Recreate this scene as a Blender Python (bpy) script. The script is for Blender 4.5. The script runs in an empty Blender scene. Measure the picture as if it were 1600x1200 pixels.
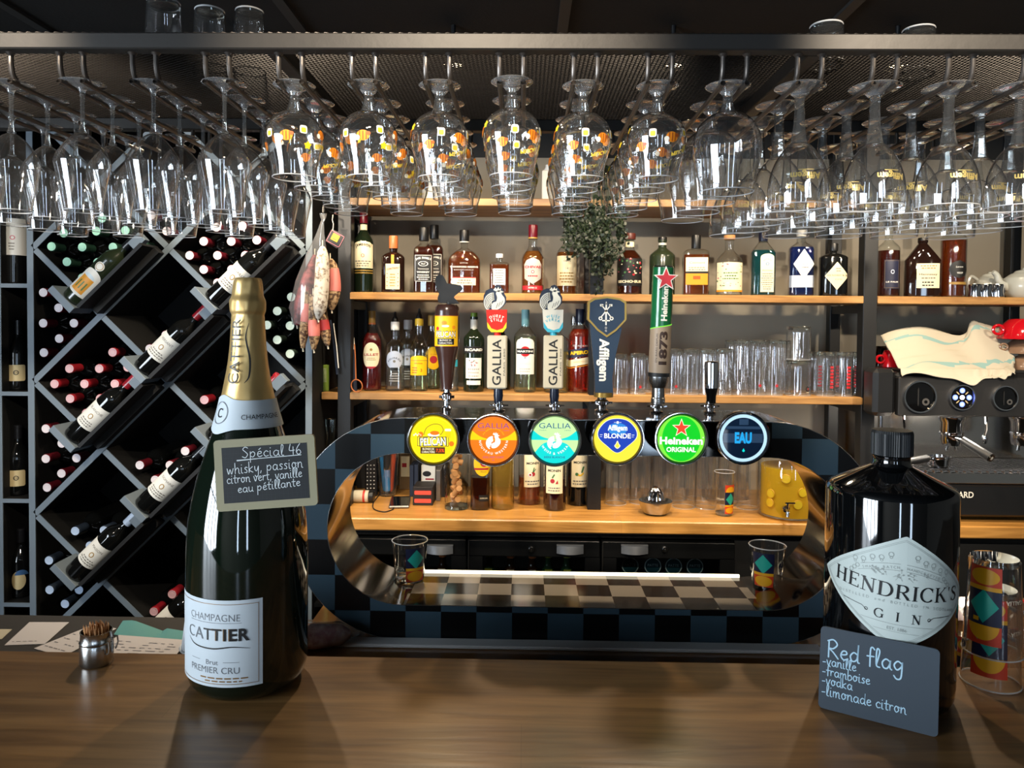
import bpy, math, random
from mathutils import Vector, Matrix
random.seed(7)
scene = bpy.context.scene
COL = scene.collection
PI = math.pi

# ------------------------------------------------------------------ camera
F, CX, CY, W, H = 1150.0, 800.0, 535.0, 1600.0, 1200.0
EYE = Vector((0, 0, 1.63))
cam_data = bpy.data.cameras.new('camera')
cam_data.sensor_fit = 'HORIZONTAL'; cam_data.sensor_width = 36.0
cam_data.lens = F / W * 36.0
cam_data.shift_y = (CY - H / 2) / W
cam_data.clip_start = 0.02; cam_data.clip_end = 60
cam = bpy.data.objects.new('camera', cam_data); COL.objects.link(cam)
ROT = (Matrix.Rotation(math.radians(1.0), 3, 'Z') @ Matrix.Rotation(math.radians(90 - 1.5), 3, 'X')
       @ Matrix.Rotation(math.radians(0.5), 3, 'Z'))
cam.matrix_world = Matrix.Translation(EYE) @ ROT.to_4x4()
scene.camera = cam

# ------------------------------------------------------------------ world, lights, exposure
vs = scene.view_settings
vs.view_transform = 'Standard'; vs.look = 'None'; vs.gamma = 1.0; vs.use_curve_mapping = False
vs.exposure = 0.35
scene.cycles.use_denoising = True
scene.cycles.transparent_max_bounces = 96
scene.cycles.max_bounces = 10; scene.cycles.transmission_bounces = 10
scene.cycles.glossy_bounces = 5; scene.cycles.diffuse_bounces = 3
scene.cycles.caustics_reflective = False; scene.cycles.caustics_refractive = False
scene.cycles.sample_clamp_indirect = 6.0
world = bpy.data.worlds.new('world'); scene.world = world; world.use_nodes = True
world.node_tree.nodes['Background'].inputs[0].default_value = (0.55, 0.68, 0.85, 1)
world.node_tree.nodes['Background'].inputs[1].default_value = 0.25

def area_light(name, loc, target, sx, sy, power, color):
    l = bpy.data.lights.new(name, 'AREA'); l.shape = 'RECTANGLE'; l.size = sx; l.size_y = sy
    l.energy = power; l.color = color
    o = bpy.data.objects.new(name, l); COL.objects.link(o); o.location = loc
    o.rotation_euler = (Vector(target) - Vector(loc)).to_track_quat('-Z', 'Y').to_euler()
    return o

def spot_light(name, loc, target, power, color, angle, blend=0.6, size=0.03):
    l = bpy.data.lights.new(name, 'SPOT'); l.energy = power; l.color = color
    l.spot_size = math.radians(angle); l.spot_blend = blend; l.shadow_soft_size = size
    o = bpy.data.objects.new(name, l); COL.objects.link(o); o.location = loc
    o.rotation_euler = (Vector(target) - Vector(loc)).to_track_quat('-Z', 'Y').to_euler()
    return o

# daylight through the windows of the wall behind the photographer (see wall_front)
DAY = (0.80, 0.90, 1.0)
LWIN = (-2.5, -0.1, 0.55, 2.40)                      # glazed front on the left wall: y0, y1, z0, z1
FWINS = [(-0.40, -0.14, 0.5, 2.38), (0.95, 1.30, 0.5, 2.38)]   # narrow panes of the wall behind the photographer
area_light('window_daylight', (-3.36, (LWIN[0] + LWIN[1]) / 2, (LWIN[2] + LWIN[3]) / 2), (0, (LWIN[0] + LWIN[1]) / 2, (LWIN[2] + LWIN[3]) / 2), LWIN[1] - LWIN[0], LWIN[3] - LWIN[2], 330, DAY)
for x0, x1, z0, z1 in FWINS:
    area_light('window_daylight', ((x0 + x1) / 2, -3.46, (z0 + z1) / 2), ((x0 + x1) / 2, 0, (z0 + z1) / 2), x1 - x0, z1 - z0, 24, (0.62, 0.79, 1.0))
# warm ceiling spots: a track in front of the back shelves, and a row over the guests' side
WARM = (1.0, 0.80, 0.56)
TRACK = [(-0.85, 2.15), (-0.215, 2.15), (0.42, 2.15), (1.06, 2.15)]
for x, y in TRACK:
    spot_light('track_spot_light', (x, y - 0.01, 2.31), (x, y + 0.30, 0.95), 34, WARM, 125, 0.8)
for x, tx in ((-0.85, -0.62), (-0.215, -0.12), (0.42, 0.30), (1.06, 0.86)):   # heads of the track turned towards the guests' counter
    spot_light('track_counter_light', (x, 2.13, 2.31), (tx, 0.92, 1.10), 20, WARM, 38, 0.35, 0.02)
ROOM = [(-1.1, 0.30), (-0.15, 0.30), (0.80, 0.30), (1.75, 0.30)]
for x, y in ROOM:
    spot_light('downlight_or_fill', (x, y, 2.45), (x, 2.6, 1.48), 120, (1.0, 0.85, 0.66), 46, 0.5)
for x, y in [(-0.6, 1.80), (0.35, 1.80), (1.3, 1.80)]:  # added fill row behind the rack, brightens the back shelves
    spot_light('downlight_or_fill', (x, y, 2.45), (x, 2.75, 1.25), 20, (1.0, 0.84, 0.64), 105, 0.8)

# ------------------------------------------------------------------ projection helpers (pixel of the 1600x1200 frame <-> place)
def at(px, py, Y):
    d = ROT @ Vector(((px - CX) / F, -(py - CY) / F, -1.0))
    return EYE + d * (Y / d.y)

def pix(p):
    d = ROT.transposed() @ (Vector(p) - EYE)
    return CX + F * d.x / -d.z, CY - F * d.y / -d.z

def on(px, Y, z):
    x = (px - 820) * Y / F
    for _ in range(4):
        x += (px - pix((x, Y, z))[0]) * Y / F
    return Vector((x, Y, z))

def zat(px, py, Y): return at(px, py, Y).z

def onz(px, py, z):
    d = ROT @ Vector(((px - CX) / F, -(py - CY) / F, -1.0))
    return EYE + d * ((z - EYE.z) / d.z)

# ------------------------------------------------------------------ materials
def lin(c):
    if isinstance(c, str):
        c = [int(c[i:i + 2], 16) / 255 for i in (0, 2, 4)]
    return tuple(x / 12.92 if x <= 0.04045 else ((x + 0.055) / 1.055) ** 2.4 for x in c)

MATS = {}
def mat(name, color=None, rough=0.5, metal=0.0, spec=0.5, emit=0.0, trans=0.0, ior=1.45, coat=0.0, bump=0.0, bscale=200, vary=0.0, vscale=8):
    if name in MATS: return MATS[name]
    m = bpy.data.materials.new(name); m.use_nodes = True; nt = m.node_tree
    b = nt.nodes['Principled BSDF']; c = lin(color)
    b.inputs['Base Color'].default_value = (*c, 1); m.diffuse_color = (*c, 1)
    b.inputs['Roughness'].default_value = rough; b.inputs['Metallic'].default_value = metal
    b.inputs['Specular IOR Level'].default_value = spec; b.inputs['IOR'].default_value = ior
    b.inputs['Transmission Weight'].default_value = trans; b.inputs['Coat Weight'].default_value = coat
    b.inputs['Coat Roughness'].default_value = 0.05
    if emit:
        b.inputs['Emission Color'].default_value = (*c, 1); b.inputs['Emission Strength'].default_value = emit
    if bump or vary:
        tc = nt.nodes.new('ShaderNodeTexCoord')
        if bump:
            n = nt.nodes.new('ShaderNodeTexNoise'); n.inputs['Scale'].default_value = bscale; n.inputs['Detail'].default_value = 3
            nt.links.new(tc.outputs['Object'], n.inputs['Vector'])
            bp = nt.nodes.new('ShaderNodeBump'); bp.inputs['Strength'].default_value = bump; bp.inputs['Distance'].default_value = 0.002
            nt.links.new(n.outputs['Fac'], bp.inputs['Height']); nt.links.new(bp.outputs['Normal'], b.inputs['Normal'])
        if vary:
            n2 = nt.nodes.new('ShaderNodeTexNoise'); n2.inputs['Scale'].default_value = vscale; n2.inputs['Detail'].default_value = 4
            nt.links.new(tc.outputs['Object'], n2.inputs['Vector'])
            mx = nt.nodes.new('ShaderNodeMix'); mx.data_type = 'RGBA'
            mx.inputs[6].default_value = (*[x * (1 - vary) for x in c], 1); mx.inputs[7].default_value = (*[min(1, x * (1 + vary)) for x in c], 1)
            nt.links.new(n2.outputs['Fac'], mx.inputs[0]); nt.links.new(mx.outputs[2], b.inputs['Base Color'])
    MATS[name] = m
    return m

def schlick(nt, f0=0.04, p=4.0):
    """share of mirrored light: small face on, rising to one at grazing angles, the same from both sides of the wall"""
    lw = nt.nodes.new('ShaderNodeLayerWeight'); pw = nt.nodes.new('ShaderNodeMath'); pw.operation = 'POWER'; pw.inputs[1].default_value = p
    ma = nt.nodes.new('ShaderNodeMath'); ma.operation = 'MULTIPLY_ADD'; ma.inputs[1].default_value = 1 - f0; ma.inputs[2].default_value = f0
    nt.links.new(lw.outputs['Facing'], pw.inputs[0]); nt.links.new(pw.outputs[0], ma.inputs[0]); return ma.outputs[0]

def edge_tint(nt, sock, c_mid, c_edge, p):
    """longer way through the glass or drink near the outline: deeper colour there"""
    lw = nt.nodes.new('ShaderNodeLayerWeight'); pw = nt.nodes.new('ShaderNodeMath'); pw.operation = 'POWER'; pw.inputs[1].default_value = p
    mx = nt.nodes.new('ShaderNodeMix'); mx.data_type = 'RGBA'; mx.inputs[6].default_value = (*c_mid, 1); mx.inputs[7].default_value = (*c_edge, 1)
    nt.links.new(lw.outputs['Facing'], pw.inputs[0]); nt.links.new(pw.outputs[0], mx.inputs[0]); nt.links.new(mx.outputs[2], sock)

def thin_glass(name, tint=(1, 1, 1), boost=1.0, rough=0.02, haze=0.0):
    """thin walled clear glass: see-through, with mirror reflections that grow at grazing angles"""
    m = bpy.data.materials.new(name); m.use_nodes = True; nt = m.node_tree; nt.nodes.clear()
    out = nt.nodes.new('ShaderNodeOutputMaterial'); mx = nt.nodes.new('ShaderNodeMixShader')
    tr = nt.nodes.new('ShaderNodeBsdfTransparent'); tr.inputs[0].default_value = (*tint, 1)
    edge_tint(nt, tr.inputs[0], tint, [x * 0.55 for x in tint], 5.0)
    gl = nt.nodes.new('ShaderNodeBsdfGlossy'); gl.inputs['Roughness'].default_value = rough
    mu = nt.nodes.new('ShaderNodeMath'); mu.operation = 'MULTIPLY'; mu.inputs[1].default_value = boost; mu.use_clamp = True
    nt.links.new(schlick(nt), mu.inputs[0]); nt.links.new(mu.outputs[0], mx.inputs[0])
    nt.links.new(tr.outputs[0], mx.inputs[1]); nt.links.new(gl.outputs[0], mx.inputs[2])
    if haze:
        df = nt.nodes.new('ShaderNodeBsdfDiffuse'); df.inputs[0].default_value = (0.9, 0.92, 0.95, 1)
        m2 = nt.nodes.new('ShaderNodeMixShader'); m2.inputs[0].default_value = haze
        nt.links.new(mx.outputs[0], m2.inputs[1]); nt.links.new(df.outputs[0], m2.inputs[2])
        nt.links.new(m2.outputs[0], out.inputs[0])
    else:
        nt.links.new(mx.outputs[0], out.inputs[0])
    m.diffuse_color = (0.8, 0.85, 0.9, 0.3)
    MATS[name] = m
    return m

def solid_glass(name, color=(1, 1, 1), ior=1.48, rough=0.0):
    m = bpy.data.materials.new(name); m.use_nodes = True; nt = m.node_tree; nt.nodes.clear()
    out = nt.nodes.new('ShaderNodeOutputMaterial'); g = nt.nodes.new('ShaderNodeBsdfGlass')
    g.inputs['Color'].default_value = (*color, 1); g.inputs['IOR'].default_value = ior; g.inputs['Roughness'].default_value = rough
    nt.links.new(g.outputs[0], out.inputs[0]); MATS[name] = m
    m.diffuse_color = (*color, 1)
    return m

def drink(name, color, body=0.22):
    """a clear coloured drink: light passes through tinted, a little is scattered back"""
    m = bpy.data.materials.new(name); m.use_nodes = True; nt = m.node_tree; nt.nodes.clear()
    out = nt.nodes.new('ShaderNodeOutputMaterial'); tr = nt.nodes.new('ShaderNodeBsdfTransparent'); tr.inputs[0].default_value = (*color, 1)
    edge_tint(nt, tr.inputs[0], color, [x * x * 0.35 for x in color], 2.5)
    df = nt.nodes.new('ShaderNodeBsdfDiffuse'); df.inputs[0].default_value = (*color, 1)
    tl = nt.nodes.new('ShaderNodeBsdfTranslucent'); tl.inputs[0].default_value = (*color, 1)
    a = nt.nodes.new('ShaderNodeMixShader'); a.inputs[0].default_value = 0.5
    b = nt.nodes.new('ShaderNodeMixShader'); b.inputs[0].default_value = body
    gl = nt.nodes.new('ShaderNodeBsdfGlossy'); gl.inputs['Roughness'].default_value = 0.03
    c = nt.nodes.new('ShaderNodeMixShader')
    nt.links.new(df.outputs[0], a.inputs[1]); nt.links.new(tl.outputs[0], a.inputs[2])
    nt.links.new(tr.outputs[0], b.inputs[1]); nt.links.new(a.outputs[0], b.inputs[2])
    nt.links.new(schlick(nt), c.inputs[0]); nt.links.new(b.outputs[0], c.inputs[1]); nt.links.new(gl.outputs[0], c.inputs[2])
    nt.links.new(c.outputs[0], out.inputs[0]); MATS[name] = m; m.diffuse_color = (*color, 1)
    return m

def wood(name, c1, c2, axis='X', rough=0.4, stave=0.12, gscale=1.0, knots=True):
    m = bpy.data.materials.new(name); m.use_nodes = True; nt = m.node_tree; b = nt.nodes['Principled BSDF']
    tc = nt.nodes.new('ShaderNodeTexCoord'); mp = nt.nodes.new('ShaderNodeMapping')
    s = {'X': (1.2, 14, 14), 'Y': (14, 1.2, 14)}[axis]
    mp.inputs['Scale'].default_value = [v * gscale for v in s]
    nt.links.new(tc.outputs['Object'], mp.inputs['Vector'])
    n = nt.nodes.new('ShaderNodeTexNoise'); n.inputs['Scale'].default_value = 2.2; n.inputs['Detail'].default_value = 7
    n.inputs['Distortion'].default_value = 1.4
    nt.links.new(mp.outputs[0], n.inputs['Vector'])
    n2 = nt.nodes.new('ShaderNodeTexNoise'); n2.inputs['Scale'].default_value = 9; n2.inputs['Detail'].default_value = 4
    nt.links.new(mp.outputs[0], n2.inputs['Vector'])
    ad = nt.nodes.new('ShaderNodeMath'); ad.operation = 'MULTIPLY_ADD'; ad.inputs[1].default_value = 0.35
    nt.links.new(n2.outputs['Fac'], ad.inputs[0]); nt.links.new(n.outputs['Fac'], ad.inputs[2])
    r = nt.nodes.new('ShaderNodeValToRGB'); r.color_ramp.elements[0].position = 0.42; r.color_ramp.elements[1].position = 0.86
    r.color_ramp.elements[0].color = (*lin(c1), 1); r.color_ramp.elements[1].color = (*lin(c2), 1)
    nt.links.new(ad.outputs[0], r.inputs[0])
    last = r.outputs[0]
    # staves glued side by side, each a little different
    br = nt.nodes.new('ShaderNodeTexBrick'); br.inputs['Scale'].default_value = 1.0
    br.inputs['Brick Width'].default_value = stave * 6; br.inputs['Row Height'].default_value = stave
    br.inputs['Mortar Size'].default_value = 0.0006; br.inputs['Color1'].default_value = (0.78, 0.76, 0.74, 1)
    br.inputs['Color2'].default_value = (1.0, 1.0, 1.0, 1); br.inputs['Mortar'].default_value = (0.62, 0.58, 0.55, 1)
    mp2 = nt.nodes.new('ShaderNodeMapping')
    if axis == 'Y': mp2.inputs['Rotation'].default_value = (0, 0, PI / 2)
    nt.links.new(tc.outputs['Object'], mp2.inputs['Vector']); nt.links.new(mp2.outputs[0], br.inputs['Vector'])
    mx = nt.nodes.new('ShaderNodeMix'); mx.data_type = 'RGBA'; mx.blend_type = 'MULTIPLY'; mx.inputs[0].default_value = 0.7
    nt.links.new(last, mx.inputs[6]); nt.links.new(br.outputs['Color'], mx.inputs[7]); last = mx.outputs[2]
    if knots:
        v = nt.nodes.new('ShaderNodeTexVoronoi'); v.inputs['Scale'].default_value = 3.1
        nt.links.new(tc.outputs['Object'], v.inputs['Vector'])
        r2 = nt.nodes.new('ShaderNodeValToRGB'); r2.color_ramp.elements[0].position = 0.02; r2.color_ramp.elements[1].position = 0.055
        r2.color_ramp.elements[0].color = (0.25, 0.2, 0.17, 1); r2.color_ramp.elements[1].color = (1, 1, 1, 1)
        nt.links.new(v.outputs['Distance'], r2.inputs[0])
        mk = nt.nodes.new('ShaderNodeMix'); mk.data_type = 'RGBA'; mk.blend_type = 'MULTIPLY'; mk.inputs[0].default_value = 1.0
        nt.links.new(last, mk.inputs[6]); nt.links.new(r2.outputs[0], mk.inputs[7]); last = mk.outputs[2]
    nt.links.new(last, b.inputs['Base Color'])
    b.inputs['Roughness'].default_value = rough
    bp = nt.nodes.new('ShaderNodeBump'); bp.inputs['Strength'].default_value = 0.15; bp.inputs['Distance'].default_value = 0.002
    nt.links.new(ad.outputs[0], bp.inputs['Height']); nt.links.new(bp.outputs['Normal'], b.inputs['Normal'])
    m.diffuse_color = (*lin(c2), 1); MATS[name] = m
    return m

# ------------------------------------------------------------------ mesh builder
def _m(m):
    if isinstance(m, str):
        return MATS[m] if m in MATS else mat('paint_' + m, m, 0.5)
    return m

class MB:
    def __init__(s): s.v = []; s.f = []; s.mi = []; s.mats = []; s.M = None
    def idx(s, m):
        m = _m(m)
        if m not in s.mats: s.mats.append(m)
        return s.mats.index(m)
    def add(s, vs_, fs, m):
        o = len(s.v); k = s.idx(m)
        if s.M is not None: vs_ = [s.M @ Vector(p) for p in vs_]
        s.v += [tuple(p) for p in vs_]
        for f in fs: s.f.append(tuple(o + i for i in f)); s.mi.append(k)
        return s
    def box(s, c, d, m, rot=None, bev=0.0):
        x, y, z = [k / 2 for k in d]
        if bev <= 0:
            p = [Vector((sx * x, sy * y, sz * z)) for sz in (-1, 1) for sy in (-1, 1) for sx in (-1, 1)]
            fs = [(0, 2, 3, 1), (4, 5, 7, 6), (0, 1, 5, 4), (2, 6, 7, 3), (0, 4, 6, 2), (1, 3, 7, 5)]
        else:
            b = min(bev, x * .99, y * .99, z * .99); p = []; ids = {}
            for sx in (-1, 1):
                for sy in (-1, 1):
                    for sz in (-1, 1):
                        for ax in range(3):
                            q = [sx * (x - b), sy * (y - b), sz * (z - b)]; q[ax] = (sx * x, sy * y, sz * z)[ax]
                            ids[(sx, sy, sz, ax)] = len(p); p.append(Vector(q))
            fs = []
            S = (-1, 1); quad = ((-1, -1), (1, -1), (1, 1), (-1, 1))
            def key(ax, sa, a1, s1, a2, s2, w):
                t = [0, 0, 0]; t[ax] = sa; t[a1] = s1; t[a2] = s2; return ids[(*t, w)]
            for ax in range(3):
                a1, a2 = (ax + 1) % 3, (ax + 2) % 3
                for sa in S:
                    f = [key(ax, sa, a1, q[0], a2, q[1], ax) for q in quad]; fs.append(f if sa > 0 else f[::-1])
                for s1 in S:
                    for s2 in S:
                        f = [key(ax, -1, a1, s1, a2, s2, a1), key(ax, 1, a1, s1, a2, s2, a1), key(ax, 1, a1, s1, a2, s2, a2), key(ax, -1, a1, s1, a2, s2, a2)]
                        fs.append(f if s1 * s2 < 0 else f[::-1])
            for sx in S:
                for sy in S:
                    for sz in S:
                        f = [ids[(sx, sy, sz, a)] for a in range(3)]; fs.append(f if sx * sy * sz > 0 else f[::-1])
        if rot is not None: p = [rot @ q for q in p]
        c = Vector(c)
        return s.add([q + c for q in p], fs, m)
    def lathe(s, prof, m, n=32, c=(0, 0, 0), rad=None, sx=1.0, sy=1.0, axis=None, caps=True):
        """prof: list of (r, z); rad(theta, r, z) may reshape the section"""
        vs_ = []; fs = []
        for r, z in prof:
            for k in range(n):
                t = 2 * PI * k / n; q = rad(t, r, z) if rad else r
                vs_.append(Vector((q * math.cos(t) * sx, q * math.sin(t) * sy, z)))
        for i in range(len(prof) - 1):
            for k in range(n):
                k2 = (k + 1) % n; fs.append((i * n + k, i * n + k2, (i + 1) * n + k2, (i + 1) * n + k))
        if caps:
            if prof[0][0] > 1e-5: fs.append(tuple(range(n))[::-1])
            if prof[-1][0] > 1e-5: fs.append(tuple((len(prof) - 1) * n + k for k in range(n)))
        if axis is not None:
            q = Vector((0, 0, 1)).rotation_difference(Vector(axis)).to_matrix(); vs_ = [q @ p for p in vs_]
        c = Vector(c)
        return s.add([p + c for p in vs_], fs, m)
    def cyl(s, a, b, r, m, n=16, r2=None):
        a = Vector(a); b = Vector(b); L = (b - a).length
        return s.lathe([(r, 0), (r if r2 is None else r2, L)], m, n, a, axis=b - a)
    def tube(s, pts, r, m, n=10, caps=True):
        pts = [Vector(p) for p in pts]; N = len(pts)
        rs = r if isinstance(r, (list, tuple)) else [r] * N
        vs_ = []; fs = []; up = None
        for i, p in enumerate(pts):
            t = (pts[min(i + 1, N - 1)] - pts[max(i - 1, 0)]).normalized()
            if up is None:
                up = t.orthogonal().normalized()
            else:
                up = (up - t * up.dot(t)); up = up.normalized() if up.length > 1e-6 else t.orthogonal().normalized()
            w = t.cross(up)
            for k in range(n):
                a = 2 * PI * k / n; vs_.append(p + (up * math.cos(a) + w * math.sin(a)) * rs[i])
        for i in range(N - 1):
            for k in range(n):
                k2 = (k + 1) % n; fs.append((i * n + k, i * n + k2, (i + 1) * n + k2, (i + 1) * n + k))
        if caps: fs.append(tuple(range(n))[::-1]); fs.append(tuple((N - 1) * n + k for k in range(n)))
        return s.add(vs_, fs, m)
    def torus(s, c, R, r, m, n=32, k=8, axis=None):
        prof = [(R + r * math.cos(2 * PI * i / k), r * math.sin(2 * PI * i / k)) for i in range(k + 1)]
        return s.lathe(prof, m, n, c, axis=axis, caps=False)
    def prism(s, poly, depth, m, mid=None, fn=None):
        """polygon in (x, z), extruded along +y from 0 to depth"""
        n = len(poly)
        vs_ = [Vector((x, 0, z)) for x, z in poly] + [Vector((x, depth, z)) for x, z in poly]
        area = sum(poly[i][0] * poly[(i + 1) % n][1] - poly[(i + 1) % n][0] * poly[i][1] for i in range(n))
        a = tuple(range(n)); b = tuple(range(n, 2 * n)); fs = []
        cw = area < 0
        fs.append(a if not cw else a[::-1]); fs.append(b[::-1] if not cw else b)
        for i in range(n):
            j = (i + 1) % n; q = (i, n + i, n + j, j); fs.append(q if not cw else q[::-1])
        if fn: vs_ = [fn(p) for p in vs_]
        return s.add(vs_, fs, m)
    def grid(s, fn, nu, nv, m, mfn=None):
        vs_ = [fn(i / nu, j / nv) for j in range(nv + 1) for i in range(nu + 1)]
        o = len(s.v)
        if s.M is not None: vs_ = [s.M @ Vector(p) for p in vs_]
        s.v += [tuple(p) for p in vs_]
        for j in range(nv):
            for i in range(nu):
                a = o + j * (nu + 1) + i; s.f.append((a, a + 1, a + nu + 2, a + nu + 1))
                s.mi.append(s.idx(mfn((i + .5) / nu, (j + .5) / nv) if mfn else m))
        return s
    def mesh(s, name, smooth=35):
        me = bpy.data.meshes.new(name); me.from_pydata(s.v, [], s.f)
        for m in s.mats: me.materials.append(m)
        me.polygons.foreach_set('material_index', s.mi)
        me.polygons.foreach_set('use_smooth', [True] * len(s.f))
        me.update()
        if smooth: me.set_sharp_from_angle(angle=math.radians(smooth))
        return me
    def build(s, name, parent=None, loc=None, smooth=35, label=None):
        o = bpy.data.objects.new(name, s.mesh(name, smooth)); COL.objects.link(o)
        if parent: o.parent = parent
        if loc is not None: o.location = loc
        if label: o['label'] = label
        return o

def tag(o, label, cat, group=None, kind=None):
    o['label'] = label; o['category'] = cat
    if group: o['group'] = group
    if kind: o['kind'] = kind
    return o

def thing(name, label, cat, loc=(0, 0, 0), rz=0.0, group=None):
    o = bpy.data.objects.new(name, None); COL.objects.link(o); o.empty_display_size = 0.02
    o.location = loc; o.rotation_euler = (0, 0, rz)
    return tag(o, label, cat, group)

def struct(name, mb, label=None):
    o = mb.build(name); o['kind'] = 'structure'
    if label: o['label'] = label
    return o

def dup(root, loc, rz=None, label=None, group=None):
    r = root.copy(); COL.objects.link(r); r.location = loc
    if rz is not None: r.rotation_euler = (0, 0, rz)
    if label: r['label'] = label
    if group: r['group'] = group
    for ch in root.children:
        c = ch.copy(); COL.objects.link(c); c.parent = r
        for g in ch.children:
            d = g.copy(); COL.objects.link(d); d.parent = c
    return r

ORD = ['first', 'second', 'third', 'fourth', 'fifth', 'sixth', 'seventh', 'eighth', 'ninth', 'tenth', 'eleventh', 'twelfth', 'thirteenth', 'fourteenth', 'fifteenth', 'sixteenth']

def catmull(pts, n=6, closed=False):
    out = []; N = len(pts)
    for i in range(N if closed else N - 1):
        p = [Vector(pts[(i + k) % N] if closed else pts[min(max(i + k, 0), N - 1)]) for k in (-1, 0, 1, 2)]
        for j in range(n):
            t = j / n
            out.append(0.5 * ((2 * p[1]) + (-p[0] + p[2]) * t + (2 * p[0] - 5 * p[1] + 4 * p[2] - p[3]) * t * t + (-p[0] + 3 * p[1] - 3 * p[2] + p[3]) * t ** 3))
    if not closed: out.append(Vector(pts[-1]))
    return out

# ------------------------------------------------------------------ flat artwork (labels, lettering, emblems) wrapped on to surfaces
_TXT = {}
def text_geo(s, bold=0.0):
    key = (s, bold)
    if key in _TXT: return _TXT[key]
    fc = bpy.data.curves.new('lettering', 'FONT'); fc.body = s; fc.resolution_u = 3; fc.offset = bold; fc.fill_mode = 'FRONT'
    ob = bpy.data.objects.new('lettering', fc)
    me = bpy.data.meshes.new_from_object(ob)
    vs_ = [(v.co.x, v.co.y) for v in me.vertices]; fs = [tuple(p.vertices) for p in me.polygons]
    bpy.data.objects.remove(ob); bpy.data.curves.remove(fc); bpy.data.meshes.remove(me)
    if vs_:
        x0 = min(v[0] for v in vs_); x1 = max(v[0] for v in vs_)
        vs_ = [(v[0] - (x0 + x1) / 2, v[1]) for v in vs_]; w = x1 - x0
    else: w = 0.3
    _TXT[key] = (vs_, fs, w)
    return _TXT[key]

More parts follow.
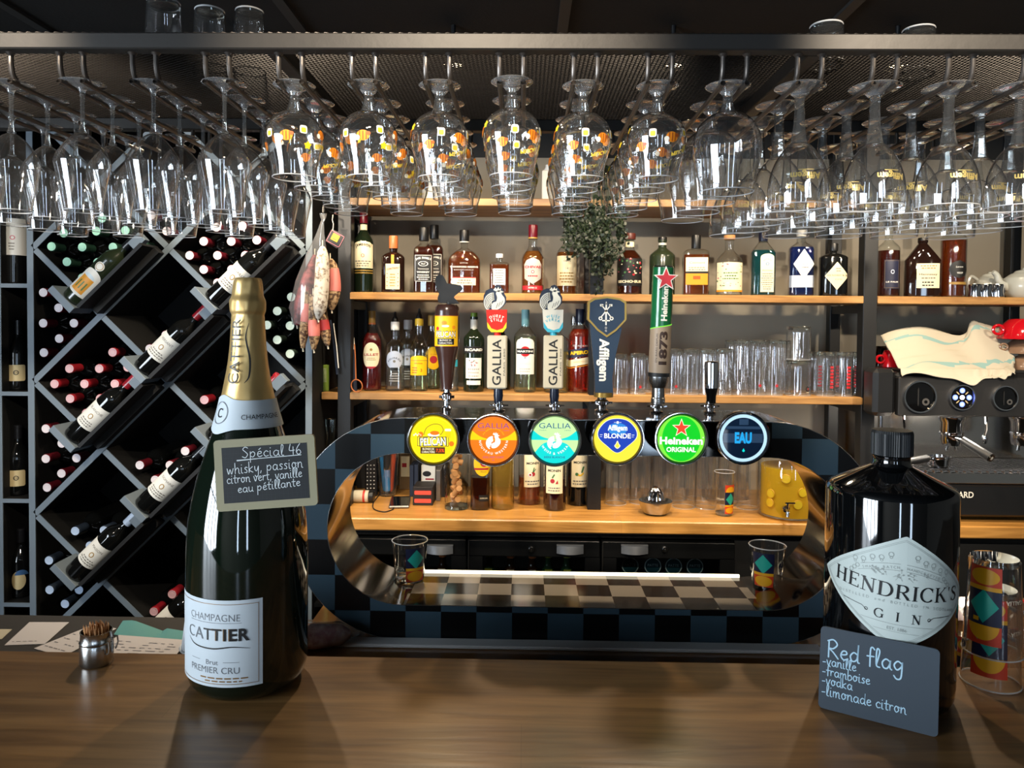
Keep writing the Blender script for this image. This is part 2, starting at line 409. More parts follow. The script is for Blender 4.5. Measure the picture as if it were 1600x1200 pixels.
class Art:
    """2D shapes (u right, v up); each carries a material and a layer"""
    def __init__(s): s.items = []
    def faces(s, vs_, fs, m, l): s.items.append(([tuple(p[:2]) for p in vs_], fs, m, l)); return s
    def poly(s, pts, m, l=0): return s.faces(pts, [tuple(range(len(pts)))], m, l)
    def rect(s, x0, y0, x1, y1, m, l=0): return s.poly([(x0, y0), (x1, y0), (x1, y1), (x0, y1)], m, l)
    def rrect(s, x0, y0, x1, y1, r, m, l=0):
        p = []
        for cx, cy, a in ((x1 - r, y1 - r, 0), (x0 + r, y1 - r, 90), (x0 + r, y0 + r, 180), (x1 - r, y0 + r, 270)):
            for k in range(5): t = math.radians(a + k * 22.5); p.append((cx + r * math.cos(t), cy + r * math.sin(t)))
        return s.poly(p, m, l)
    def disc(s, cx, cy, rx, m, l=0, ry=None, n=32, a0=0, a1=360):
        ry = ry or rx; full = a1 - a0 >= 360
        p = [(cx + rx * math.cos(math.radians(a0 + (a1 - a0) * k / n)), cy + ry * math.sin(math.radians(a0 + (a1 - a0) * k / n))) for k in range(n if full else n + 1)]
        return s.poly(p, m, l)
    def ring(s, cx, cy, r0, r1, m, l=0, n=40, asp=1.0, a0=0, a1=360):
        vs_ = []; fs = []
        for k in range(n + 1):
            t = math.radians(a0 + (a1 - a0) * k / n); c, q = math.cos(t), math.sin(t) * asp
            vs_ += [(cx + r0 * c, cy + r0 * q), (cx + r1 * c, cy + r1 * q)]
        for k in range(n): fs.append((2 * k, 2 * k + 1, 2 * k + 3, 2 * k + 2))
        return s.faces(vs_, fs, m, l)
    def frame(s, x0, y0, x1, y1, w, m, l=0):
        s.rect(x0, y0, x1, y0 + w, m, l); s.rect(x0, y1 - w, x1, y1, m, l); s.rect(x0, y0, x0 + w, y1, m, l); return s.rect(x1 - w, y0, x1, y1, m, l)
    def star(s, cx, cy, r, m, l=0, k=0.40, rot=0.0):
        p = [(cx + (r if i % 2 == 0 else r * k) * math.sin(PI * i / 5 + rot), cy + (r if i % 2 == 0 else r * k) * math.cos(PI * i / 5 + rot)) for i in range(10)]
        c = (cx, cy)
        return s.faces([c] + p, [(0, 1 + (i + 1) % 10, 1 + i) for i in range(10)], m, l)
    def stroke(s, pts, w, m, l=0, round_=True):
        pts = [Vector((p[0], p[1])) for p in pts]; N = len(pts)
        ws = w if isinstance(w, (list, tuple)) else [w] * N
        vs_ = []; fs = []
        for i, p in enumerate(pts):
            t = pts[min(i + 1, N - 1)] - pts[max(i - 1, 0)]
            t = t.normalized() if t.length > 1e-9 else Vector((1, 0))
            nrm = Vector((-t.y, t.x)) * ws[i] / 2; vs_ += [p + nrm, p - nrm]
        for i in range(N - 1): fs.append((2 * i + 1, 2 * i + 3, 2 * i + 2, 2 * i))
        s.faces(vs_, fs, m, l)
        if round_:
            for i in (0, N - 1): s.disc(pts[i].x, pts[i].y, ws[i] / 2, m, l, n=8)
        return s
    def text(s, t, cx, cy, h, m, l=1, w=None, rot=0.0, shear=0.0, bold=0.0, al='C', wmax=None):
        """h: capital height; cy: baseline middle (cy is the vertical middle of the capitals)"""
        vs_, fs, tw = text_geo(t, bold); sy = h / 0.70; sx = sy if w is None else w / tw
        if wmax and tw * sx > wmax: sx = wmax / tw
        ox = 0 if al == 'C' else (tw * sx / 2 if al == 'L' else -tw * sx / 2)
        c, q = math.cos(rot), math.sin(rot); o = []
        for x, y in vs_:
            X = x * sx + ox + shear * (y * sy); Y = y * sy - h / 2
            o.append((cx + X * c - Y * q, cy + X * q + Y * c))
        return s.faces(o, fs, m, l) if o else s
    def arc_text(s, t, cx, cy, r, h, m, l=1, mid=90, top=True, gap=0.25, bold=0.0, sxf=1.0):
        ws = [(text_geo(ch, bold)[2] * sxf + gap) * h / 0.70 if ch != ' ' else 0.45 * h / 0.70 for ch in t]
        tot = sum(ws); a = -tot / 2
        for ch, w in zip(t, ws):
            ac = (a + w / 2) / r; a += w
            th = math.radians(mid) - ac if top else math.radians(mid) + ac
            if ch == ' ': continue
            x, y = cx + r * math.cos(th), cy + r * math.sin(th)
            s.text(ch, x, y, h, m, l, rot=th - PI / 2 if top else th + PI / 2, bold=bold, w=text_geo(ch, bold)[2] * h / 0.70 * sxf)
        return s
    def scale(s, k, dx=0, dy=0, dl=0):
        s.items = [([(x * k + dx, y * k + dy) for x, y in vs_], fs, m, l + dl) for vs_, fs, m, l in s.items]; return s
    def join(s, o): s.items += o.items; return s
    def to(s, mb, fn, step=0.0003, cut=None, cutv=None):
        """fn(u, v, d) -> point; cut: spacing of vertical cuts so that the art can bend"""
        import bmesh
        for vs_, fs, m, l in s.items:
            if not cut and not cutv:
                mb.add([fn(x, y, l * step) for x, y in vs_], fs, m); continue
            bm = bmesh.new(); bv = [bm.verts.new((x, y, 0)) for x, y in vs_]
            for f in fs:
                try: bm.faces.new([bv[i] for i in f])
                except ValueError: pass
            for ax, st in ((0, cut), (1, cutv)):
                if not st: continue
                lo = min(p[ax] for p in vs_); hi = max(p[ax] for p in vs_); k = math.ceil(lo / st + 1e-6)
                while k * st < hi - 1e-7:
                    co = [0, 0, 0]; co[ax] = k * st; no = [0, 0, 0]; no[ax] = 1
                    bmesh.ops.bisect_plane(bm, geom=bm.verts[:] + bm.edges[:] + bm.faces[:], plane_co=co, plane_no=no, dist=1e-7); k += 1
            bm.verts.index_update()
            mb.add([fn(v.co.x, v.co.y, l * step) for v in bm.verts], [tuple(v.index for v in f.verts) for f in bm.faces], m)
            bm.free()
        return mb

def flat(o=(0, 0, 0)):
    o = Vector(o)
    return lambda u, v, d: o + Vector((u, -d, v))
def wrap(R, eps=0.0006, z=0.0):
    return lambda u, v, d: Vector(((R + eps + d) * math.sin(u / R), -(R + eps + d) * math.cos(u / R), z + v))

# hand lettering: one stroke letters on a 0..1 x-height grid
HAND = {
 'a': (.9, [[(.75, .8), (.4, 1), (.1, .6), (.2, .1), (.5, .05), (.72, .5), (.78, .95), (.75, .2), (.9, .0)]]),
 'b': (.8, [[(.1, 1.9), (.1, .1), (.45, 0), (.75, .4), (.5, .95), (.12, .7)]]),
 'c': (.7, [[(.7, .8), (.4, 1), (.1, .55), (.3, .05), (.7, .15)]]),
 'd': (.9, [[(.75, .8), (.4, 1), (.1, .55), (.3, .05), (.7, .4), (.8, 1.9), (.75, .2), (.9, 0)]]),
 'e': (.75, [[(.1, .5), (.6, .65), (.55, .95), (.25, .9), (.1, .4), (.35, .02), (.72, .2)]]),
 'f': (.6, [[(.65, 1.75), (.45, 1.95), (.3, 1.6), (.28, -.1)], [(.02, .95), (.6, 1.0)]]),
 'g': (.85, [[(.75, .8), (.4, 1), (.1, .55), (.35, .1), (.72, .5), (.78, .95), (.7, -.6), (.35, -.85), (.1, -.55)]]),
 'h': (.85, [[(.1, 1.9), (.1, 0)], [(.1, .5), (.4, 1), (.65, .8), (.68, .1), (.85, 0)]]),
 'i': (.4, [[(.15, 1), (.15, .1), (.35, 0)], [(.17, 1.45), (.2, 1.5)]]),
 'k': (.8, [[(.1, 1.9), (.1, 0)], [(.65, 1), (.15, .45), (.7, 0)]]),
 'l': (.45, [[(.15, .3), (.4, 1.6), (.2, 1.9), (.12, 1.2), (.15, .15), (.42, 0)]]),
 'm': (1.2, [[(.1, 1), (.1, 0), (.15, .7), (.4, 1), (.52, .7), (.52, 0), (.6, .7), (.85, 1), (.98, .7), (1.0, .1), (1.15, 0)]]),
 'n': (.85, [[(.1, 1), (.1, 0), (.18, .7), (.45, 1), (.65, .75), (.68, .1), (.85, 0)]]),
 'o': (.85, [[(.55, .95), (.3, 1), (.1, .5), (.35, .02), (.7, .4), (.55, .95), (.85, .85)]]),
 'p': (.85, [[(.12, 1), (.08, -.9)], [(.1, .6), (.45, 1), (.72, .6), (.45, .05), (.1, .25)]]),
 'r': (.6, [[(.1, 1), (.12, 0), (.15, .6), (.35, .98), (.58, .9)]]),
 's': (.65, [[(.6, .9), (.35, 1), (.2, .75), (.5, .4), (.45, .05), (.1, .08)]]),
 't': (.6, [[(.3, 1.6), (.28, .15), (.55, .05)], [(.0, 1.0), (.6, 1.05)]]),
 'u': (.85, [[(.1, 1), (.12, .2), (.4, .02), (.68, .4), (.7, 1), (.7, .15), (.85, 0)]]),
 'v': (.75, [[(.05, 1), (.35, 0), (.65, .95), (.75, 1)]]),
 'w': (1.1, [[(.05, 1), (.25, 0), (.5, .85), (.72, 0), (1.0, 1)]]),
 'y': (.8, [[(.1, 1), (.15, .35), (.4, .2), (.68, .95)], [(.7, 1), (.6, -.6), (.3, -.9), (.1, -.6)]]),
 'S': (.9, [[(.8, 1.7), (.45, 1.9), (.15, 1.5), (.5, 1.0), (.75, .55), (.45, .0), (.05, .2)]]),
 'R': (1.0, [[(.1, 1.8), (.08, 0)], [(.0, 1.75), (.5, 1.95), (.85, 1.5), (.5, 1.0), (.15, .95), (.5, .6), (.95, 0)]]),
 '4': (.8, [[(.25, 1.9), (.1, .8), (.75, .8)], [(.6, 1.4), (.58, 0)]]),
 '6': (.8, [[(.6, 1.9), (.2, 1.1), (.12, .4), (.4, 0), (.7, .35), (.45, .85), (.15, .5)]]),
 ',': (.4, [[(.2, .12), (.08, -.3)]]), '-': (.6, [[(.05, .5), (.5, .55)]]),
}
HAND['é'] = (HAND['e'][0], HAND['e'][1] + [[(.3, 1.3), (.55, 1.55)]])
def hand(art, s, x, y, h, w, m, l=2, slope=0.0, sx=1.0):
    """writes s from (x, y); h: x-height"""
    x0 = x
    for ch in s:
        if ch == ' ': x += 0.55 * h * sx; continue
        adv, strokes = HAND[ch]
        for st in strokes:
            p = [(x + a * h * sx, y + b * h + (x - x0) * slope) for a, b in st]
            art.stroke(catmull([(*q, 0) for q in p], 5) if len(p) > 2 else p, w, m, l)
        x += (adv + .1) * h * sx
    return x - x0

# serif capitals: thick and thin strokes
def _srf():
    T, N = .17, .06
    sf = lambda x, y, w=.34: ([(x - w / 2, y), (x + w / 2, y)], [.045, .045])
    arc = lambda cx, cy, rx, ry, a0, a1, wf: ([(cx + rx * math.cos(math.radians(a0 + (a1 - a0) * k / 16)), cy + ry * math.sin(math.radians(a0 + (a1 - a0) * k / 16))) for k in range(17)],
                                             [wf(math.radians(a0 + (a1 - a0) * k / 16)) for k in range(17)])
    fat = lambda t: N + (T - N) * abs(math.cos(t)) ** 1.3
    V = lambda x, w=T, y0=0, y1=1: ([(x, y0), (x, y1)], [w, w])
    return {
     'H': (1.0, [V(.2), V(.8), ([(.2, .52), (.8, .52)], [N, N]), sf(.2, .02), sf(.2, .98), sf(.8, .02), sf(.8, .98)]),
     'E': (.8, [V(.2), ([(.2, .97), (.72, .97)], [N, N]), ([(.2, .52), (.55, .52)], [N, N]), ([(.2, .03), (.76, .03)], [N, N]), V(.71, .05, .8, 1), V(.55, .05, .42, .62), V(.75, .05, 0, .22), sf(.2, .02), sf(.2, .98)]),
     'N': (1.0, [V(.2, N), V(.82, N), ([(.18, .98), (.82, .04)], [T, T]), sf(.2, .02), sf(.18, .98), sf(.82, .98)]),
     'D': (1.0, [V(.2), ([(.2, .97), (.5, .97)], [N, N]), ([(.2, .03), (.5, .03)], [N, N]), arc(.46, .5, .42, .47, -90, 90, fat), sf(.2, .02), sf(.2, .98)]),
     'R': (.95, [V(.2), ([(.2, .97), (.46, .97)], [N, N]), ([(.2, .5), (.48, .5)], [N, N]), arc(.45, .735, .27, .235, -90, 90, fat), ([(.45, .5), (.82, .04)], [.13, T]), sf(.2, .02), sf(.2, .98, .3), sf(.84, .02, .22)]),
     'I': (.42, [V(.2), sf(.2, .02), sf(.2, .98)]),
     'C': (.95, [arc(.52, .5, .42, .48, 42, 318, fat), V(.83, .05, .68, .95)]),
     'K': (1.0, [V(.2), ([(.24, .42), (.8, .97)], [N, N]), ([(.42, .58), (.84, .04)], [T, T]), sf(.2, .02), sf(.2, .98), sf(.8, .98, .26), sf(.87, .02, .26)]),
     'S': (.75, [([(.6, .8), (.5, .94), (.33, .97), (.17, .88), (.15, .72), (.28, .58), (.5, .46), (.63, .3), (.58, .12), (.4, .03), (.2, .06), (.1, .22)], [.05, .06, .07, .11, .15, .17, .17, .15, .11, .07, .06, .05]), V(.62, .05, .7, .97), V(.09, .05, .04, .32)]),
     'G': (1.0, [arc(.5, .5, .42, .48, 42, 330, fat), V(.83, .05, .68, .95), V(.82, T, .06, .42), sf(.82, .43)]),
     "'": (.3, [([(.15, 1.0), (.12, .72)], [.13, .04])]),
     'M': (1.15, [V(.15, N), ([(.15, .98), (.55, .05)], [T, T]), ([(.55, .05), (.95, .98)], [N, N]), V(.97), sf(.15, .02, .28), sf(.97, .02), sf(.13, .98, .2), sf(.98, .98, .26)]),
     'O': (1.0, [arc(.5, .5, .42, .48, 0, 360, fat)]),
    }
SERIF = _srf()
def serif(art, s, cx, cy, h, m, l=1, wid=None, gap=.06, rot=0.0, arch=0.0):
    tot = sum(SERIF[c][0] + gap if c != ' ' else .4 for c in s); k = h if wid is None else wid / tot
    x = -tot / 2; c_, q_ = math.cos(rot), math.sin(rot)
    for ch in s:
        if ch == ' ': x += .4; continue
        adv, st = SERIF[ch]
        for pts, ws in st:
            P_ = []
            for px_, py_ in pts:
                X = (x + px_) * k; Y = (py_ - .5) * h + arch * (1 - (2 * (x + px_) / tot) ** 2) * h
                P_.append((cx + X * c_ - Y * q_, cy + X * q_ + Y * c_))
            art.stroke(P_, [w * (h + k) / 2 for w in ws], m, l, round_=False)
        x += adv + gap
    return art
# ------------------------------------------------------------------ shared materials
mat('wall_paint', '8e8677', 0.85, bump=0.15, bscale=60, vary=0.06, vscale=3)
mat('black_paint', '141516', 0.7, vary=0.2)
mat('ceiling_black', '0b0b0b', 0.9, bump=0.3, bscale=120)
mat('ceiling_grid', '2a2a2a', 0.6)
mat('room_paint', '6e6a62', 0.85)
mat('floor_tile', '3a3632', 0.5, vary=0.2, vscale=5)
mat('black_steel', '111214', 0.42, metal=0.0, bump=0.1, bscale=300)
mat('frame_steel', '2a2826', 0.5, metal=0.5, bump=0.15, bscale=60)
mat('raw_steel', '57524e', 0.36, metal=0.8, bump=0.2, bscale=90, vary=0.25, vscale=14)
mat('chrome', 'd8d8da', 0.06, metal=1.0)
mat('brushed_steel', 'b8b7b4', 0.24, metal=1.0, bump=0.1, bscale=200)
mat('dark_chrome', '6b655f', 0.10, metal=1.0)
mat('rack_face', '65727d', 0.5, bump=0.1, bscale=80)
mat('rack_black', '0b0c0d', 0.65)
mat('white_frame', 'd8d8d4', 0.5)
wood('counter_wood', '553a1e', '8a673d', 'X', 0.30, 0.16, 0.8)
wood('oak_shelf', '8a6136', 'bf9156', 'X', 0.42, 0.14)
wood('worktop_wood', '9a6a2e', 'cf9850', 'X', 0.33, 0.11)
thin_glass('clear_glass', (0.985, 0.99, 0.99), 3.0, 0.03, haze=0.006)
thin_glass('stem_glass', (0.93, 0.95, 0.95), 4.0, 0.04, haze=0.012)
thin_glass('rim_glass', (0.95, 0.96, 0.96), 4.0, 0.05, haze=0.35)  # white haze stands in for the bright highlights on the rims
thin_glass('foot_glass', (0.97, 0.98, 0.98), 2.4, 0.05, haze=0.11)
thin_glass('rib_glass', (0.985, 0.99, 0.99), 3.0, 0.03, haze=0.02)
thin_glass('bottle_glass', (0.95, 0.97, 0.96), 1.8, 0.02)
thin_glass('door_glass', (0.8, 0.82, 0.83), 0.8, 0.02)
solid_glass('solid_glass', (0.97, 0.985, 0.98))
solid_glass('thick_glass', (0.93, 0.97, 0.95), 1.46)

# ------------------------------------------------------------------ the room
XL, XR, YB, YF, ZC = -3.2, 3.6, 2.96, -3.3, 2.49
b = MB(); b.box(((XL + XR) / 2, (YB + YF) / 2, -0.05), (XR - XL, YB - YF, 0.1), 'floor_tile'); struct('floor', b)
b = MB(); b.box(((XL + XR) / 2, (YB + YF) / 2, ZC + 0.05), (XR - XL, YB - YF, 0.1), 'ceiling_black')
for k in range(-4, 5):
    b.box((0.101 + k * 0.765, (YB + YF) / 2, ZC - 0.004), (0.03, YB - YF, 0.012), 'ceiling_grid')
for k in range(-3, 4):
    b.box(((XL + XR) / 2, 0.3 + k * 1.0, ZC - 0.003), (XR - XL, 0.03, 0.010), 'ceiling_grid')
struct('ceiling', b)
zdark = zat(700, 246, YB)
b = MB(); b.box(((XL + XR) / 2, YB + 0.05, zdark / 2), (XR - XL, 0.1, zdark), 'wall_paint')
b.box(((XL + XR) / 2, YB + 0.05, (ZC + zdark) / 2), (XR - XL, 0.1, ZC - zdark), 'black_paint'); struct('wall_back', b)
def holed(name, A, B, wins, along):
    """wall from A to B (thickness 0.12) with window openings (a0, a1, z0, z1)"""
    b = MB(); s = A
    def put(a0, a1, z0, z1):
        c, d = (a0 + a1) / 2, a1 - a0
        if along == 'x': b.box((c, YF - 0.06, (z0 + z1) / 2), (d, 0.12, z1 - z0), 'room_paint')
        else: b.box((XL - 0.06, c, (z0 + z1) / 2), (0.12, d, z1 - z0), 'room_paint')
    for a0, a1, z0, z1 in wins:
        put(s, a0, 0, ZC); put(a0, a1, 0, z0); put(a0, a1, z1, ZC); s = a1
    put(s, B, 0, ZC); struct(name, b)
    for k, (a0, a1, z0, z1) in enumerate(wins):
        b = MB(); t = 0.045; n = max(1, round((a1 - a0) / 0.55))
        def bar(c, d, zc, h):
            if along == 'x': b.box((c, YF - 0.06, zc), (d, 0.07, h), 'black_steel')
            else: b.box((XL - 0.06, c, zc), (0.07, d, h), 'black_steel')
        for zz in (z0 + t / 2, z1 - t / 2): bar((a0 + a1) / 2, a1 - a0, zz, t)
        for i in range(n + 1): bar(a0 + t / 2 + (a1 - a0 - t) * i / n, t, (z0 + z1) / 2, z1 - z0)
        if a1 - a0 > 0.6: bar((a0 + a1) / 2, a1 - a0, z0 + (z1 - z0) * 0.70, 0.035)
        struct('window_%d' % (k + (1 if along == 'y' else 2)), b)
holed('wall_left', YF, YB, [LWIN], 'y'); holed('wall_front', XL, XR, FWINS, 'x')
b = MB(); b.box((XR + 0.05, (YB + YF) / 2, ZC / 2), (0.1, YB - YF, ZC), 'room_paint'); struct('wall_right', b)

# ------------------------------------------------------------------ ceiling spots
mat('lamp_glow', 'ffe2b4', 0.5, emit=18)
def spot_fixture(x, y, z, label, grp):
    t = thing('ceiling_spot', label, 'spotlight', (x, y, z), 0, grp)
    b = MB(); b.lathe([(0.034, 0.0), (0.036, 0.005), (0.036, 0.075), (0.022, 0.09)], 'black_steel', 24, caps=False); b.lathe([(0.022, 0.09), (0.0, 0.092)], 'black_steel', 24, caps=False)
    b.build('housing', t)
    b = MB(); b.cyl((0, 0, 0.088), (0, 0, ZC - z), 0.007, 'black_steel', 10); b.build('drop_rod', t)
    b = MB(); b.lathe([(0.0, 0.012), (0.030, 0.010)], 'lamp_glow', 20, caps=False); b.build('bulb', t)
for k, (x, y) in enumerate(TRACK):
    spot_fixture(x, y, 2.37, 'lit warm spotlight glowing through the steel mesh, %s along the row' % ORD[k], 'spotlights above the glass rack')

# ------------------------------------------------------------------ guests' counter
ZT = 1.10
YE = 1.150
b = MB(); b.box((0.1, (0.30 + YE) / 2, ZT - 0.022), (4.4, YE - 0.30, 0.044), 'counter_wood', bev=0.004)
ct = b.build('bar_counter', loc=None); tag(ct, 'dark stained wooden bar counter in the foreground', 'counter')
b = MB(); b.box((0.1, 0.70, (ZT - 0.044) / 2), (4.3, 0.10, ZT - 0.044), 'black_paint'); b.build('counter_panel', ct)

# lower service top behind the counter: dark on the left, wood under the tap tower
ZS = zat(140, 962, 1.66)
xe = on(470, 1.5, ZS).x
b = MB(); b.box((-1.9 / 2 + xe / 2, (1.17 + 1.66) / 2, ZS - 0.015), (1.9 + xe, 0.49, 0.03), mat('service_dark', '3c3a38', 0.42, vary=0.15), bev=0.003)
o = b.build('service_top'); tag(o, 'dark grey service top with papers behind the counter', 'worktop')
b = MB(); b.box((-1.9 / 2 + xe / 2, 1.42, (ZS - 0.03) / 2), (1.86 + xe, 0.44, ZS - 0.03), 'black_paint'); b.build('cabinet_body', o)
YT = 1.45                                     # front of the tap tower
ZB = zat(900, 1012, YT - 0.02)                # wooden under-counter below the tower
b = MB(); b.box(((xe + 1.75) / 2 + 0.005, (1.17 + 1.74) / 2, ZB - 0.02), (1.74 - xe, 0.57, 0.04), mat('under_bench', '7a5530', 0.12, coat=0.6, vary=0.2, vscale=12), bev=0.003)
o = b.build('tap_bench'); tag(o, 'polished wooden bench top carrying the checkered tap tower', 'worktop')
b = MB(); b.box(((xe + 1.75) / 2 + 0.005, 1.455, (ZB - 0.04) / 2), (1.70 - xe, 0.5, ZB - 0.04), 'black_paint'); b.build('cabinet_body', o)

# ------------------------------------------------------------------ back bar: worktop, fridge, shelf unit
YW = 2.45
ZW = zat(820, 813, YW)
b = MB(); xw0, xw1 = -0.712, 2.3
b.box(((xw0 + xw1) / 2, (YW + YB) / 2, ZW - 0.021), (xw1 - xw0, YB - YW - 0.002, 0.042), 'worktop_wood', bev=0.004)
o = b.build('back_worktop'); tag(o, 'pale oak worktop along the back bar', 'worktop')

YFR = 2.48
b = MB(); b.box(((xw0 + xw1) / 2, 2.93, (ZW - 0.05) / 2 + 0.004), (xw1 - xw0, 0.04, ZW - 0.05), 'rack_black')
fr = b.build('under_counter_fridge'); tag(fr, 'black bottle fridge with glass doors under the oak worktop', 'fridge')
def fx(px): return on(px, YFR, 0.85).x
b = MB()
b.box(((xw0 + xw1) / 2, (YFR + 2.92) / 2, ZW - 0.049), (xw1 - xw0, 2.9 - YFR, 0.012), 'rack_black')
b.box(((xw0 + xw1) / 2, YFR + 0.03, ZW - 0.058), (xw1 - xw0, 0.03, 0.02), mat('fridge_trim', '0d0e0f', 0.25))
b.box(((xw0 + xw1) / 2, (YFR + 2.92) / 2, 0.05), (xw1 - xw0, 2.9 - YFR, 0.1), 'rack_black')
b.box(((fx(1150) + xw1) / 2, YFR + 0.04, 0.5), (xw1 - fx(1150), 0.04, 0.8), 'rack_black')
b.build('carcass', fr)
b = MB(); b.box(((xw0 + fx(1150)) / 2, 2.68, 0.66), (fx(1150) - xw0, 0.40, 0.012), 'fridge_trim'); b.build('inner_shelf', fr)
doors = [(522, 730, 688, None), (730, 938, 890, 830), (938, 1148, 990, 1037)]
zd1 = ZW - 0.072
for x0p, x1p, hp, lp in doors:
    x0, x1 = fx(x0p) + 0.003, fx(x1p) - 0.003; xm = (x0 + x1) / 2
    b = MB(); fw = 0.05; fb = 'fridge_trim'
    zt = zat(830, 868, YFR)
    b.box((xm, YFR, (zd1 + zt) / 2), (x1 - x0, 0.03, zd1 - zt), fb, bev=0.003); b.box((xm, YFR, 0.16), (x1 - x0, 0.03, 0.10), fb, bev=0.003)
    for xx in (x0 + fw / 2, x1 - fw / 2): b.box((xx, YFR, (0.21 + zt) / 2), (fw, 0.03, zt - 0.21), fb)
    b.box((x0 + 0.003, YFR - 0.016, (zd1 + 0.12) / 2), (0.003, 0.003, zd1 - 0.12), 'brushed_steel')
    d = b.build('door', fr)
    b = MB(); b.box((xm, YFR, (0.21 + zt) / 2), (x1 - x0 - 2 * fw, 0.004, zt - 0.21), 'door_glass'); b.build('glass_pane', d)
    hx = fx(hp); hz = zat(hp, 856, YFR)
    b = MB(); b.grid(lambda u, v: Vector((hx - 0.045 + 0.09 * u, YFR - 0.018 - 0.016 * math.sin(PI * u) * (1 - 0.5 * v) - 0.004, hz - 0.013 + 0.027 * v)), 12, 3, mat('handle_grey', '565a60', 0.4, metal=0.4))
    b.box((hx, YFR - 0.018, hz + 0.014), (0.09, 0.012, 0.004), 'handle_grey'); b.build('handle', d)
    if lp:
        b = MB(); b.lathe([(0.0, -0.004), (0.008, -0.004), (0.0095, 0), (0.0095, 0.012)], 'chrome', 20, (fx(lp), YFR - 0.022, zat(lp, 856, YFR)), axis=(0, 1, 0)); b.box((fx(lp), YFR - 0.027, zat(lp, 856, YFR)), (0.002, 0.002, 0.007), 'black_steel'); b.build('lock', d)

# shelf unit
YS, YR = 2.60, 2.885
def shelf_post(px, Y, z0, z1): 
    X = on(px, Y, 1.7).x
    b = MB(); b.box((X, Y + 0.024, (z0 + z1) / 2), (0.048, 0.048, z1 - z0), 'black_steel', bev=0.002); return b
b = MB()
su = thing('steel_shelf_unit', 'black steel post shelf unit with oak boards on the back worktop', 'shelf', (0, 2.7, ZW))
ztop = 2.42
IV = su.matrix_world.inverted() if False else Matrix.Translation((0, -2.7, -ZW))
def sub(mb, name, par, label=None):
    mb.v = [tuple(IV @ Vector(p)) for p in mb.v]; return mb.build(name, par, label=label)
for px in (538, 932, 1360, 1672): sub(shelf_post(px, YS, ZW, ztop), 'post', su)
for px in (538, 932, 1360, 1672):
    X = on(px, YS, 1.7).x
    b = MB(); b.box((X, YR + 0.024, (ZW + ztop) / 2), (0.04, 0.04, ztop - ZW), 'black_steel', bev=0.002); sub(b, 'post', su)
def board(p0, p1, py, th=0.026, name='shelf_board', y0=YS, m='oak_shelf'):
    z = zat((p0 + p1) / 2, py, y0); x0, x1 = on(p0, y0, z).x, on(p1, y0, z).x
    b = MB(); b.box(((x0 + x1) / 2, (y0 + 2.88) / 2, z - th / 2), (x1 - x0, 2.88 - y0, th), m, bev=0.002); sub(b, name, su); return z
ZTOP = board(546, 1350, 311)
ZMID = board(546, 1350, 459.5)
ZLOW = board(546, 1349, 617)
ZRB = board(1372, 1661, 464)
ZLS = board(502, 528, 613)
for z in (ZMID, ZLOW, ZTOP):
    for px in (538, 932, 1360):
        X = on(px, YS, 1.7).x
        b = MB(); b.box((X, (YS + YR) / 2 + 0.02, z - 0.044), (0.03, YR - YS - 0.02, 0.03), 'black_steel'); sub(b, 'bracket', su)
# ------------------------------------------------------------------ hanging glass rack
YR0, YR1 = 1.17, 1.66
ZF0 = zat(800, 77, YR0); ZF1 = zat(800, 51, YR0)     # bottom and top of the front tube
ZROD = ZF0 - 0.047
rk = thing('hanging_glass_rack', 'black steel glass rack with mesh top hanging over the bar', 'rack', (0, 1.4, ZF0))
RV = Matrix.Translation((0, -1.4, -ZF0))
def rsub(mb, name, par=rk):
    mb.v = [tuple(RV @ Vector(p)) for p in mb.v]; return mb.build(name, par)
RX0, RX1 = -1.42, 1.42
b = MB(); zm = (ZF0 + ZF1) / 2; hh = ZF1 - ZF0
b.box((0, YR0 + 0.013, zm), (RX1 - RX0, 0.026, hh), 'frame_steel', bev=0.002); b.box((0, YR1 + 0.013, zm), (RX1 - RX0, 0.026, hh), 'frame_steel', bev=0.002)
for x in (RX0 + 0.013, -0.41, 0.46, RX1 - 0.013): b.box((x, (YR0 + YR1) / 2 + 0.013, zm), (0.026, YR1 - YR0 - 0.026, hh), 'frame_steel', bev=0.002)
rsub(b, 'frame')
for x in (-1.3, 1.3):
    b = MB(); b.cyl((x, YR1 + 0.013, ZF1), (x, YR1 + 0.013, ZC), 0.006, 'raw_steel', 10); rsub(b, 'hanger_rod')
    b = MB(); b.cyl((x, YR0 + 0.013, ZF1), (x, YR0 + 0.013, ZC), 0.006, 'raw_steel', 10); rsub(b, 'hanger_rod')
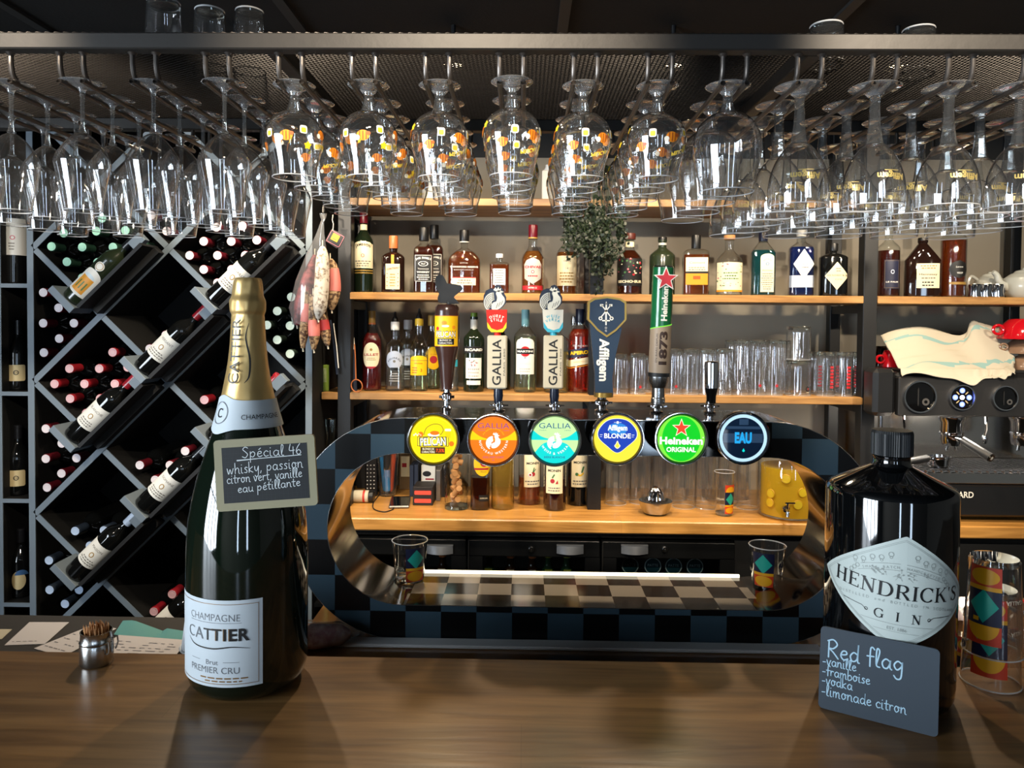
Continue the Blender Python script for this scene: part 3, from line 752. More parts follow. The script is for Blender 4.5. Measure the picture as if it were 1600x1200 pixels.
# expanded mesh: two families of slanting strands
b = MB(); pit = 0.0088; dx = 0.0165 / 0.0088
mat('mesh_steel', '2b2724', 0.42, metal=0.6)
y0, y1 = YR0 + 0.01, YR1 + 0.03; zz = ZF1 + 0.001; sl = 0.0150 / 0.0088
span = (y1 - y0) * sl
x = RX0 - span
while x < RX1:
    for s in (1, -1):
        xa, xb = (x, x + span) if s > 0 else (x + span, x)
        ya, yb = y0, y1
        # clip to the frame
        def cl(xa, ya, xb, yb):
            if xa == xb: return None
            t0, t1 = 0.0, 1.0
            d = xb - xa
            ta, tb = (RX0 - xa) / d, (RX1 - xa) / d
            if ta > tb: ta, tb = tb, ta
            t0, t1 = max(t0, ta), min(t1, tb)
            return (xa + d * t0, ya + (yb - ya) * t0, xa + d * t1, ya + (yb - ya) * t1) if t1 > t0 else None
        q = cl(xa, ya, xb, yb)
        if q:
            xa, ya, xb, yb = q; w = 0.0014; z = zz + (0.0012 if s > 0 else 0)
            b.add([(xa - w, ya, z), (xa + w, ya, z + 0.0012), (xb + w, yb, z + 0.0012), (xb - w, yb, z), (xa - w, ya, z + 0.001), (xa + w, ya, z + 0.0022), (xb + w, yb, z + 0.0022), (xb - w, yb, z + 0.001)],
                  [(0, 3, 2, 1), (4, 5, 6, 7), (0, 1, 5, 4), (2, 3, 7, 6), (0, 4, 7, 3), (1, 2, 6, 5)], 'mesh_steel')
    x += 0.0150
rsub(b, 'mesh_top')
ROWX = [-0.0254 + 0.1187 * (k - 8) for k in range(17)]
for xr in ROWX:
    for s in (-1, 1):
        x = xr + s * 0.0192
        pts = [(x, YR0 + 0.02, ZF0 + 0.002), (x, YR0 + 0.02, ZROD + 0.030), (x, YR0 + 0.024, ZROD + 0.014), (x, YR0 + 0.036, ZROD + 0.004), (x, YR0 + 0.052, ZROD), (x, YR1 - 0.02, ZROD),
               (x, YR1 - 0.008, ZROD + 0.004), (x, YR1 + 0.006, ZROD + 0.016), (x, YR1 + 0.008, ZF0 + 0.002)]
        b = MB(); b.tube(pts[:1] + [tuple(p) for p in catmull(pts[1:-1], 3)] + pts[-1:], 0.0042, 'raw_steel', 10)
        b.lathe([(0.0042, -0.005), (0.0085, 0.0)], 'raw_steel', 10, (x, YR0 + 0.02, ZF0 + 0.001)); rsub(b, 'rod')

# ------------------------------------------------------------------ stemware: hangs upside down, z = 0 at the underside of the foot on the rods
ZFOOT = ZROD + 0.0042
mat('print_orange', 'e08a1e', 0.4); mat('print_brown', 'a1501a', 0.4); mat('print_yellow', 'f2cf2a', 0.4); mat('print_white', 'f3efe2', 0.4); mat('print_gold', '9c8c52', 0.35, metal=0.3); mat('print_red', 'c8251f', 0.4)
def smooth_prof(p, n=5): return [(q.x, q.y) for q in catmull([(*a, 0) for a in p], n)]
def foot_mesh(R, rs, t=0.003):
    b = MB(); b.lathe([(0.0, t + 0.0008), (R * .55, t + 0.0002), (R * .93, t - 0.0008), (R, t * .45), (R * .93, 0.0), (R * .5, -0.0022), (rs * 1.8, -0.006), (rs * 1.15, -0.012), (0.0, -0.0125)], 'foot_glass', 28); return b
def stem_mesh(z0, z1, prof):
    b = MB(); b.lathe([(0, z0)] + prof + [(0, z1)], 'stem_glass', 14); return b
def bowl_mesh(prof, n=32):
    b = MB(); b.lathe(prof, 'clear_glass', n, caps=False)
    r, z = prof[-1]; b.torus((0, 0, z), r - 0.0004, 0.0009, 'rim_glass', n, 6); return b

def make_wine():
    t = thing('wine_glass', '-', 'wine glass')
    foot_mesh(0.036, 0.004).build('foot', t)
    stem_mesh(-0.011, -0.078, [(0.0046, -0.011), (0.0034, -0.03), (0.0034, -0.06), (0.005, -0.074), (0.007, -0.0775)]).build('stem', t)
    bowl_mesh(smooth_prof([(0.0, -0.079), (0.009, -0.081), (0.022, -0.092), (0.0365, -0.112), (0.0422, -0.126), (0.0418, -0.136), (0.0375, -0.156), (0.0325, -0.182), (0.0285, -0.208)])).build('bowl', t)
    return t
def deco(art, mb, prof):
    """printed on the bowl: (u along the girth, v = z)"""
    def rad(z):
        for (r0, z0), (r1, z1) in zip(prof, prof[1:]):
            if z1 <= z <= z0: return r0 + (r1 - r0) * (z0 - z) / max(1e-6, z0 - z1)
        return prof[-1][0]
    art.to(mb, lambda u, v, d: Vector(((rad(v) + .0004 + d) * math.sin(u / .045), -(rad(v) + .0004 + d) * math.cos(u / .045), v)), 0.0002, cut=0.006, cutv=0.006)
GOB = smooth_prof([(0.0, -0.040), (0.010, -0.041), (0.026, -0.047), (0.0405, -0.060), (0.0470, -0.079), (0.0462, -0.096), (0.0415, -0.115), (0.0370, -0.132), (0.0355, -0.150)])
def make_goblet():
    t = thing('beer_goblet', '-', 'beer glass')
    foot_mesh(0.0345, 0.008, 0.004).build('foot', t)
    stem_mesh(-0.010, -0.043, [(0.0095, -0.010), (0.0075, -0.018), (0.0085, -0.026), (0.0105, -0.034), (0.013, -0.0415)]).build('stem', t)
    bw = bowl_mesh(GOB).build('bowl', t)
    a = Art()
    for k, (u, v, s) in enumerate(((-0.074, -.080, 1.0), (0.026, -.091, 1.05), (0.088, -.082, 1.0), (-.024, -.104, .9))):
        a.disc(u, v, .0095 * s, 'print_orange', 1, ry=.0078 * s, n=18)
        for q in (-.5, .0, .5): a.rect(u + q * .0095 * s - .001, v - .0064 * s, u + q * .0095 * s + .001, v + .0064 * s, 'print_brown', 2)
        a.disc(u - .0085 * s, v - .0035 * s, .0040 * s, 'print_white', 2, n=12); a.disc(u + .008 * s, v + .003 * s, .003 * s, 'print_brown', 2, n=10)
    for u, v in ((-0.060, -.071), (0.060, -.104)): a.star(u, v, .007, 'print_yellow', 1, 0.62)
    for u, v in ((-0.004, -.085), (0.052, -.080)): a.rrect(u - .0055, v - .0065, u + .0055, v + .0065, .003, 'print_white', 1); a.rrect(u - .0038, v - .005, u + .0038, v + .003, .002, 'print_yellow', 2)
    for u, v in ((-.048, -.068), (-.044, -.073), (.036, -.078)): a.disc(u, v, .002, 'print_white', 1, ry=.0012, n=10)
    a.text('PELICAN', 0.100, -.100, .0065, 'print_yellow', 2, rot=PI, bold=.02)
    mb = MB(); deco(a, mb, GOB); mb.build('print', bw)
    return t
BIG = smooth_prof([(0.0, -0.040), (0.012, -0.041), (0.030, -0.047), (0.047, -0.064), (0.0545, -0.088), (0.0545, -0.108), (0.050, -0.132), (0.0455, -0.152), (0.0435, -0.170)])
def make_big():
    t = thing('beer_goblet', '-', 'beer glass')
    foot_mesh(0.0365, 0.008, 0.004).build('foot', t)
    stem_mesh(-0.010, -0.043, [(0.0095, -0.010), (0.0078, -0.018), (0.009, -0.026), (0.011, -0.034), (0.014, -0.0415)]).build('stem', t)
    bowl_mesh(BIG).build('bowl', t); return t
CHA = smooth_prof([(0.0, -0.088), (0.012, -0.089), (0.023, -0.098), (0.035, -0.115), (0.0435, -0.136), (0.0480, -0.158), (0.0490, -0.176), (0.0475, -0.192)])
def make_chalice():
    t = thing('abbey_beer_glass', '-', 'beer glass')
    foot_mesh(0.041, 0.009, 0.0045).build('foot', t)
    b = MB(); b.lathe([(0, -.011), (0.0088, -.011), (0.0078, -.03), (0.0095, -.06), (0.0125, -.082), (0.0145, -.0915), (0, -.0925)], 'stem_glass', 8); b.build('stem', t, smooth=15)
    bw = bowl_mesh(CHA).build('bowl', t)
    a = Art(); a.text('Affligem', 0.0, -.150, .0105, 'print_gold', 1, rot=PI, bold=.025, w=.046); a.rect(-.012, -.1405, .012, -.1395, 'print_gold', 1)
    mb = MB(); deco(a, mb, CHA); mb.build('print', bw)
    return t
kinds = {'w': (make_wine, 'clear tulip wine glass', 'upturned wine glasses on the rack'), 'g': (make_goblet, 'orange printed beer goblet', 'printed beer goblets on the rack'),
         'b': (make_big, 'large plain beer goblet', 'plain beer goblets on the rack'), 'c': (make_chalice, 'gold lettered beer chalice', 'lettered beer chalices on the rack')}
rows = 'wwwww' + 'gggggg' + 'b' + 'ccccc'
ys = {'w': [1.215 + 0.0885 * k for k in range(5)], 'g': [1.222 + 0.100 * k for k in range(5)], 'b': [1.220 + 0.112 * k for k in range(4)], 'c': [1.226 + 0.102 * k for k in range(5)]}
proto = {}
rnd = random.Random(3)
for k, ch in enumerate(rows):
    mk, what, grp = kinds[ch]
    for j, y in enumerate(ys[ch]):
        off = rnd.uniform(-.004, .004)
        yy = y + rnd.uniform(-.0008, .0008) + (0.0 if ch != 'w' else 0.006 * (k % 2))
        if ch not in proto: proto[ch] = mk(); o = proto[ch]
        else: o = dup(proto[ch], (0, 0, 0))
        o.location = (ROWX[k] + off, yy - (.02 if k == 8 and ch == 'g' else 0), ZFOOT); o.rotation_euler = (0, 0, rnd.uniform(-.6, .6) if ch in 'gc' else rnd.uniform(0, 6))
        tag(o, '%s, %s from the front in the %s row from the left' % (what, ORD[j], ORD[k] if k < 16 else 'last'), 'wine glass' if ch == 'w' else 'beer glass', grp)

# tumblers standing on the mesh
def make_tumbler(R, Rt, hgt):
    t = thing('tumbler', '-', 'tumbler')
    b = MB(); b.lathe([(R * .98, 0), (R, 0.0), (Rt, hgt * .93), (Rt * .93, hgt), (0, hgt)], 'clear_glass', 32, caps=False); b.torus((0, 0, hgt * .985), Rt * .94, .0016, 'rim_glass', 32, 6); b.torus((0, 0, 0.001), R, .0009, 'rim_glass', 32, 6); b.build('glass_body', t)
    b = MB(); b.lathe([(0, hgt - .009), (Rt * .9, hgt - .009), (Rt * .93, hgt - .001), (0, hgt - .0012)], 'solid_glass', 28); b.build('thick_base', t)
    return t
tp = None
for px, topy, w, Y, lab in ((256, 3, 50, 1.24, 'tallest clear tumbler upturned on the mesh of the rack'), (328, 16, 46, 1.34, 'middle clear tumbler of three upturned on the mesh'), (390, 17, 44, 1.36, 'clear tumbler upturned on the mesh, nearest the left support'), (1290, 40, 50, 1.32, 'low clear tumbler on the mesh above the right rows'), (1434, 46, 48, 1.36, 'low clear tumbler on the mesh nearest the right end')):
    zb = ZF1 + 0.0042; hgt = zat(px, topy, Y) - zb
    tp = make_tumbler(w * 1.12 * Y / F / 2, w * Y / F / 2 * .98, max(hgt, 0.04)); tp.location = (on(px, Y, zb).x, Y, zb)
    tag(tp, lab, 'tumbler', 'tumblers on top of the rack')
# ------------------------------------------------------------------ the tap tower: a hollow stadium with a checkered face
def rel(mb, name, root, par=None, label=None, smooth=35):
    L = root.location
    mb.v = [(p[0] - L.x, p[1] - L.y, p[2] - L.z) for p in mb.v]
    return mb.build(name, par or root, smooth=smooth, label=label)

def checker_mat(name, c1, c2, size, org, flatz=False, rough=0.15, coat=0.0):
    m = bpy.data.materials.new(name); m.use_nodes = True; nt = m.node_tree; b = nt.nodes['Principled BSDF']
    tc = nt.nodes.new('ShaderNodeTexCoord'); mp = nt.nodes.new('ShaderNodeMapping'); mp.vector_type = 'POINT'
    k = 1 / size; ky = 3 / 0.195 if flatz else k; mp.inputs['Scale'].default_value = (k, ky, 0) if flatz else (k, 0, k)
    mp.inputs['Location'].default_value = (-org[0] * k, -org[1] * ky if flatz else 0.5, 0.5 if flatz else -org[2] * k)
    ch = nt.nodes.new('ShaderNodeTexChecker'); ch.inputs['Scale'].default_value = 1.0
    ch.inputs['Color1'].default_value = (*lin(c1), 1); ch.inputs['Color2'].default_value = (*lin(c2), 1)
    nt.links.new(tc.outputs['Object'], mp.inputs[0]); nt.links.new(mp.outputs[0], ch.inputs['Vector'])
    nt.links.new(ch.outputs[0], b.inputs['Base Color']); b.inputs['Roughness'].default_value = rough
    b.inputs['Coat Weight'].default_value = coat
    MATS[name] = m; return m

TD = 0.195
pl, pr = at(630, 830, YT), at(1201, 832, YT)
TCX, TCZ, THL = (pl.x + pr.x) / 2, 0, (pr.x - pl.x) / 2
RO, RI = 176 * YT / F, 121 * YT / F
TCZ = max((pl.z + pr.z) / 2, ZB + 0.0015 + RO)
tw = thing('beer_tap_tower', 'ring shaped beer tap tower with black and blue grey checkered face and six taps', 'beer tap tower', (TCX, YT + TD / 2, ZB + 0.0005))
mat('gloss_black', '08090a', 0.07, coat=0.5)
mat('gloss_top', '1d1c1a', 0.10, coat=0.4)
SQ = 56.2 * YT / F
ox, oz = at(633.6, 955, YT).x - TCX, at(633.6, 955, YT).z - (ZB + 0.0005)
checker_mat('tower_checks', '2e404b', '050607', SQ, (ox, 0, oz), rough=0.30)
MATS['tower_checks'].node_tree.nodes['Principled BSDF'].inputs['Specular IOR Level'].default_value = 0.35
checker_mat('tray_checks', '7d756a', '1f1812', SQ * 0.985, (ox, -TD / 2, 0), True, rough=0.10)
def stad(r, n=28):
    p = []
    for k in range(n + 1): t = math.radians(-90 + 180 * k / n); p.append((THL + r * math.cos(t), r * math.sin(t)))
    for k in range(n + 1): t = math.radians(90 + 180 * k / n); p.append((-THL + r * math.cos(t), r * math.sin(t)))
    return [(TCX + x, TCZ + z) for x, z in p]
so, si = stad(RO), stad(RI); NS = len(so); y0, y1 = YT, YT + TD
def ring_faces(b, A, B, y, m, flip=False):
    vs_ = [(x, y, z) for x, z in A] + [(x, y, z) for x, z in B]
    b.add(vs_, [((i, (i + 1) % NS, NS + (i + 1) % NS, NS + i) if flip else (i, NS + i, NS + (i + 1) % NS, (i + 1) % NS)) for i in range(NS)], m)
def band(b, A, m, flip=False, sel=None):
    vs_ = [(x, y0, z) for x, z in A] + [(x, y1, z) for x, z in A]
    b.add(vs_, [((i, NS + i, NS + (i + 1) % NS, (i + 1) % NS) if flip else (i, (i + 1) % NS, NS + (i + 1) % NS, NS + i)) for i in range(NS) if sel is None or sel(i)], m)
nh = NS // 2
b = MB(); band(b, so, 'gloss_top'); ring_faces(b, so, si, y1, 'gloss_black')
rel(b, 'shell', tw)
b = MB(); ring_faces(b, so, si, y0, 'tower_checks', True); rel(b, 'checkered_face', tw)
b = MB(); band(b, si, 'dark_chrome', True, lambda i: i != NS - 1); rel(b, 'inner_lining', tw, label='mirror polished inner lining')
b = MB(); xa, xb = si[NS - 1][0], si[0][0]
b.add([(xa, y0, si[0][1]), (xb, y0, si[0][1]), (xb, y1, si[0][1]), (xa, y1, si[0][1])], [(0, 1, 2, 3)], 'tray_checks'); rel(b, 'drip_floor', tw, label='grey and dark checkered drip floor')
b = MB(); mat('glow_strip', 'fff0d0', 0.5, emit=1.6)  # emissive strip gives the bright white band along the back edge
b.box(((xa + xb) / 2, y1 - 0.004, si[0][1] + 0.0035), (xb - xa, 0.006, 0.006), 'glow_strip'); rel(b, 'bright_strip', tw, label='glowing white strip')
b = MB()
for A in (so, si):
    b.tube([(x, y0 + 0.001, z) for x, z in A] + [(A[0][0], y0 + 0.001, A[0][1])], 0.0011, 'brushed_steel', 6, caps=False)
rel(b, 'edge_trim', tw)
b = MB(); zt0, zt1 = TCZ + RI + 0.0005, TCZ + RO - 0.001
b.box((TCX + (at(632, 690, YT).x + at(1205, 690, YT).x) / 2 - TCX, YT - 0.002, (zt0 + zt1) / 2), (at(1205, 690, YT).x - at(632, 690, YT).x, 0.005, zt1 - zt0), 'gloss_black', bev=0.001); rel(b, 'tap_panel', tw)
b = MB(); mat('satin_steel', 'c9cbcc', .5)
b.box((TCX - .02, 1.4305, ZB + 0.004), (2 * THL + 0.24, 0.035, 0.007), 'satin_steel', bev=0.002)
plinth = b.build('steel_strip'); tag(plinth, 'thin steel edge strip along the foot of the tap tower', 'strip')

# ------------------------------------------------------------------ emblems
ROOSTER = [(-.55, -.95), (-.2, -1.0), (.1, -.95), (.45, -.6), (.75, -.25), (.8, .1), (.62, .4), (.45, .55), (.62, .58), (.5, .72), (.35, .95), (.22, .8), (.12, .98), (.02, .78), (-.12, .88), (-.08, .65),
           (-.02, .45), (-.1, .1), (-.25, -.02), (-.35, .2), (-.5, .42), (-.75, .38), (-.95, .1), (-1.0, -.25), (-.95, -.6), (-.8, -.8), (-.78, -.4), (-.6, -.75)]
def rooster(a, cx, cy, s, m, l=1, dark=None):
    # body and neck
    neck = catmull([(-.25, -.9, 0), (.25, -.85, 0), (.7, -.4, 0), (.75, .05, 0), (.5, .4, 0), (.42, .68, 0), (.2, .72, 0), (.02, .5, 0), (.12, .15, 0), (.05, -.2, 0), (-.2, -.3, 0), (-.35, -.6, 0)], 4, True)
    a.poly([(cx + p.x * s, cy + p.y * s) for p in neck], m, l)
    for k in range(5):   # tail plumes
        r = 1.0 - .17 * k
        a.stroke([(cx + s * (-.15 + (.78 * r) * math.cos(math.radians(t))) , cy + s * (-.30 + .78 * r * math.sin(math.radians(t)))) for t in range(95, 245 - k * 6, 12)], [.125 * s] * 1 + [.13 * s] * 20 if False else .132 * s, m, l)
    a.poly([(cx + x * s, cy + y * s) for x, y in ((-.2, .75), (-.02, .98), (.08, .8), (.22, 1.02), (.3, .8), (.44, .92), (.42, .66), (.1, .6))], m, l)
    a.poly([(cx + x * s, cy + y * s) for x, y in ((.42, .7), (.68, .6), (.45, .52))], m, l)
    if dark:
        for k in range(4):
            r = 1.0 - .17 * k - .085
            a.stroke([(cx + s * (-.15 + .78 * r * math.cos(math.radians(t))), cy + s * (-.30 + .78 * r * math.sin(math.radians(t)))) for t in range(100, 240 - k * 6, 10)], .038 * s, dark, l + 1)
        a.disc(cx + .26 * s, cy + .62 * s, .05 * s, dark, l + 1, n=10)
        for k in range(3): a.stroke([(cx + (.05 + .2 * k) * s, cy + (-.75 + .12 * k) * s), (cx + (.2 + .2 * k) * s, cy + (-.35 + .1 * k) * s)], .04 * s, dark, l + 1)
    return a
def drop(a, cx, cy, r, m, l):
    return a.poly([(p.x, p.y) for p in catmull([(cx, cy + 1.7 * r, 0), (cx + .55 * r, cy + .65 * r, 0), (cx + r, cy - .1 * r, 0), (cx, cy - r, 0), (cx - r, cy - .1 * r, 0), (cx - .55 * r, cy + .65 * r, 0)], 4, True)], m, l)

def glow(name, c, e=0.92):
    m = mat(name, c, 0.4, emit=e, spec=0.3); q = m.node_tree.nodes['Principled BSDF'].inputs['Base Color']; q.default_value = (*[x * 0.12 for x in q.default_value[:3]], 1); return m
for n, c in (('lit_yellow', 'ffdf00'), ('lit_cream', 'fff6cf'), ('lit_brown', '4a2f10'), ('lit_red', 'f0541a'), ('lit_orange', 'ff7a0c'), ('lit_amber', 'ffd200'), ('lit_purple', '8d4f86'), ('lit_white', 'fdfcf4'),
             ('lit_lime', 'c8f2a4'), ('lit_teal', '06d8d2'), ('lit_navy', '2c5a8a'), ('lit_blue', '1c3fb0'), ('lit_blue_pale', '2f86d8'), ('lit_gold', 'ffe23a'), ('lit_green', '06c81c'), ('lit_green_pale', '7ee83c'), ('lit_star', 'f2411e'), ('lit_cyan', '1f9fe0'), ('lit_ice', 'b7dcf6')):
    glow(n, c)
mat('screen_blue', '16283f', 0.06, coat=1.0); mat('screen_grey', '3f5873', 0.06, coat=1.0); mat('ink', '101214', 0.5)

def art_pelican():
    a = Art(); a.disc(0, 0, 1, 'lit_yellow', 0, n=48)
    a.rrect(-.70, -.30, .66, .12, .03, 'ink', 1); a.rrect(-.68, -.28, .64, .10, .03, 'lit_gold', 2)
    a.text('PELICAN', -.02, -.09, .36, 'ink', 3, w=1.18, bold=.045, rot=.04); a.text('PELICAN', -.02, -.09, .32, 'lit_white', 4, w=1.10, bold=.02, rot=.04)
    a.rect(-.56, -.62, .50, -.33, 'lit_brown', 2); a.text('BLONDE DE', -.22, -.41, .085, 'lit_cream', 3, w=.5, bold=.02); a.text('CARACTÈRE', -.22, -.54, .085, 'lit_cream', 3, w=.56, bold=.02)
    a.text('7,5%', .29, -.47, .14, 'lit_red', 3, w=.36, bold=.03)
    a.ring(0, 0, .93, .95, 'lit_gold', 1)
    for x, y in ((-.55, .22), (.78, -.18)): a.disc(x, y, .11, 'lit_orange', 1, n=16)
    a.rrect(.52, .08, .74, .40, .04, 'lit_amber', 1); a.rrect(.49, .36, .76, .47, .04, 'lit_cream', 2)
    for k in range(5): a.disc(-.84 + .07 * k, .18 + .05 * (k % 2), .04, 'lit_cream', 1, n=10)
    a.stroke([(p.x, p.y) for p in catmull([(-.42, .2, 0), (-.3, .5, 0), (.0, .66, 0), (.3, .62, 0), (.42, .4, 0), (.3, .2, 0)], 6)], .022, 'ink', 1)
    a.disc(.05, .28, .20, 'lit_orange', 2, ry=.09, n=20); a.disc(.0, .20, .26, 'lit_white', 1, ry=.08, n=20)
    return a
def fans(a, up, side, low):
    a.disc(0, 0, 1, side, 0, n=48)
    p = [(math.cos(math.radians(t)), math.sin(math.radians(t))) for t in range(24, 157, 6)]
    c = [(q.x, q.y) for q in catmull([(-.92, .40, 0), (-.55, .14, 0), (0, 0.02, 0), (.55, .14, 0), (.92, .40, 0)], 5)]
    a.poly(p + c, up, 1) if False else a.faces(p + c, [tuple(range(len(p) + len(c)))], up, 1)
    return a
def art_gallia(up, side, low, ink, arc, foot, side2=None):
    a = fans(Art(), up, side, low)
    p = [(math.cos(math.radians(t)), math.sin(math.radians(t))) for t in range(180, 361, 6)]
    if side2:
        a.poly(p, side2, 1)
        c = [(q.x, q.y) for q in catmull([(.84, -.53, 0), (.5, -.16, 0), (0, -.06, 0), (-.5, -.16, 0), (-.84, -.53, 0)], 5)]
        p2 = [(math.cos(math.radians(t)), math.sin(math.radians(t))) for t in range(213, 328, 6)]
        a.poly(p2 + c, low, 2)
    else: a.poly(p, low, 1)
    a.text('GALLIA', 0, .62, .23, ink, 3, w=1.36); a.text('PARIS', -.52, .42, .04, ink, 3, w=.3); a.text('1890', .55, .42, .04, ink, 3, w=.26)
    rooster(a, .03, -.02, .36, 'lit_white', 4)
    a.arc_text(arc, 0, 0, .58, .10, 'lit_white', 3, mid=270, top=False, bold=.02); a.text(foot, 0, -.74, .085, ink, 3, w=.9, bold=.01)
    return a
def art_orange():
    a = art_gallia('lit_orange', 'lit_amber', 'lit_orange', 'lit_purple', 'NOUVEAU WESTERN', 'SOUL WEST COAST'); a.text('IPA', 0, -.87, .06, 'lit_purple', 3); a.arc_text('IPA NOTES SURVOLTÉES', 0, 0, .50, .055, 'lit_amber', 3, mid=90); return a
def art_teal():
    return art_gallia('lit_lime', 'lit_teal', 'lit_teal', 'lit_navy', 'WEISS & VERSA', 'BIÈRE BLANCHE', 'lit_lime')
def art_affligem():
    a = Art(); a.disc(0, 0, 1, 'lit_gold', 0, n=48)
    sh = catmull([(0, -.60, 0), (.45, -.30, 0), (.80, .05, 0), (.78, .40, 0), (.45, .76, 0), (0, .86, 0), (-.45, .76, 0), (-.78, .40, 0), (-.80, .05, 0), (-.45, -.30, 0)], 5, True)
    a.poly([(p.x * 1.04, p.y * 1.03) for p in sh], 'lit_cream', 1); a.poly([(p.x, p.y) for p in sh], 'lit_blue', 2); a.disc(0, .42, .42, 'lit_blue_pale', 3, ry=.26)
    a.text('Affligem', 0, .48, .22, 'lit_white', 4, w=.84, bold=.035); a.text('BLONDE', 0, .13, .20, 'lit_white', 4, w=1.14, bold=.03)
    for x in (-.70, .66): a.rect(x - .05, .16, x + .06, .18, 'lit_white', 4); a.rect(x - .05, .08, x + .04, .095, 'lit_white', 4)
    a.rect(-.16, .70, .16, .715, 'lit_white', 4); a.rect(-.04, .65, .04, .76, 'lit_white', 4); drop(a, 0, -.30, .13, 'lit_cream', 4); drop(a, 0, -.30, .09, 'lit_gold', 5)
    return a
def art_heineken():
    a = Art(); a.disc(0, 0, 1, 'lit_green_pale', 0, n=48); a.disc(0, 0, .82, 'lit_green', 1, ry=.97, n=48)
    a.star(0, .46, .42, 'lit_cream', 2, .42); a.star(0, .46, .35, 'lit_star', 3, .40)
    a.text('Heineken', 0, -.08, .30, 'lit_white', 3, w=1.84, bold=.04); a.text('ORIGINAL', 0, -.46, .20, 'lit_white', 3, w=1.26, bold=.03); a.text('®', .93, .06, .06, 'lit_white', 3)
    return a
def art_eau():
    a = Art(); a.disc(0, 0, .9, 'screen_blue', 0, n=48); a.ring(0, 0, .90, 1.06, 'lit_ice', 1, n=56)
    a.rect(-.86, -.20, .86, .20, 'screen_grey', 1); a.rect(-.75, .40, .75, .52, 'screen_grey', 1); a.rect(-.18, .58, .22, .84, 'screen_grey', 2)
    a.text('EAU', 0, .02, .44, 'lit_cyan', 3, w=.74, bold=.05); drop(a, .02, -.55, .06, 'lit_teal', 3)
    a.text('LEMPRE', 0, -.84, .03, 'lit_white', 3) if False else None
    return a
MED = [(677, 687, art_pelican, 'yellow round sign'), (771, 688, art_orange, 'orange round sign'), (867, 688, art_teal, 'turquoise and lime round sign'), (965, 686, art_affligem, 'yellow and blue round sign'), (1065, 686, art_heineken, 'green round sign'), (1162, 685, art_eau, 'dark round sign with blue rim')]
YM = 1.372; RM = 41.5 * YM / F
mat('rim_dark', '17110f', 0.12, coat=0.8); mat('rim_red', '2a0d0a', 0.12, coat=0.8)
for k, (px, py, fn, lab) in enumerate(MED):
    c = at(px, py, YM)
    b = MB(); M_ = 'rim_red' if k == 1 else 'rim_dark'
    b.lathe([(0.0, 0.004), (RM * .885, 0.004), (RM * .90, 0.0), (RM * .95, -0.003), (RM, 0.002), (RM, 0.018), (RM * .8, 0.030), (0.018, 0.034), (0.016, YT - YM - 0.004), (0, YT - YM - 0.004)], M_, 48, c, axis=(0, 1, 0))
    b.torus(c + Vector((0, 0.0, 0)), RM * .985, 0.0011, 'chrome', 48, 6, axis=(0, 1, 0))
    md = rel(b, 'tap_sign', tw, label=lab)
    b = MB(); fn().scale(RM * .88 if k < 5 else RM * .86).to(b, flat(c + Vector((0, 0.0032, 0))), 0.00022); rel(b, 'lit_face', tw, md)

# ------------------------------------------------------------------ tap handles
YH = 1.585
def hp(px, py, y=YH): return at(px, py, y)
PX = YH / F
mat('bottle_brown', '38241f', 0.25, coat=0.3); mat('label_yellow', 'e9b913', 0.45); mat('board_black', '16181a', 0.6)
mat('cream', 'b8af98', 0.4); mat('navy', '141b2c', 0.25); mat('tag_red', 'b81d13', 0.5, spec=.3); mat('tag_white', 'c4c2b6', 0.45); mat('teal', '2f9db4', 0.35); mat('afflig_blue', '15293e', 0.35); mat('gold', '9a7d3c', 0.3, metal=0.6); mat('paper_white', 'e4e0d4', 0.6)
mat('hk_green', '0f5a33', 0.2, coat=0.5); mat('hk_beige', '8f7f6c', 0.45); mat('print_dark', '33231c', 0.5); mat('star_red', 'b81d25', 0.3)
ztop_bar = TCZ + RO
def collar(px, name_par, r=8.5, y_top=622):
    c = hp(px, 640); z = ztop_bar + 0.0005; h = zat(px, y_top, YH) - z
    b = MB(); R_ = r * PX
    b.lathe([(R_ * 1.2, 0), (R_ * 1.25, h * .12), (R_ * .8, h * .2), (R_ * .8, h * .42), (R_ * 1.2, h * .5), (R_ * 1.2, h * .72), (R_ * .8, h * .8), (R_ * .8, h)], 'chrome', 20, (c.x, YH, z))
    for k in range(6):
        t = k * PI / 3; b.box((c.x + R_ * 1.5 * math.cos(t), YH + R_ * 1.5 * math.sin(t), z + h * .6), (R_ * .7, R_ * .35, h * .12), 'chrome', rot=Matrix.Rotation(t, 3, 'Z'))
    return b
# 1 brown bottle upside down with a black bird board
def lathe_px(b, px, prof, m, n=24, y=YH):
    """prof: (half width in px, pixel row)"""
    c = hp(px, prof[0][1]); b.lathe([(r * PX, zat(px, py, y)) for r, py in prof], m, n, (c.x, y, 0)); return b
b = MB(); lathe_px(b, 698, [(8.5, 608), (8.5, 603), (10.5, 590), (13, 570), (15, 556), (18.5, 543), (19.3, 534), (19.3, 486), (18.5, 480), (15, 476), (0, 475)], 'bottle_brown', 32)
h1 = rel(b, 'tap_handle', tw, label='brown bottle shaped handle')
rel(collar(698, h1, 6.5, 606), 'post', tw, h1)
b = MB(); a = Art(); wl = 22 * PX; hl = (541 - 493) * PX
a.rect(-wl, 0, wl, hl, 'label_yellow', 0); a.rect(-wl, 0, wl, .0012, 'print_brown', 1); a.rect(-wl, hl - .0012, wl, hl, 'print_brown', 1)
a.text('PELICAN', 0, hl * .40, hl * .20, 'ink', 1, w=wl * 1.5, bold=.05); a.text('PELICAN', 0, hl * .40, hl * .18, 'paper_white', 2, w=wl * 1.44, bold=.01); a.rect(-wl * .62, hl * .06, wl * .62, hl * .26, 'ink', 1)
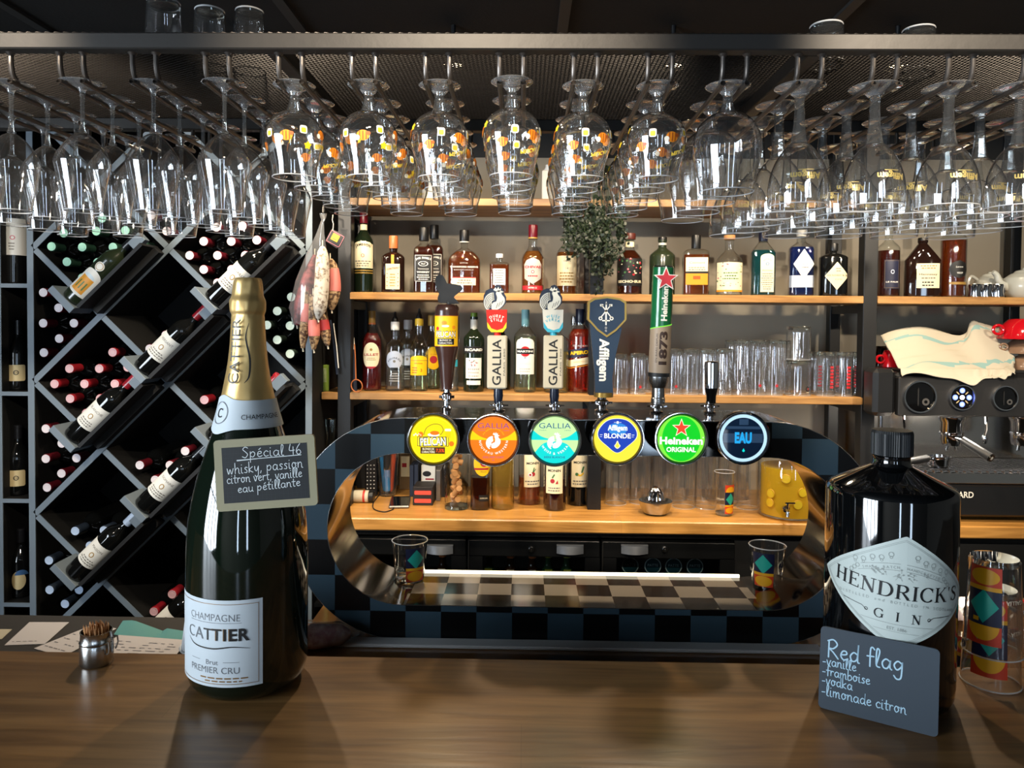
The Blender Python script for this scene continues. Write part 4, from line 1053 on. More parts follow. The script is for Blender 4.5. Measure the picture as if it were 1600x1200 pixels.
a.text('BLONDE DE', 0, hl * .205, hl * .055, 'paper_white', 2, w=wl * .8); a.text('CARACTÈRE', 0, hl * .115, hl * .055, 'paper_white', 2, w=wl * .95)
a.disc(-.003, hl * .76, .006, 'print_orange', 1, ry=.0045); a.disc(wl * .6, hl * .62, .004, 'print_orange', 1); a.disc(-wl * .6, hl * .58, .004, 'print_red', 1); a.disc(0, hl * .66, .008, 'paper_white', 1, ry=.0025)
c = hp(698, 541); a.to(b, lambda u, v, d: Vector((c.x, YH, c.z)) + wrap(19.3 * PX)(u, v, d), 0.00025, cut=0.004); rel(b, 'label', tw, h1)
b = MB(); tp_ = [(240, 5), (262, -4), (280, 2), (292, 25), (305, 50), (330, 52), (355, 55), (385, 62), (400, 80), (385, 98), (350, 125), (345, 135), (362, 152), (380, 172), (310, 176), (300, 170), (268, 168), (250, 160), (247, 140), (256, 112), (243, 88), (234, 55), (234, 25)]
pts = [at(620 + x / 3.87, 430 + y / 3.87, YH) for x, y in tp_]
b.prism([(p.x, p.z) for p in pts], 0.004, 'board_black', fn=lambda p: p + Vector((0, YH - .002, 0)))
c = hp(700, 476); b.cyl((c.x, YH, c.z - .003), (c.x, YH, c.z + .006), .003, 'chrome', 10); rel(b, 'topper', tw, h1, label='matt black bird shaped board')
# 2, 3 cream columns with roosters
for px, tagm, ink2, t1, t2 in ((777, 'tag_red', 'paper_white', 'OUEST', 'STILE'), (864.5, 'tag_white', 'teal', 'WEISS', 'VERSA')):
    cx_ = hp(px, 560).x; zb_, zt_ = zat(px, 607, YH), zat(px, 524, YH); hw = 15.5 * PX
    b = MB(); b.box((cx_, YH, (zb_ + zt_) / 2), (hw * 2, .022, zt_ - zb_), 'cream', bev=.003); hd = rel(b, 'tap_handle', tw, label='cream column handle with a rooster on top')
    b = MB(); a = Art(); a.text('GALLIA', -.001, (zt_ - zb_) / 2, .0185, 'ink', 1, rot=PI / 2, w=(zt_ - zb_) * .86, bold=.012); a.text('PARIS 1890', hw * .72, (zt_ - zb_) / 2, .0035, 'ink', 1, rot=PI / 2, w=(zt_ - zb_) * .5)
    a.to(b, flat((cx_, YH - .0113, zb_)), .0002); rel(b, 'lettering', tw, hd)
    b = MB(); lathe_px(b, px + 1.5, [(6, 630), (7.5, 618), (7, 607)], 'navy', 18); c = hp(px, 524); b.cyl((cx_, YH, zt_ - .002), (cx_, YH, zat(px, 517, YH)), .0075, 'tag_red' if tagm == 'tag_red' else 'teal', 12); rel(b, 'stem', tw, hd)
    rel(collar(px + 2.5, hd, 8, 627), 'post', tw, hd)
    b = MB(); sh = [(px - 17, 484), (px + 15.5, 484), (px + 14.5, 512), (px + 9, 519), (px - 9, 519), (px - 15, 512)]
    pts = [at(x, y, YH) for x, y in sh]; b.prism([(p.x, p.z) for p in pts], .020, tagm, fn=lambda p: p + Vector((0, YH - .010, 0)))
    lo = [(px - 15, 512), (px - 15.4, 503), (px - 9, 513), (px, 516), (px + 9, 513), (px + 14.8, 503), (px + 14.5, 512), (px + 9, 519), (px - 9, 519)]
    pts = [at(x, y, YH) for x, y in lo]; b.prism([(p.x, p.z) for p in pts], .0006, 'label_yellow' if tagm == 'tag_red' else 'teal', fn=lambda p: p + Vector((0, YH - .0104, 0)))
    c = hp(px - 1, 498); a = Art()
    a.arc_text(t1, 0, -.022, .028, .0055, ink2, 1, gap=.3, bold=.02); a.text('&' if tagm == 'tag_white' else '', 0, .0005, .005, ink2, 1); a.arc_text(t2, 0, -.030, .028, .0055, ink2, 1, gap=.3, bold=.02)
    a.to(b, flat((c.x, YH - .0102, c.z)), .0002); rel(b, 'name_shield', tw, hd)
    b = MB(); c = hp(px - 2.5, 466.5); a = Art(); s = .0265
    ol = [(x * s * .98, y * s * 1.03) for x, y in ((-.75, -.95), (-.2, -1.05), (.15, -1.0), (.55, -.7), (.85, -.35), (.88, .1), (.7, .42), (.66, .68), (.52, .82), (.4, 1.0), (.2, 1.08), (-.05, 1.0), (-.15, .8), (-.45, .78), (-.8, .62), (-1.0, .2), (-1.02, -.3), (-.92, -.7))]
    b.prism([(c.x + x, c.z + y) for x, y in ol], .006, 'navy', fn=lambda p: p + Vector((0, YH - .003, 0)))
    rooster(a, 0, -.001, s * .97, 'tag_white', 1, 'navy').to(b, flat((c.x, YH - .003, c.z)), .0003); rel(b, 'topper', tw, hd, label='cream and navy rooster emblem')
# 4 blue shield
b = MB(); o4 = [(922, 524), (932, 612), (932, 618), (958, 618), (958, 612), (955, 590), (957, 575), (969, 524)]
o4 = [(921, 505), (925, 545), (929, 585), (929, 617), (957.5, 617), (956, 590), (960, 560), (971, 512)]
pts = [at(x, y, YH) for x, y in o4][::-1]; b.prism([(p.x, p.z) for p in pts], .018, 'afflig_blue', fn=lambda p: p + Vector((0, YH - .009, 0)))
hd = rel(b, 'tap_handle', tw, label='blue flared handle with a gold edged shield')
def shield(s, dy=0):
    c = hp(947.5, 493); q = [(-28, -20), (-20, -25), (0, -28), (20, -25), (28, -20), (28.5, 6), (14, 22), (0, 32), (-14, 22), (-28.5, 6)]
    return [(c.x + x * PX * s, c.z - y * PX * s) for x, y in q]
b = MB(); b.prism(shield(1.06), .024, 'gold', fn=lambda p: p + Vector((0, YH - .012, 0))); b.prism(shield(.95), .001, 'afflig_blue', fn=lambda p: p + Vector((0, YH - .0128, 0)))
c = hp(946, 490); a = Art(); s = PX
a.rect(-1.2 * s, -12 * s, 1.2 * s, 16 * s, 'paper_white', 1); a.poly([(-1.5 * s, 14 * s), (1.5 * s, 14 * s), (0, 19 * s)], 'paper_white', 1); a.rect(-6 * s, -12 * s, 6 * s, -10 * s, 'paper_white', 1); a.rect(-1 * s, -18 * s, 1 * s, -12 * s, 'paper_white', 1)
for q in (-1, 1):
    a.stroke([(q * 7 * s, 13 * s), (-q * 8 * s, -6 * s)], 1.6 * s, 'paper_white', 1); a.ring(-q * 8.5 * s, -7.5 * s, 1.5 * s, 3 * s, 'paper_white', 1, n=14); a.rect(q * 7 * s - 2.5 * s, 11 * s, q * 7 * s + 2.5 * s, 14.5 * s, 'paper_white', 1)
a.text('O', 0, -22 * s, 3 * s, 'paper_white', 1); a.text('G', 0, -26.5 * s, 3 * s, 'paper_white', 1)
a.to(b, flat((c.x, YH - .013, c.z)), .0002); rel(b, 'shield', tw, hd)
b = MB(); c = hp(943.5, 562); Art().text('Affligem', 0, 0, 14 * PX, 'paper_white', 1, rot=-PI / 2, w=66 * PX, bold=.035).to(b, flat((c.x, YH - .0092, c.z)), .0002); rel(b, 'lettering', tw, hd)
b = MB(); lathe_px(b, 943, [(13, 620), (15, 620), (15, 613), (13, 613)], 'gold', 24); rel(b, 'gold_band', tw, hd)
rel(collar(940, hd, 9, 619), 'post', tw, hd)
# 5 green and beige cylinder, leaning a little
AX = (hp(1036.5, 416) - hp(1029, 588)).normalized()
b5 = hp(1029, 588); L5 = (hp(1036.5, 416) - b5).length; R5 = 16.2 * PX
M5 = Matrix.Translation(b5) @ Vector((0, 0, 1)).rotation_difference(AX).to_matrix().to_4x4()
b = MB(); b.M = M5; b.lathe([(R5 * .98, 0), (R5, .004), (R5, L5 - .004), (R5 * .93, L5), (0, L5)], 'chrome', 32); hd = rel(b, 'tap_handle', tw, label='tall chrome cylinder handle with green and beige wrap')
b = MB(); b.M = M5; a = Art(); wmx = R5 * 1.45; zs = L5 * .455
a.poly([(-wmx, L5 * .03), (wmx, L5 * .03), (wmx, zs + .006), (-wmx, zs - .006)], 'hk_beige', 0); a.poly([(-wmx, zs - .006), (wmx, zs + .006), (wmx, L5 * .985), (-wmx, L5 * .985)], 'hk_green', 0)
a.poly([(-wmx, zs - .007), (wmx, zs + .005), (wmx, zs + .007), (-wmx, zs - .005)], 'lit_green_pale', 1) ; a.rect(-wmx, 0, wmx, L5 * .035, 'ink', 1)
a.text('Heineken', .002, L5 * .66, .012, 'paper_white', 2, rot=PI / 2, w=L5 * .31, bold=.035); a.text('1873', .003, L5 * .26, .0155, 'print_dark', 2, rot=PI / 2, w=L5 * .30, bold=.045); a.text('EN BARS DEPUIS', -.0105, L5 * .26, .004, 'print_dark', 2, rot=PI / 2, w=L5 * .26)
a.to(b, wrap(R5), .0002, cut=.004); rel(b, 'wrap_label', tw, hd)
b = MB(); c = hp(1037, 437, YH) + Vector((0, -R5 - .004, 0)); a = Art(); k = YH / F * .985
sp = [((20 if i % 2 == 0 else 8.6) * k * math.sin(PI * i / 5), (20 if i % 2 == 0 else 8.6) * k * math.cos(PI * i / 5)) for i in range(10)]
b.prism([(c.x + x, c.z + y) for x, y in sp[::-1]], .005, 'paper_white', fn=lambda p: p + Vector((0, c.y - .001, 0))); a.star(0, 0, 16.8 * k, 'star_red', 1, .42); a.to(b, flat((c.x, c.y - .0012, c.z)), .0003); rel(b, 'star_emblem', tw, hd, label='red star edged in white')
b = MB(); lathe_px(b, 1028, [(11, 630), (11, 622), (10, 621), (10, 606), (11.5, 605), (15, 596), (15.5, 588)], 'brushed_steel', 28); rel(b, 'base_cup', tw, hd)
rel(collar(1026, hd, 8.5, 628), 'post', tw, hd)
# 6 short chrome lever
b = MB(); lathe_px(b, 1111, [(7, 630), (7.5, 618), (9, 612), (10, 606), (10.8, 598)], 'gloss_black', 24); lathe_px(b, 1111.5, [(10.6, 606), (11, 590), (11.5, 570), (11, 566), (8, 564.5), (0, 564.3)], 'chrome', 28); hd = rel(b, 'tap_handle', tw, label='short plain chrome lever')
rel(collar(1109, hd, 8, 627), 'post', tw, hd)

# ------------------------------------------------------------------ printed tumblers (used here, on the counter and on the worktop)
for n, c in (('dec_red', 'c23a1e'), ('dec_yellow', 'd99a16'), ('dec_teal', '1e9a86'), ('dec_navy', '161a33'), ('dec_cream', 'e6dcc0')): mat(n, c, 0.4)
def deco_art(Rm, hgt):
    a = Art(); s = Rm * 1.25; n = 3
    for col in (0,):
        nr_ = max(3, min(4, int(hgt * .9 / (s * .62)))); rh = min(s * .62, hgt * .84 / nr_)
        for r in range(nr_):
            z0 = hgt * .06 + r * rh; z1 = z0 + rh; x0, x1 = -s * .5, s * .5
            bg = ('dec_red', 'dec_navy', 'dec_navy', 'dec_red')[r]; a.rect(x0, z0, x1, z1, bg, 1)
            if r == 0: a.disc(0, (z0 + z1) / 2, s * .44, 'dec_yellow', 2, ry=s * .26, n=20)
            if r == 1: a.poly([(-s * .42, z1), (s * .42, z1), (0, z0 + .004)][::-1], 'dec_teal', 2); a.rect(x0, z0, x1, z0 + .006, 'dec_yellow', 2)
            if r == 2: a.poly([(-s * .42, z0), (s * .42, z0), (0, z1 - .003)], 'dec_teal', 2)
            if r == 3: a.disc(0, z0, s * .44, 'dec_yellow', 2, ry=s * .48, n=20, a0=0, a1=180)
    a.disc(Rm * 1.15, hgt * .62, .0085, 'dec_cream', 1, n=16); rooster(a, Rm * 1.15, hgt * .62, .008, 'dec_navy', 2)
    a.text('GALLIA', -Rm * 1.15, hgt * .4, .006, 'dec_cream', 1)
    return a
def printed_tumbler(R0, R1, hgt, up=True):
    """R0: base, R1: rim; upright or upside down"""
    t = thing('printed_tumbler', '-', 'tumbler')
    prof = [(R0 * .2, .0015), (R0 * .92, 0.0015), (R0, .004), (R1, hgt)]; fl = (lambda p: [(r, hgt - z) for r, z in p]) if not up else (lambda p: p)
    b = MB(); b.lathe(fl(prof), 'clear_glass', 36, caps=False); b.torus((0, 0, hgt if up else 0.0012), R1, .0011, 'rim_glass', 36, 6); bd = b.build('glass_body', t)
    b = MB(); b.lathe(fl([(0, 0.0), (R0 * .93, 0.0), (R0 * .96, .009), (0, .010)]), 'solid_glass', 28); b.build('thick_base', t)
    a = deco_art((R0 + R1) / 2, hgt); b = MB()
    rr = lambda v: R0 + (R1 - R0) * v / hgt
    Rm = (R0 + R1) / 2
    if up: a.to(b, lambda u, v, d: Vector(((rr(v) + .0004 + d) * math.sin(u / Rm), -(rr(v) + .0004 + d) * math.cos(u / Rm), v)), .0002, cut=.004)
    else: a.to(b, lambda u, v, d: Vector((-(rr(v) + .0004 + d) * math.sin(u / Rm), -(rr(v) + .0004 + d) * math.cos(u / Rm), hgt - v)), .0002, cut=.004)
    b.build('print', bd)
    return t
zin = si[0][1]
g = printed_tumbler(.0315, .0385, .087); g.location = (on(640, 1.592, zin).x, 1.592, zin + .002); g.rotation_euler.z = .55; tag(g, 'printed tumbler standing inside the tap tower under the yellow sign', 'tumbler', 'tumblers inside the tap tower')
g = printed_tumbler(.0315, .0385, .087); g.location = (on(1198, 1.592, zin).x, 1.592, zin + .002); g.rotation_euler.z = -.55; tag(g, 'printed tumbler standing inside the tap tower under the dark round sign', 'tumbler', 'tumblers inside the tap tower')
# ------------------------------------------------------------------ bottles
for n, c, r in (('glass_black', '0c0d0d', .06), ('glass_bottle_green', '141d12', .06), ('glass_deep_green', '20281a', .22), ('glass_black_brown', '1c0f0b', .06), ('cap_burgundy', '5c0f1c', .3), ('cap_black', '141414', .35), ('cap_copper', 'b96a3c', .3), ('cap_gold', 'a98543', .3), ('cap_white', 'd9dbdc', .4), ('cap_navy', '14182a', .3),
                ('cap_brown', '4c1f18', .45), ('cork', 'b98450', .7), ('cap_teal', '7fb2b6', .4), ('cap_green', '5c7a1e', .4), ('cap_yellow', 'c9a52c', .4), ('label_cream', 'e0d5b2', .6), ('label_white', 'dcdcd6', .6), ('label_silver', 'a9a9a4', .4), ('label_pale_blue', 'a9b4c8', .5), ('label_ice', 'c3d3dc', .5),
                ('label_orange', 'd98a1e', .5), ('label_navy', '20233a', .5), ('label_black', '131313', .5), ('ink_red', 'a3202a', .5), ('ink_grey', '6c6a64', .5), ('ink_gold', '97793a', .4), ('ink_green', '3c6b3c', .5), ('ink_blue', '3a5f8c', .5), ('flower_pink', 'c4707c', .5), ('label_amber', 'cf8f2c', .5)):
    mat(n, c, r, coat=0.4 if 'glass' in n else 0.0)
for n, c in (('rum', (.55, .17, .04)), ('whisky', (.74, .33, .07)), ('cognac', (.50, .14, .03)), ('pale_gold', (.95, .86, .55)), ('red_drink', (.62, .05, .05)), ('orange_red', (.88, .12, .05)), ('dark_syrup', (.20, .03, .05)), ('peach_syrup', (.80, .35, .20)), ('water', (.98, .99, .985)), ('teal_gin', (.05, .30, .34)), ('blue_gin', (.05, .10, .45)), ('golden', (.97, .74, .22)), ('green_white', (.88, .92, .74)), ('dark_rum', (.26, .06, .025))):
    drink(n, c, 0.06 if n in ('water', 'green_white', 'pale_gold') else 0.16)

def bprof(ss, se, nr, pw=1.6, foot=.94):
    p = [(0, 0), (foot, 0), (.985, .008), (1, .022), (1, ss)]
    for k in range(1, 9):
        t = k / 8; p.append((nr + (1 - nr) * (math.cos(t * PI / 2) ** pw if pw < 5 else 1 - t), ss + (se - ss) * t))
    return p
BOT = {}
def bottle(name, label, px, top, w, Y, zb, ss=.6, se=.74, nr=.34, pw=1.5, n=2.0, sy=1.0, glass='bottle_glass', liquid=None, level=.62, cap=('cap_black', .9, 1.12), art=None, rz=None, group=None, neck=None, cat='bottle', pour=None, capart=None):
    pos = on(px, Y, zb); Hh = zat(px, top, Y) - zb; R = w / 2 * Y / F * .985
    if rz is None: rz = -math.atan2(pos.x, Y) * 0.55
    t = thing(name, label, cat, (pos.x, Y, zb + .0006), rz, group)
    pr_ = [(r * R, z * Hh) for r, z in bprof(ss, se, nr, pw)] + [(nr * R, Hh * (cap[1] - .015)), (nr * R * 1.12, Hh * (cap[1] - .01)), (nr * R * 1.12, Hh * min(.995, cap[1] + .02)), (0, Hh * min(.996, cap[1] + .021))]
    def sec(k):
        def f(tt, r, z):
            if r < 1e-6: return 0
            q = max(0, min(1, (r / R - nr * 1.2) / (1 - nr * 1.2))) if nr < .8 else 1
            q = q * q * (3 - 2 * q); e = 2 + (n - 2) * q; s = 1 + (sy - 1) * q
            return ((abs(math.cos(tt)) / r) ** e + (abs(math.sin(tt)) / (r * s)) ** e) ** (-1 / e)
        return f
    b = MB(); b.lathe(pr_, glass, 36 if n < 2.5 else 48, rad=sec(1) if (n > 2.01 or sy != 1) else None); bd = b.build('glass_body', t)
    if liquid:
        k = .955; zl = level
        lp = [(r * R * k, max(z * Hh, .004)) for r, z in bprof(ss, se, nr, pw) if z <= zl]
        rl = lp[-1][0]
        lp2 = [(r * R * k, z * Hh) for r, z in bprof(ss, se, nr, pw) if z > zl][:1]
        if zl > ss and lp2: 
            q = (zl * Hh - lp[-1][1]) / max(1e-6, lp2[0][1] - lp[-1][1]); rl = lp[-1][0] + (lp2[0][0] - lp[-1][0]) * q
        b = MB(); b.lathe(lp + [(rl, zl * Hh), (0, zl * Hh)], liquid, 36 if n < 2.5 else 48, rad=sec(1) if (n > 2.01 or sy != 1) else None); b.build('liquid', t)
    cm, c0, cr = cap[:3]; rc = nr * R * cr
    b = MB(); b.lathe([(rc * .98, c0 * Hh), (rc, c0 * Hh + .001), (rc, Hh - .003), (rc * .93, Hh), (0, Hh)], cm, 24)
    if len(cap) > 3: b.lathe([(rc * 1.03, c0 * Hh), (rc * 1.03, c0 * Hh + Hh * .02)], cap[3], 24, caps=False)
    b.build('cap', t)
    if pour:
        b = MB(); b.lathe([(rc * .8, Hh), (rc * .7, Hh + .012), (rc * .35, Hh + .02), (rc * .25, Hh + .036), (0, Hh + .038)], pour, 16); b.build('pourer', t)
    if neck:
        nm, n0, n1, nf = neck; b = MB(); b.lathe([(nr * R * 1.03, n0 * Hh), (nr * R * 1.03, n1 * Hh)], nm, 24, caps=False); b.build('neck_label', t)
    if art:
        a = Art(); art(a, R, Hh); b = MB()
        if n < 2.5 and sy == 1: fn = wrap(R)
        else:
            e = n
            def fn(u, v, d):
                q = min(.999, abs(u / R)); return Vector((u, -R * sy * (1 - q ** e) ** (1 / e) - .0007 - d, v))
        a.to(b, fn, .00025, cut=R / 6); b.build('label', t)
    return t

def lines(a, x0, x1, z0, z1, n, m, l=1, rr=random.Random(5)):
    """fine print"""
    for k in range(n):
        z = z1 - (z1 - z0) * (k + .5) / n; q = (x1 - x0) * rr.uniform(.62, .98) / 2; xm = (x0 + x1) / 2; h = (z1 - z0) / n * .22
        x = xm - q
        while x < xm + q:
            wd = rr.uniform(.06, .16) * (x1 - x0); a.rect(x, z - h, min(x + wd, xm + q), z + h, m, l); x += wd + (x1 - x0) * .035

def a_jameson(a, R, H):
    w = R * 1.25; a.rrect(-w, H * .30, w, H * .60, .004, 'label_cream'); a.poly([(-w, H * .58), (w, H * .58), (w * .6, H * .62), (0, H * .635), (-w * .6, H * .62)], 'label_cream')
    a.arc_text('JAMESON', 0, H * .60 - .06, .045 + .012, .0085, 'ink', 1, bold=.03, gap=.14); a.disc(0, H * .455, .0065, 'ink_red', 1, n=16); a.disc(0, H * .455, .0045, 'label_cream', 2, n=14); a.text('J', 0, H * .455, .005, 'ink_red', 3); lines(a, -w * .8, w * .8, H * .315, H * .40, 3, 'ink_grey')
    for z in (.265, .235): a.rect(-w, H * z, w, H * (z + .015), 'ink_gold', 0)
def a_cointreau(a, R, H):
    a.rect(-R * .6, H * .06, R * .62, H * .50, 'label_cream'); a.text('COINTREAU', 0, H * .42, .0062, 'ink_red', 1, w=R * 1.1, bold=.03, rot=.16); lines(a, -R * .3, R * .3, H * .1, H * .34, 5, 'ink_gold')
    for k in range(4):
        for s in (-1, 1): a.disc(s * R * .47, H * (.12 + .07 * k), .002, 'ink_red', 1, n=8)
    a.rect(-R * .13, H * .5, R * .13, H * .66, 'label_orange', 0)
def a_jd(a, R, H):
    a.rrect(-R * .86, H * .17, R * .86, H * .575, .003, 'label_black'); a.frame(-R * .84, H * .175, R * .84, H * .57, .0012, 'label_white', 1)
    a.arc_text("JACK DANIEL'S", 0, H * .53 - .07, .07, .0062, 'label_white', 1, bold=.03, gap=.08, sxf=.8); a.ring(0, H * .44, R * .42, R * .5, 'label_white', 1, asp=.5, n=24); a.text('No.7', 0, H * .44, .005, 'label_white', 1, bold=.02)
    a.text('Tennessee', 0, H * .365, .0052, 'label_white', 1, w=R * 1.1); a.text('WHISKEY', 0, H * .315, .006, 'label_white', 1, w=R * 1.3, bold=.03); lines(a, -R * .7, R * .7, H * .19, H * .285, 3, 'label_white')
def a_woodford(a, R, H):
    a.arc_text('DISTILLER', 0, H * .47 - .06, .062, .0035, 'label_white', 1); a.text('WOODFORD RESERVE', 0, H * .415, .0056, 'label_white', 1, w=R * 1.7, bold=.02); a.text('KENTUCKY', 0, H * .37, .003, 'label_white', 1, w=R * 1.2)
    a.rect(-R * .72, H * .13, R * .72, H * .24, 'label_cream', 1); a.rect(-R * .72, H * .24, R * .72, H * .255, 'ink_red', 1); lines(a, -R * .5, R * .6, H * .145, H * .225, 2, 'ink_grey', 2)
def a_nikka(a, R, H):
    a.rect(-R * .62, H * .22, R * .62, H * .62, 'label_ice'); lines(a, -R * .5, R * .5, H * .25, H * .6, 6, 'ink_grey')
def a_chivas(a, R, H):
    s = [(-R * .85, H * .42), (-R * .6, H * .48), (0, H * .52), (R * .6, H * .48), (R * .85, H * .42), (R * .8, H * .22), (0, H * .14), (-R * .8, H * .22)]
    a.poly(s[::-1], 'label_silver'); a.text('CHIVAS', 0, H * .385, .0082, 'ink_red', 1, w=R * 1.55, bold=.04); a.disc(0, H * .315, .0058, 'ink_red', 1, n=16); a.disc(0, H * .315, .0035, 'label_white', 2, n=12); lines(a, -R * .6, R * .6, H * .235, H * .275, 1, 'ink_red')
    a.rect(-R * 1.1, H * .055, R * 1.1, H * .12, 'ink_red'); a.text('EXTRA 12', 0, H * .088, .005, 'label_white', 1, bold=.03)
def a_oban(a, R, H):
    a.rect(-R * 1.15, H * .12, R * 1.15, H * .50, 'label_cream'); a.text('OBAN', 0, H * .435, .007, 'ink_grey', 1, bold=.02); a.text('14', 0, H * .34, .009, 'ink_grey', 1); lines(a, -R * .8, R * .8, H * .15, H * .30, 4, 'ink_gold')
def a_sechs(a, R, H):
    w = R * 1.2; a.rect(-w, H * .14, w, H * .58, 'label_black')
    rr = random.Random(2)
    for k in range(34): a.disc(rr.uniform(-w * .9, w * .9), rr.uniform(H * .30, H * .57), rr.uniform(.002, .0055), ['ink_green', 'ink_green', 'ink_red', 'flower_pink', 'label_cream', 'label_black'][k % 6], 1 + k % 3, ry=rr.uniform(.002, .004), n=10)
    a.disc(.004, H * .42, .009, 'label_black', 5, ry=.012, n=16); a.rect(-w, H * .16, w, H * .26, 'label_black', 4); a.text('SECHO·SUR', 0, H * .21, .0085, 'label_cream', 5, w=w * 1.7, bold=.04)
def a_clement(a, R, H):
    a.rect(-R * .84, H * .39, R * .84, H * .62, 'label_cream'); a.text('Clément', 0, H * .535, .0075, 'ink', 1, shear=.3, w=R * 1.2); lines(a, -R * .7, R * .7, H * .40, H * .47, 2, 'ink_grey'); a.rect(-R * .84, H * .355, R * .84, H * .39, 'label_black')
    a.rect(-R * .84, H * .17, R * .84, H * .355, 'label_orange'); a.rect(-R * .28, H * .26, R * .28, H * .315, 'print_brown', 1)
def a_flora(a, R, H):
    w = R * 1.25; a.rect(-w, H * .06, w, H * .54, 'label_cream'); rr = random.Random(4)
    for k in range(40):
        x = rr.uniform(-w * .95, w * .95); a.disc(x, rr.uniform(H * .12, H * .53), rr.uniform(.0015, .005), ['ink_green', 'flower_pink', 'ink_grey', 'label_black', 'label_ice'][k % 5], 1, ry=rr.uniform(.0012, .003), n=9)
    a.rect(-w * .55, H * .24, w * .6, H * .40, 'label_cream', 2); lines(a, -w * .5, w * .55, H * .25, H * .39, 3, 'ink_green', 3); a.rect(-w, H * .06, w, H * .09, 'label_orange', 2)
def a_bombay(a, R, H):
    x0, x1 = -R * .28, R * .82; xm = (x0 + x1) / 2; a.rect(x0, H * .06, x1, H * .60, 'label_cream'); a.disc(xm, H * .60, (x1 - x0) / 2, 'label_cream', 0, ry=H * .06, a0=0, a1=180, n=16)
    a.arc_text('ESTATE', xm, H * .54 - .008, .016, .0045, 'ink', 1, gap=.3); a.disc(xm, H * .50, .006, 'ink_blue', 1, n=18); a.disc(xm, H * .50, .0035, 'label_ice', 2, n=14); a.text('Bombay', xm, H * .40, .005, 'ink', 1, w=R * .8, shear=.2); lines(a, x0 + .002, x1 - .002, H * .09, H * .36, 8, 'ink_grey')
def dia(a, cx, cz, hw, hh, m, l=0): return a.poly([(cx - hw, cz), (cx - hw * .06, cz - hh * .95), (cx, cz - hh), (cx + hw * .06, cz - hh * .95), (cx + hw, cz), (cx + hw * .06, cz + hh * .95), (cx, cz + hh), (cx - hw * .06, cz + hh * .95)], m, l)
def a_citadelle(a, R, H):
    a.rect(-R * .985, H * .13, R * .985, H * .31, 'label_pale_blue'); dia(a, R * .12, H * .48, R * .84, H * .225, 'label_white', 1); a.text('CITADELLE', R * .22, H * .48, .006, 'ink_grey', 2, w=R * 1.25, bold=.01); lines(a, -R * .15, R * .6, H * .41, H * .45, 1, 'ink_grey', 2); a.text('2', R * .22, H * .575, .007, 'ink_grey', 2); a.ring(-R * .35, H * .22, .004, .0055, 'label_white', 1, n=20); a.text('GIN', R * .35, H * .22, .004, 'label_white', 1)
def a_hend(a, R, H):
    dia(a, R * .14, H * .38, R * .84, H * .26, 'label_cream', 1); serif(a, "HENDRICK'S", R * .16, H * .39, .0058, 'ink', 2, wid=R * 1.4); serif(a, 'GIN', R * .25, H * .315, .0042, 'ink', 2, wid=R * .5); lines(a, -.004 + R * .1, R * .45, H * .45, H * .54, 2, 'ink_grey', 2)
def a_palm(a, R, H):
    a.rect(-R * .55, H * .10, R * .9, H * .46, 'label_navy'); a.frame(-R * .5, H * .11, R * .85, H * .45, .0006, 'ink_gold', 1); a.ring(R * .18, H * .31, .004, .0065, 'label_pale_blue', 1, n=20, asp=1.2); a.text('LE PALM', R * .18, H * .185, .005, 'label_white', 1, w=R * 1.1, bold=.02)
def a_henn(a, R, H):
    a.rect(-R * .42, H * .15, R * .86, H * .56, 'label_cream'); a.text('Hennessy', R * .22, H * .38, .0075, 'ink', 1, w=R * 1.0, bold=.01); lines(a, -R * .3, R * .75, H * .17, H * .27, 2, 'ink'); lines(a, -R * .3, R * .75, H * .46, H * .54, 2, 'ink_gold'); lines(a, -R * .3, R * .75, H * .29, H * .34, 1, 'ink_grey')
def a_vsop(a, R, H):
    a.disc(R * .25, H * .34, R * .8, 'label_black', 0, ry=H * .11, n=8); a.text('Larsen', R * .25, H * .37, .0065, 'label_white', 1, shear=.25); a.text('VSOP', R * .3, H * .295, .006, 'label_white', 1, bold=.02); a.rect(-R * .5, H * .155, R * 1.05, H * .185, 'ink_gold')
def a_lillet(a, R, H):
    z = H * .44; a.disc(0, z, R * .93, 'label_cream', 0, ry=H * .165, n=36); a.disc(0, z, R * .93, 'ink_red', 1, ry=H * .165, n=14, a0=235, a1=305); a.text('LILLET', 0, z + .004, .0085, 'ink_red', 2, w=R * 1.55, bold=.02); lines(a, -R * .5, R * .5, z - .018, z - .006, 2, 'ink_gold', 1); a.disc(0, z + .022, .005, 'ink_gold', 1, n=10)
def a_vodka(a, R, H):
    a.disc(0, H * .45, R * .95, 'label_pale_blue', 0, ry=R * .95, n=30); a.arc_text('POLIAKOV', 0, H * .45 - .016, .024, .006, 'ink', 1, bold=.03); a.disc(0, H * .43, .005, 'ink_grey', 1, n=10); a.rect(-R * .4, H * .30, R * .4, H * .34, 'ink', 1); lines(a, -R * .6, R * .6, H * .13, H * .27, 4, 'label_silver', 1)
def a_yellow(a, R, H):
    w = R * 1.05; a.rect(-w, H * .22, w, H * .44, 'label_yellow'); a.disc(0, H * .44, w, 'label_yellow', 0, ry=H * .05, a0=0, a1=180, n=16); a.rect(-w, H * .42, w, H * .428, 'ink_gold', 1); a.text('HAVANA', 0, H * .385, .005, 'print_brown', 1, bold=.02); a.text('3', R * .3, H * .29, .011, 'print_brown', 1, bold=.02); lines(a, -w * .8, -w * .05, H * .24, H * .34, 3, 'print_brown')
def a_yellow2(a, R, H):
    a.disc(R * .2, H * .42, R * .95, 'label_yellow', 0, n=26, ry=R * 1.2); a.disc(R * .2, H * .40, R * .4, 'ink_red', 1, n=18); a.text('CUBA', R * .2, H * .47, .006, 'print_brown', 1)
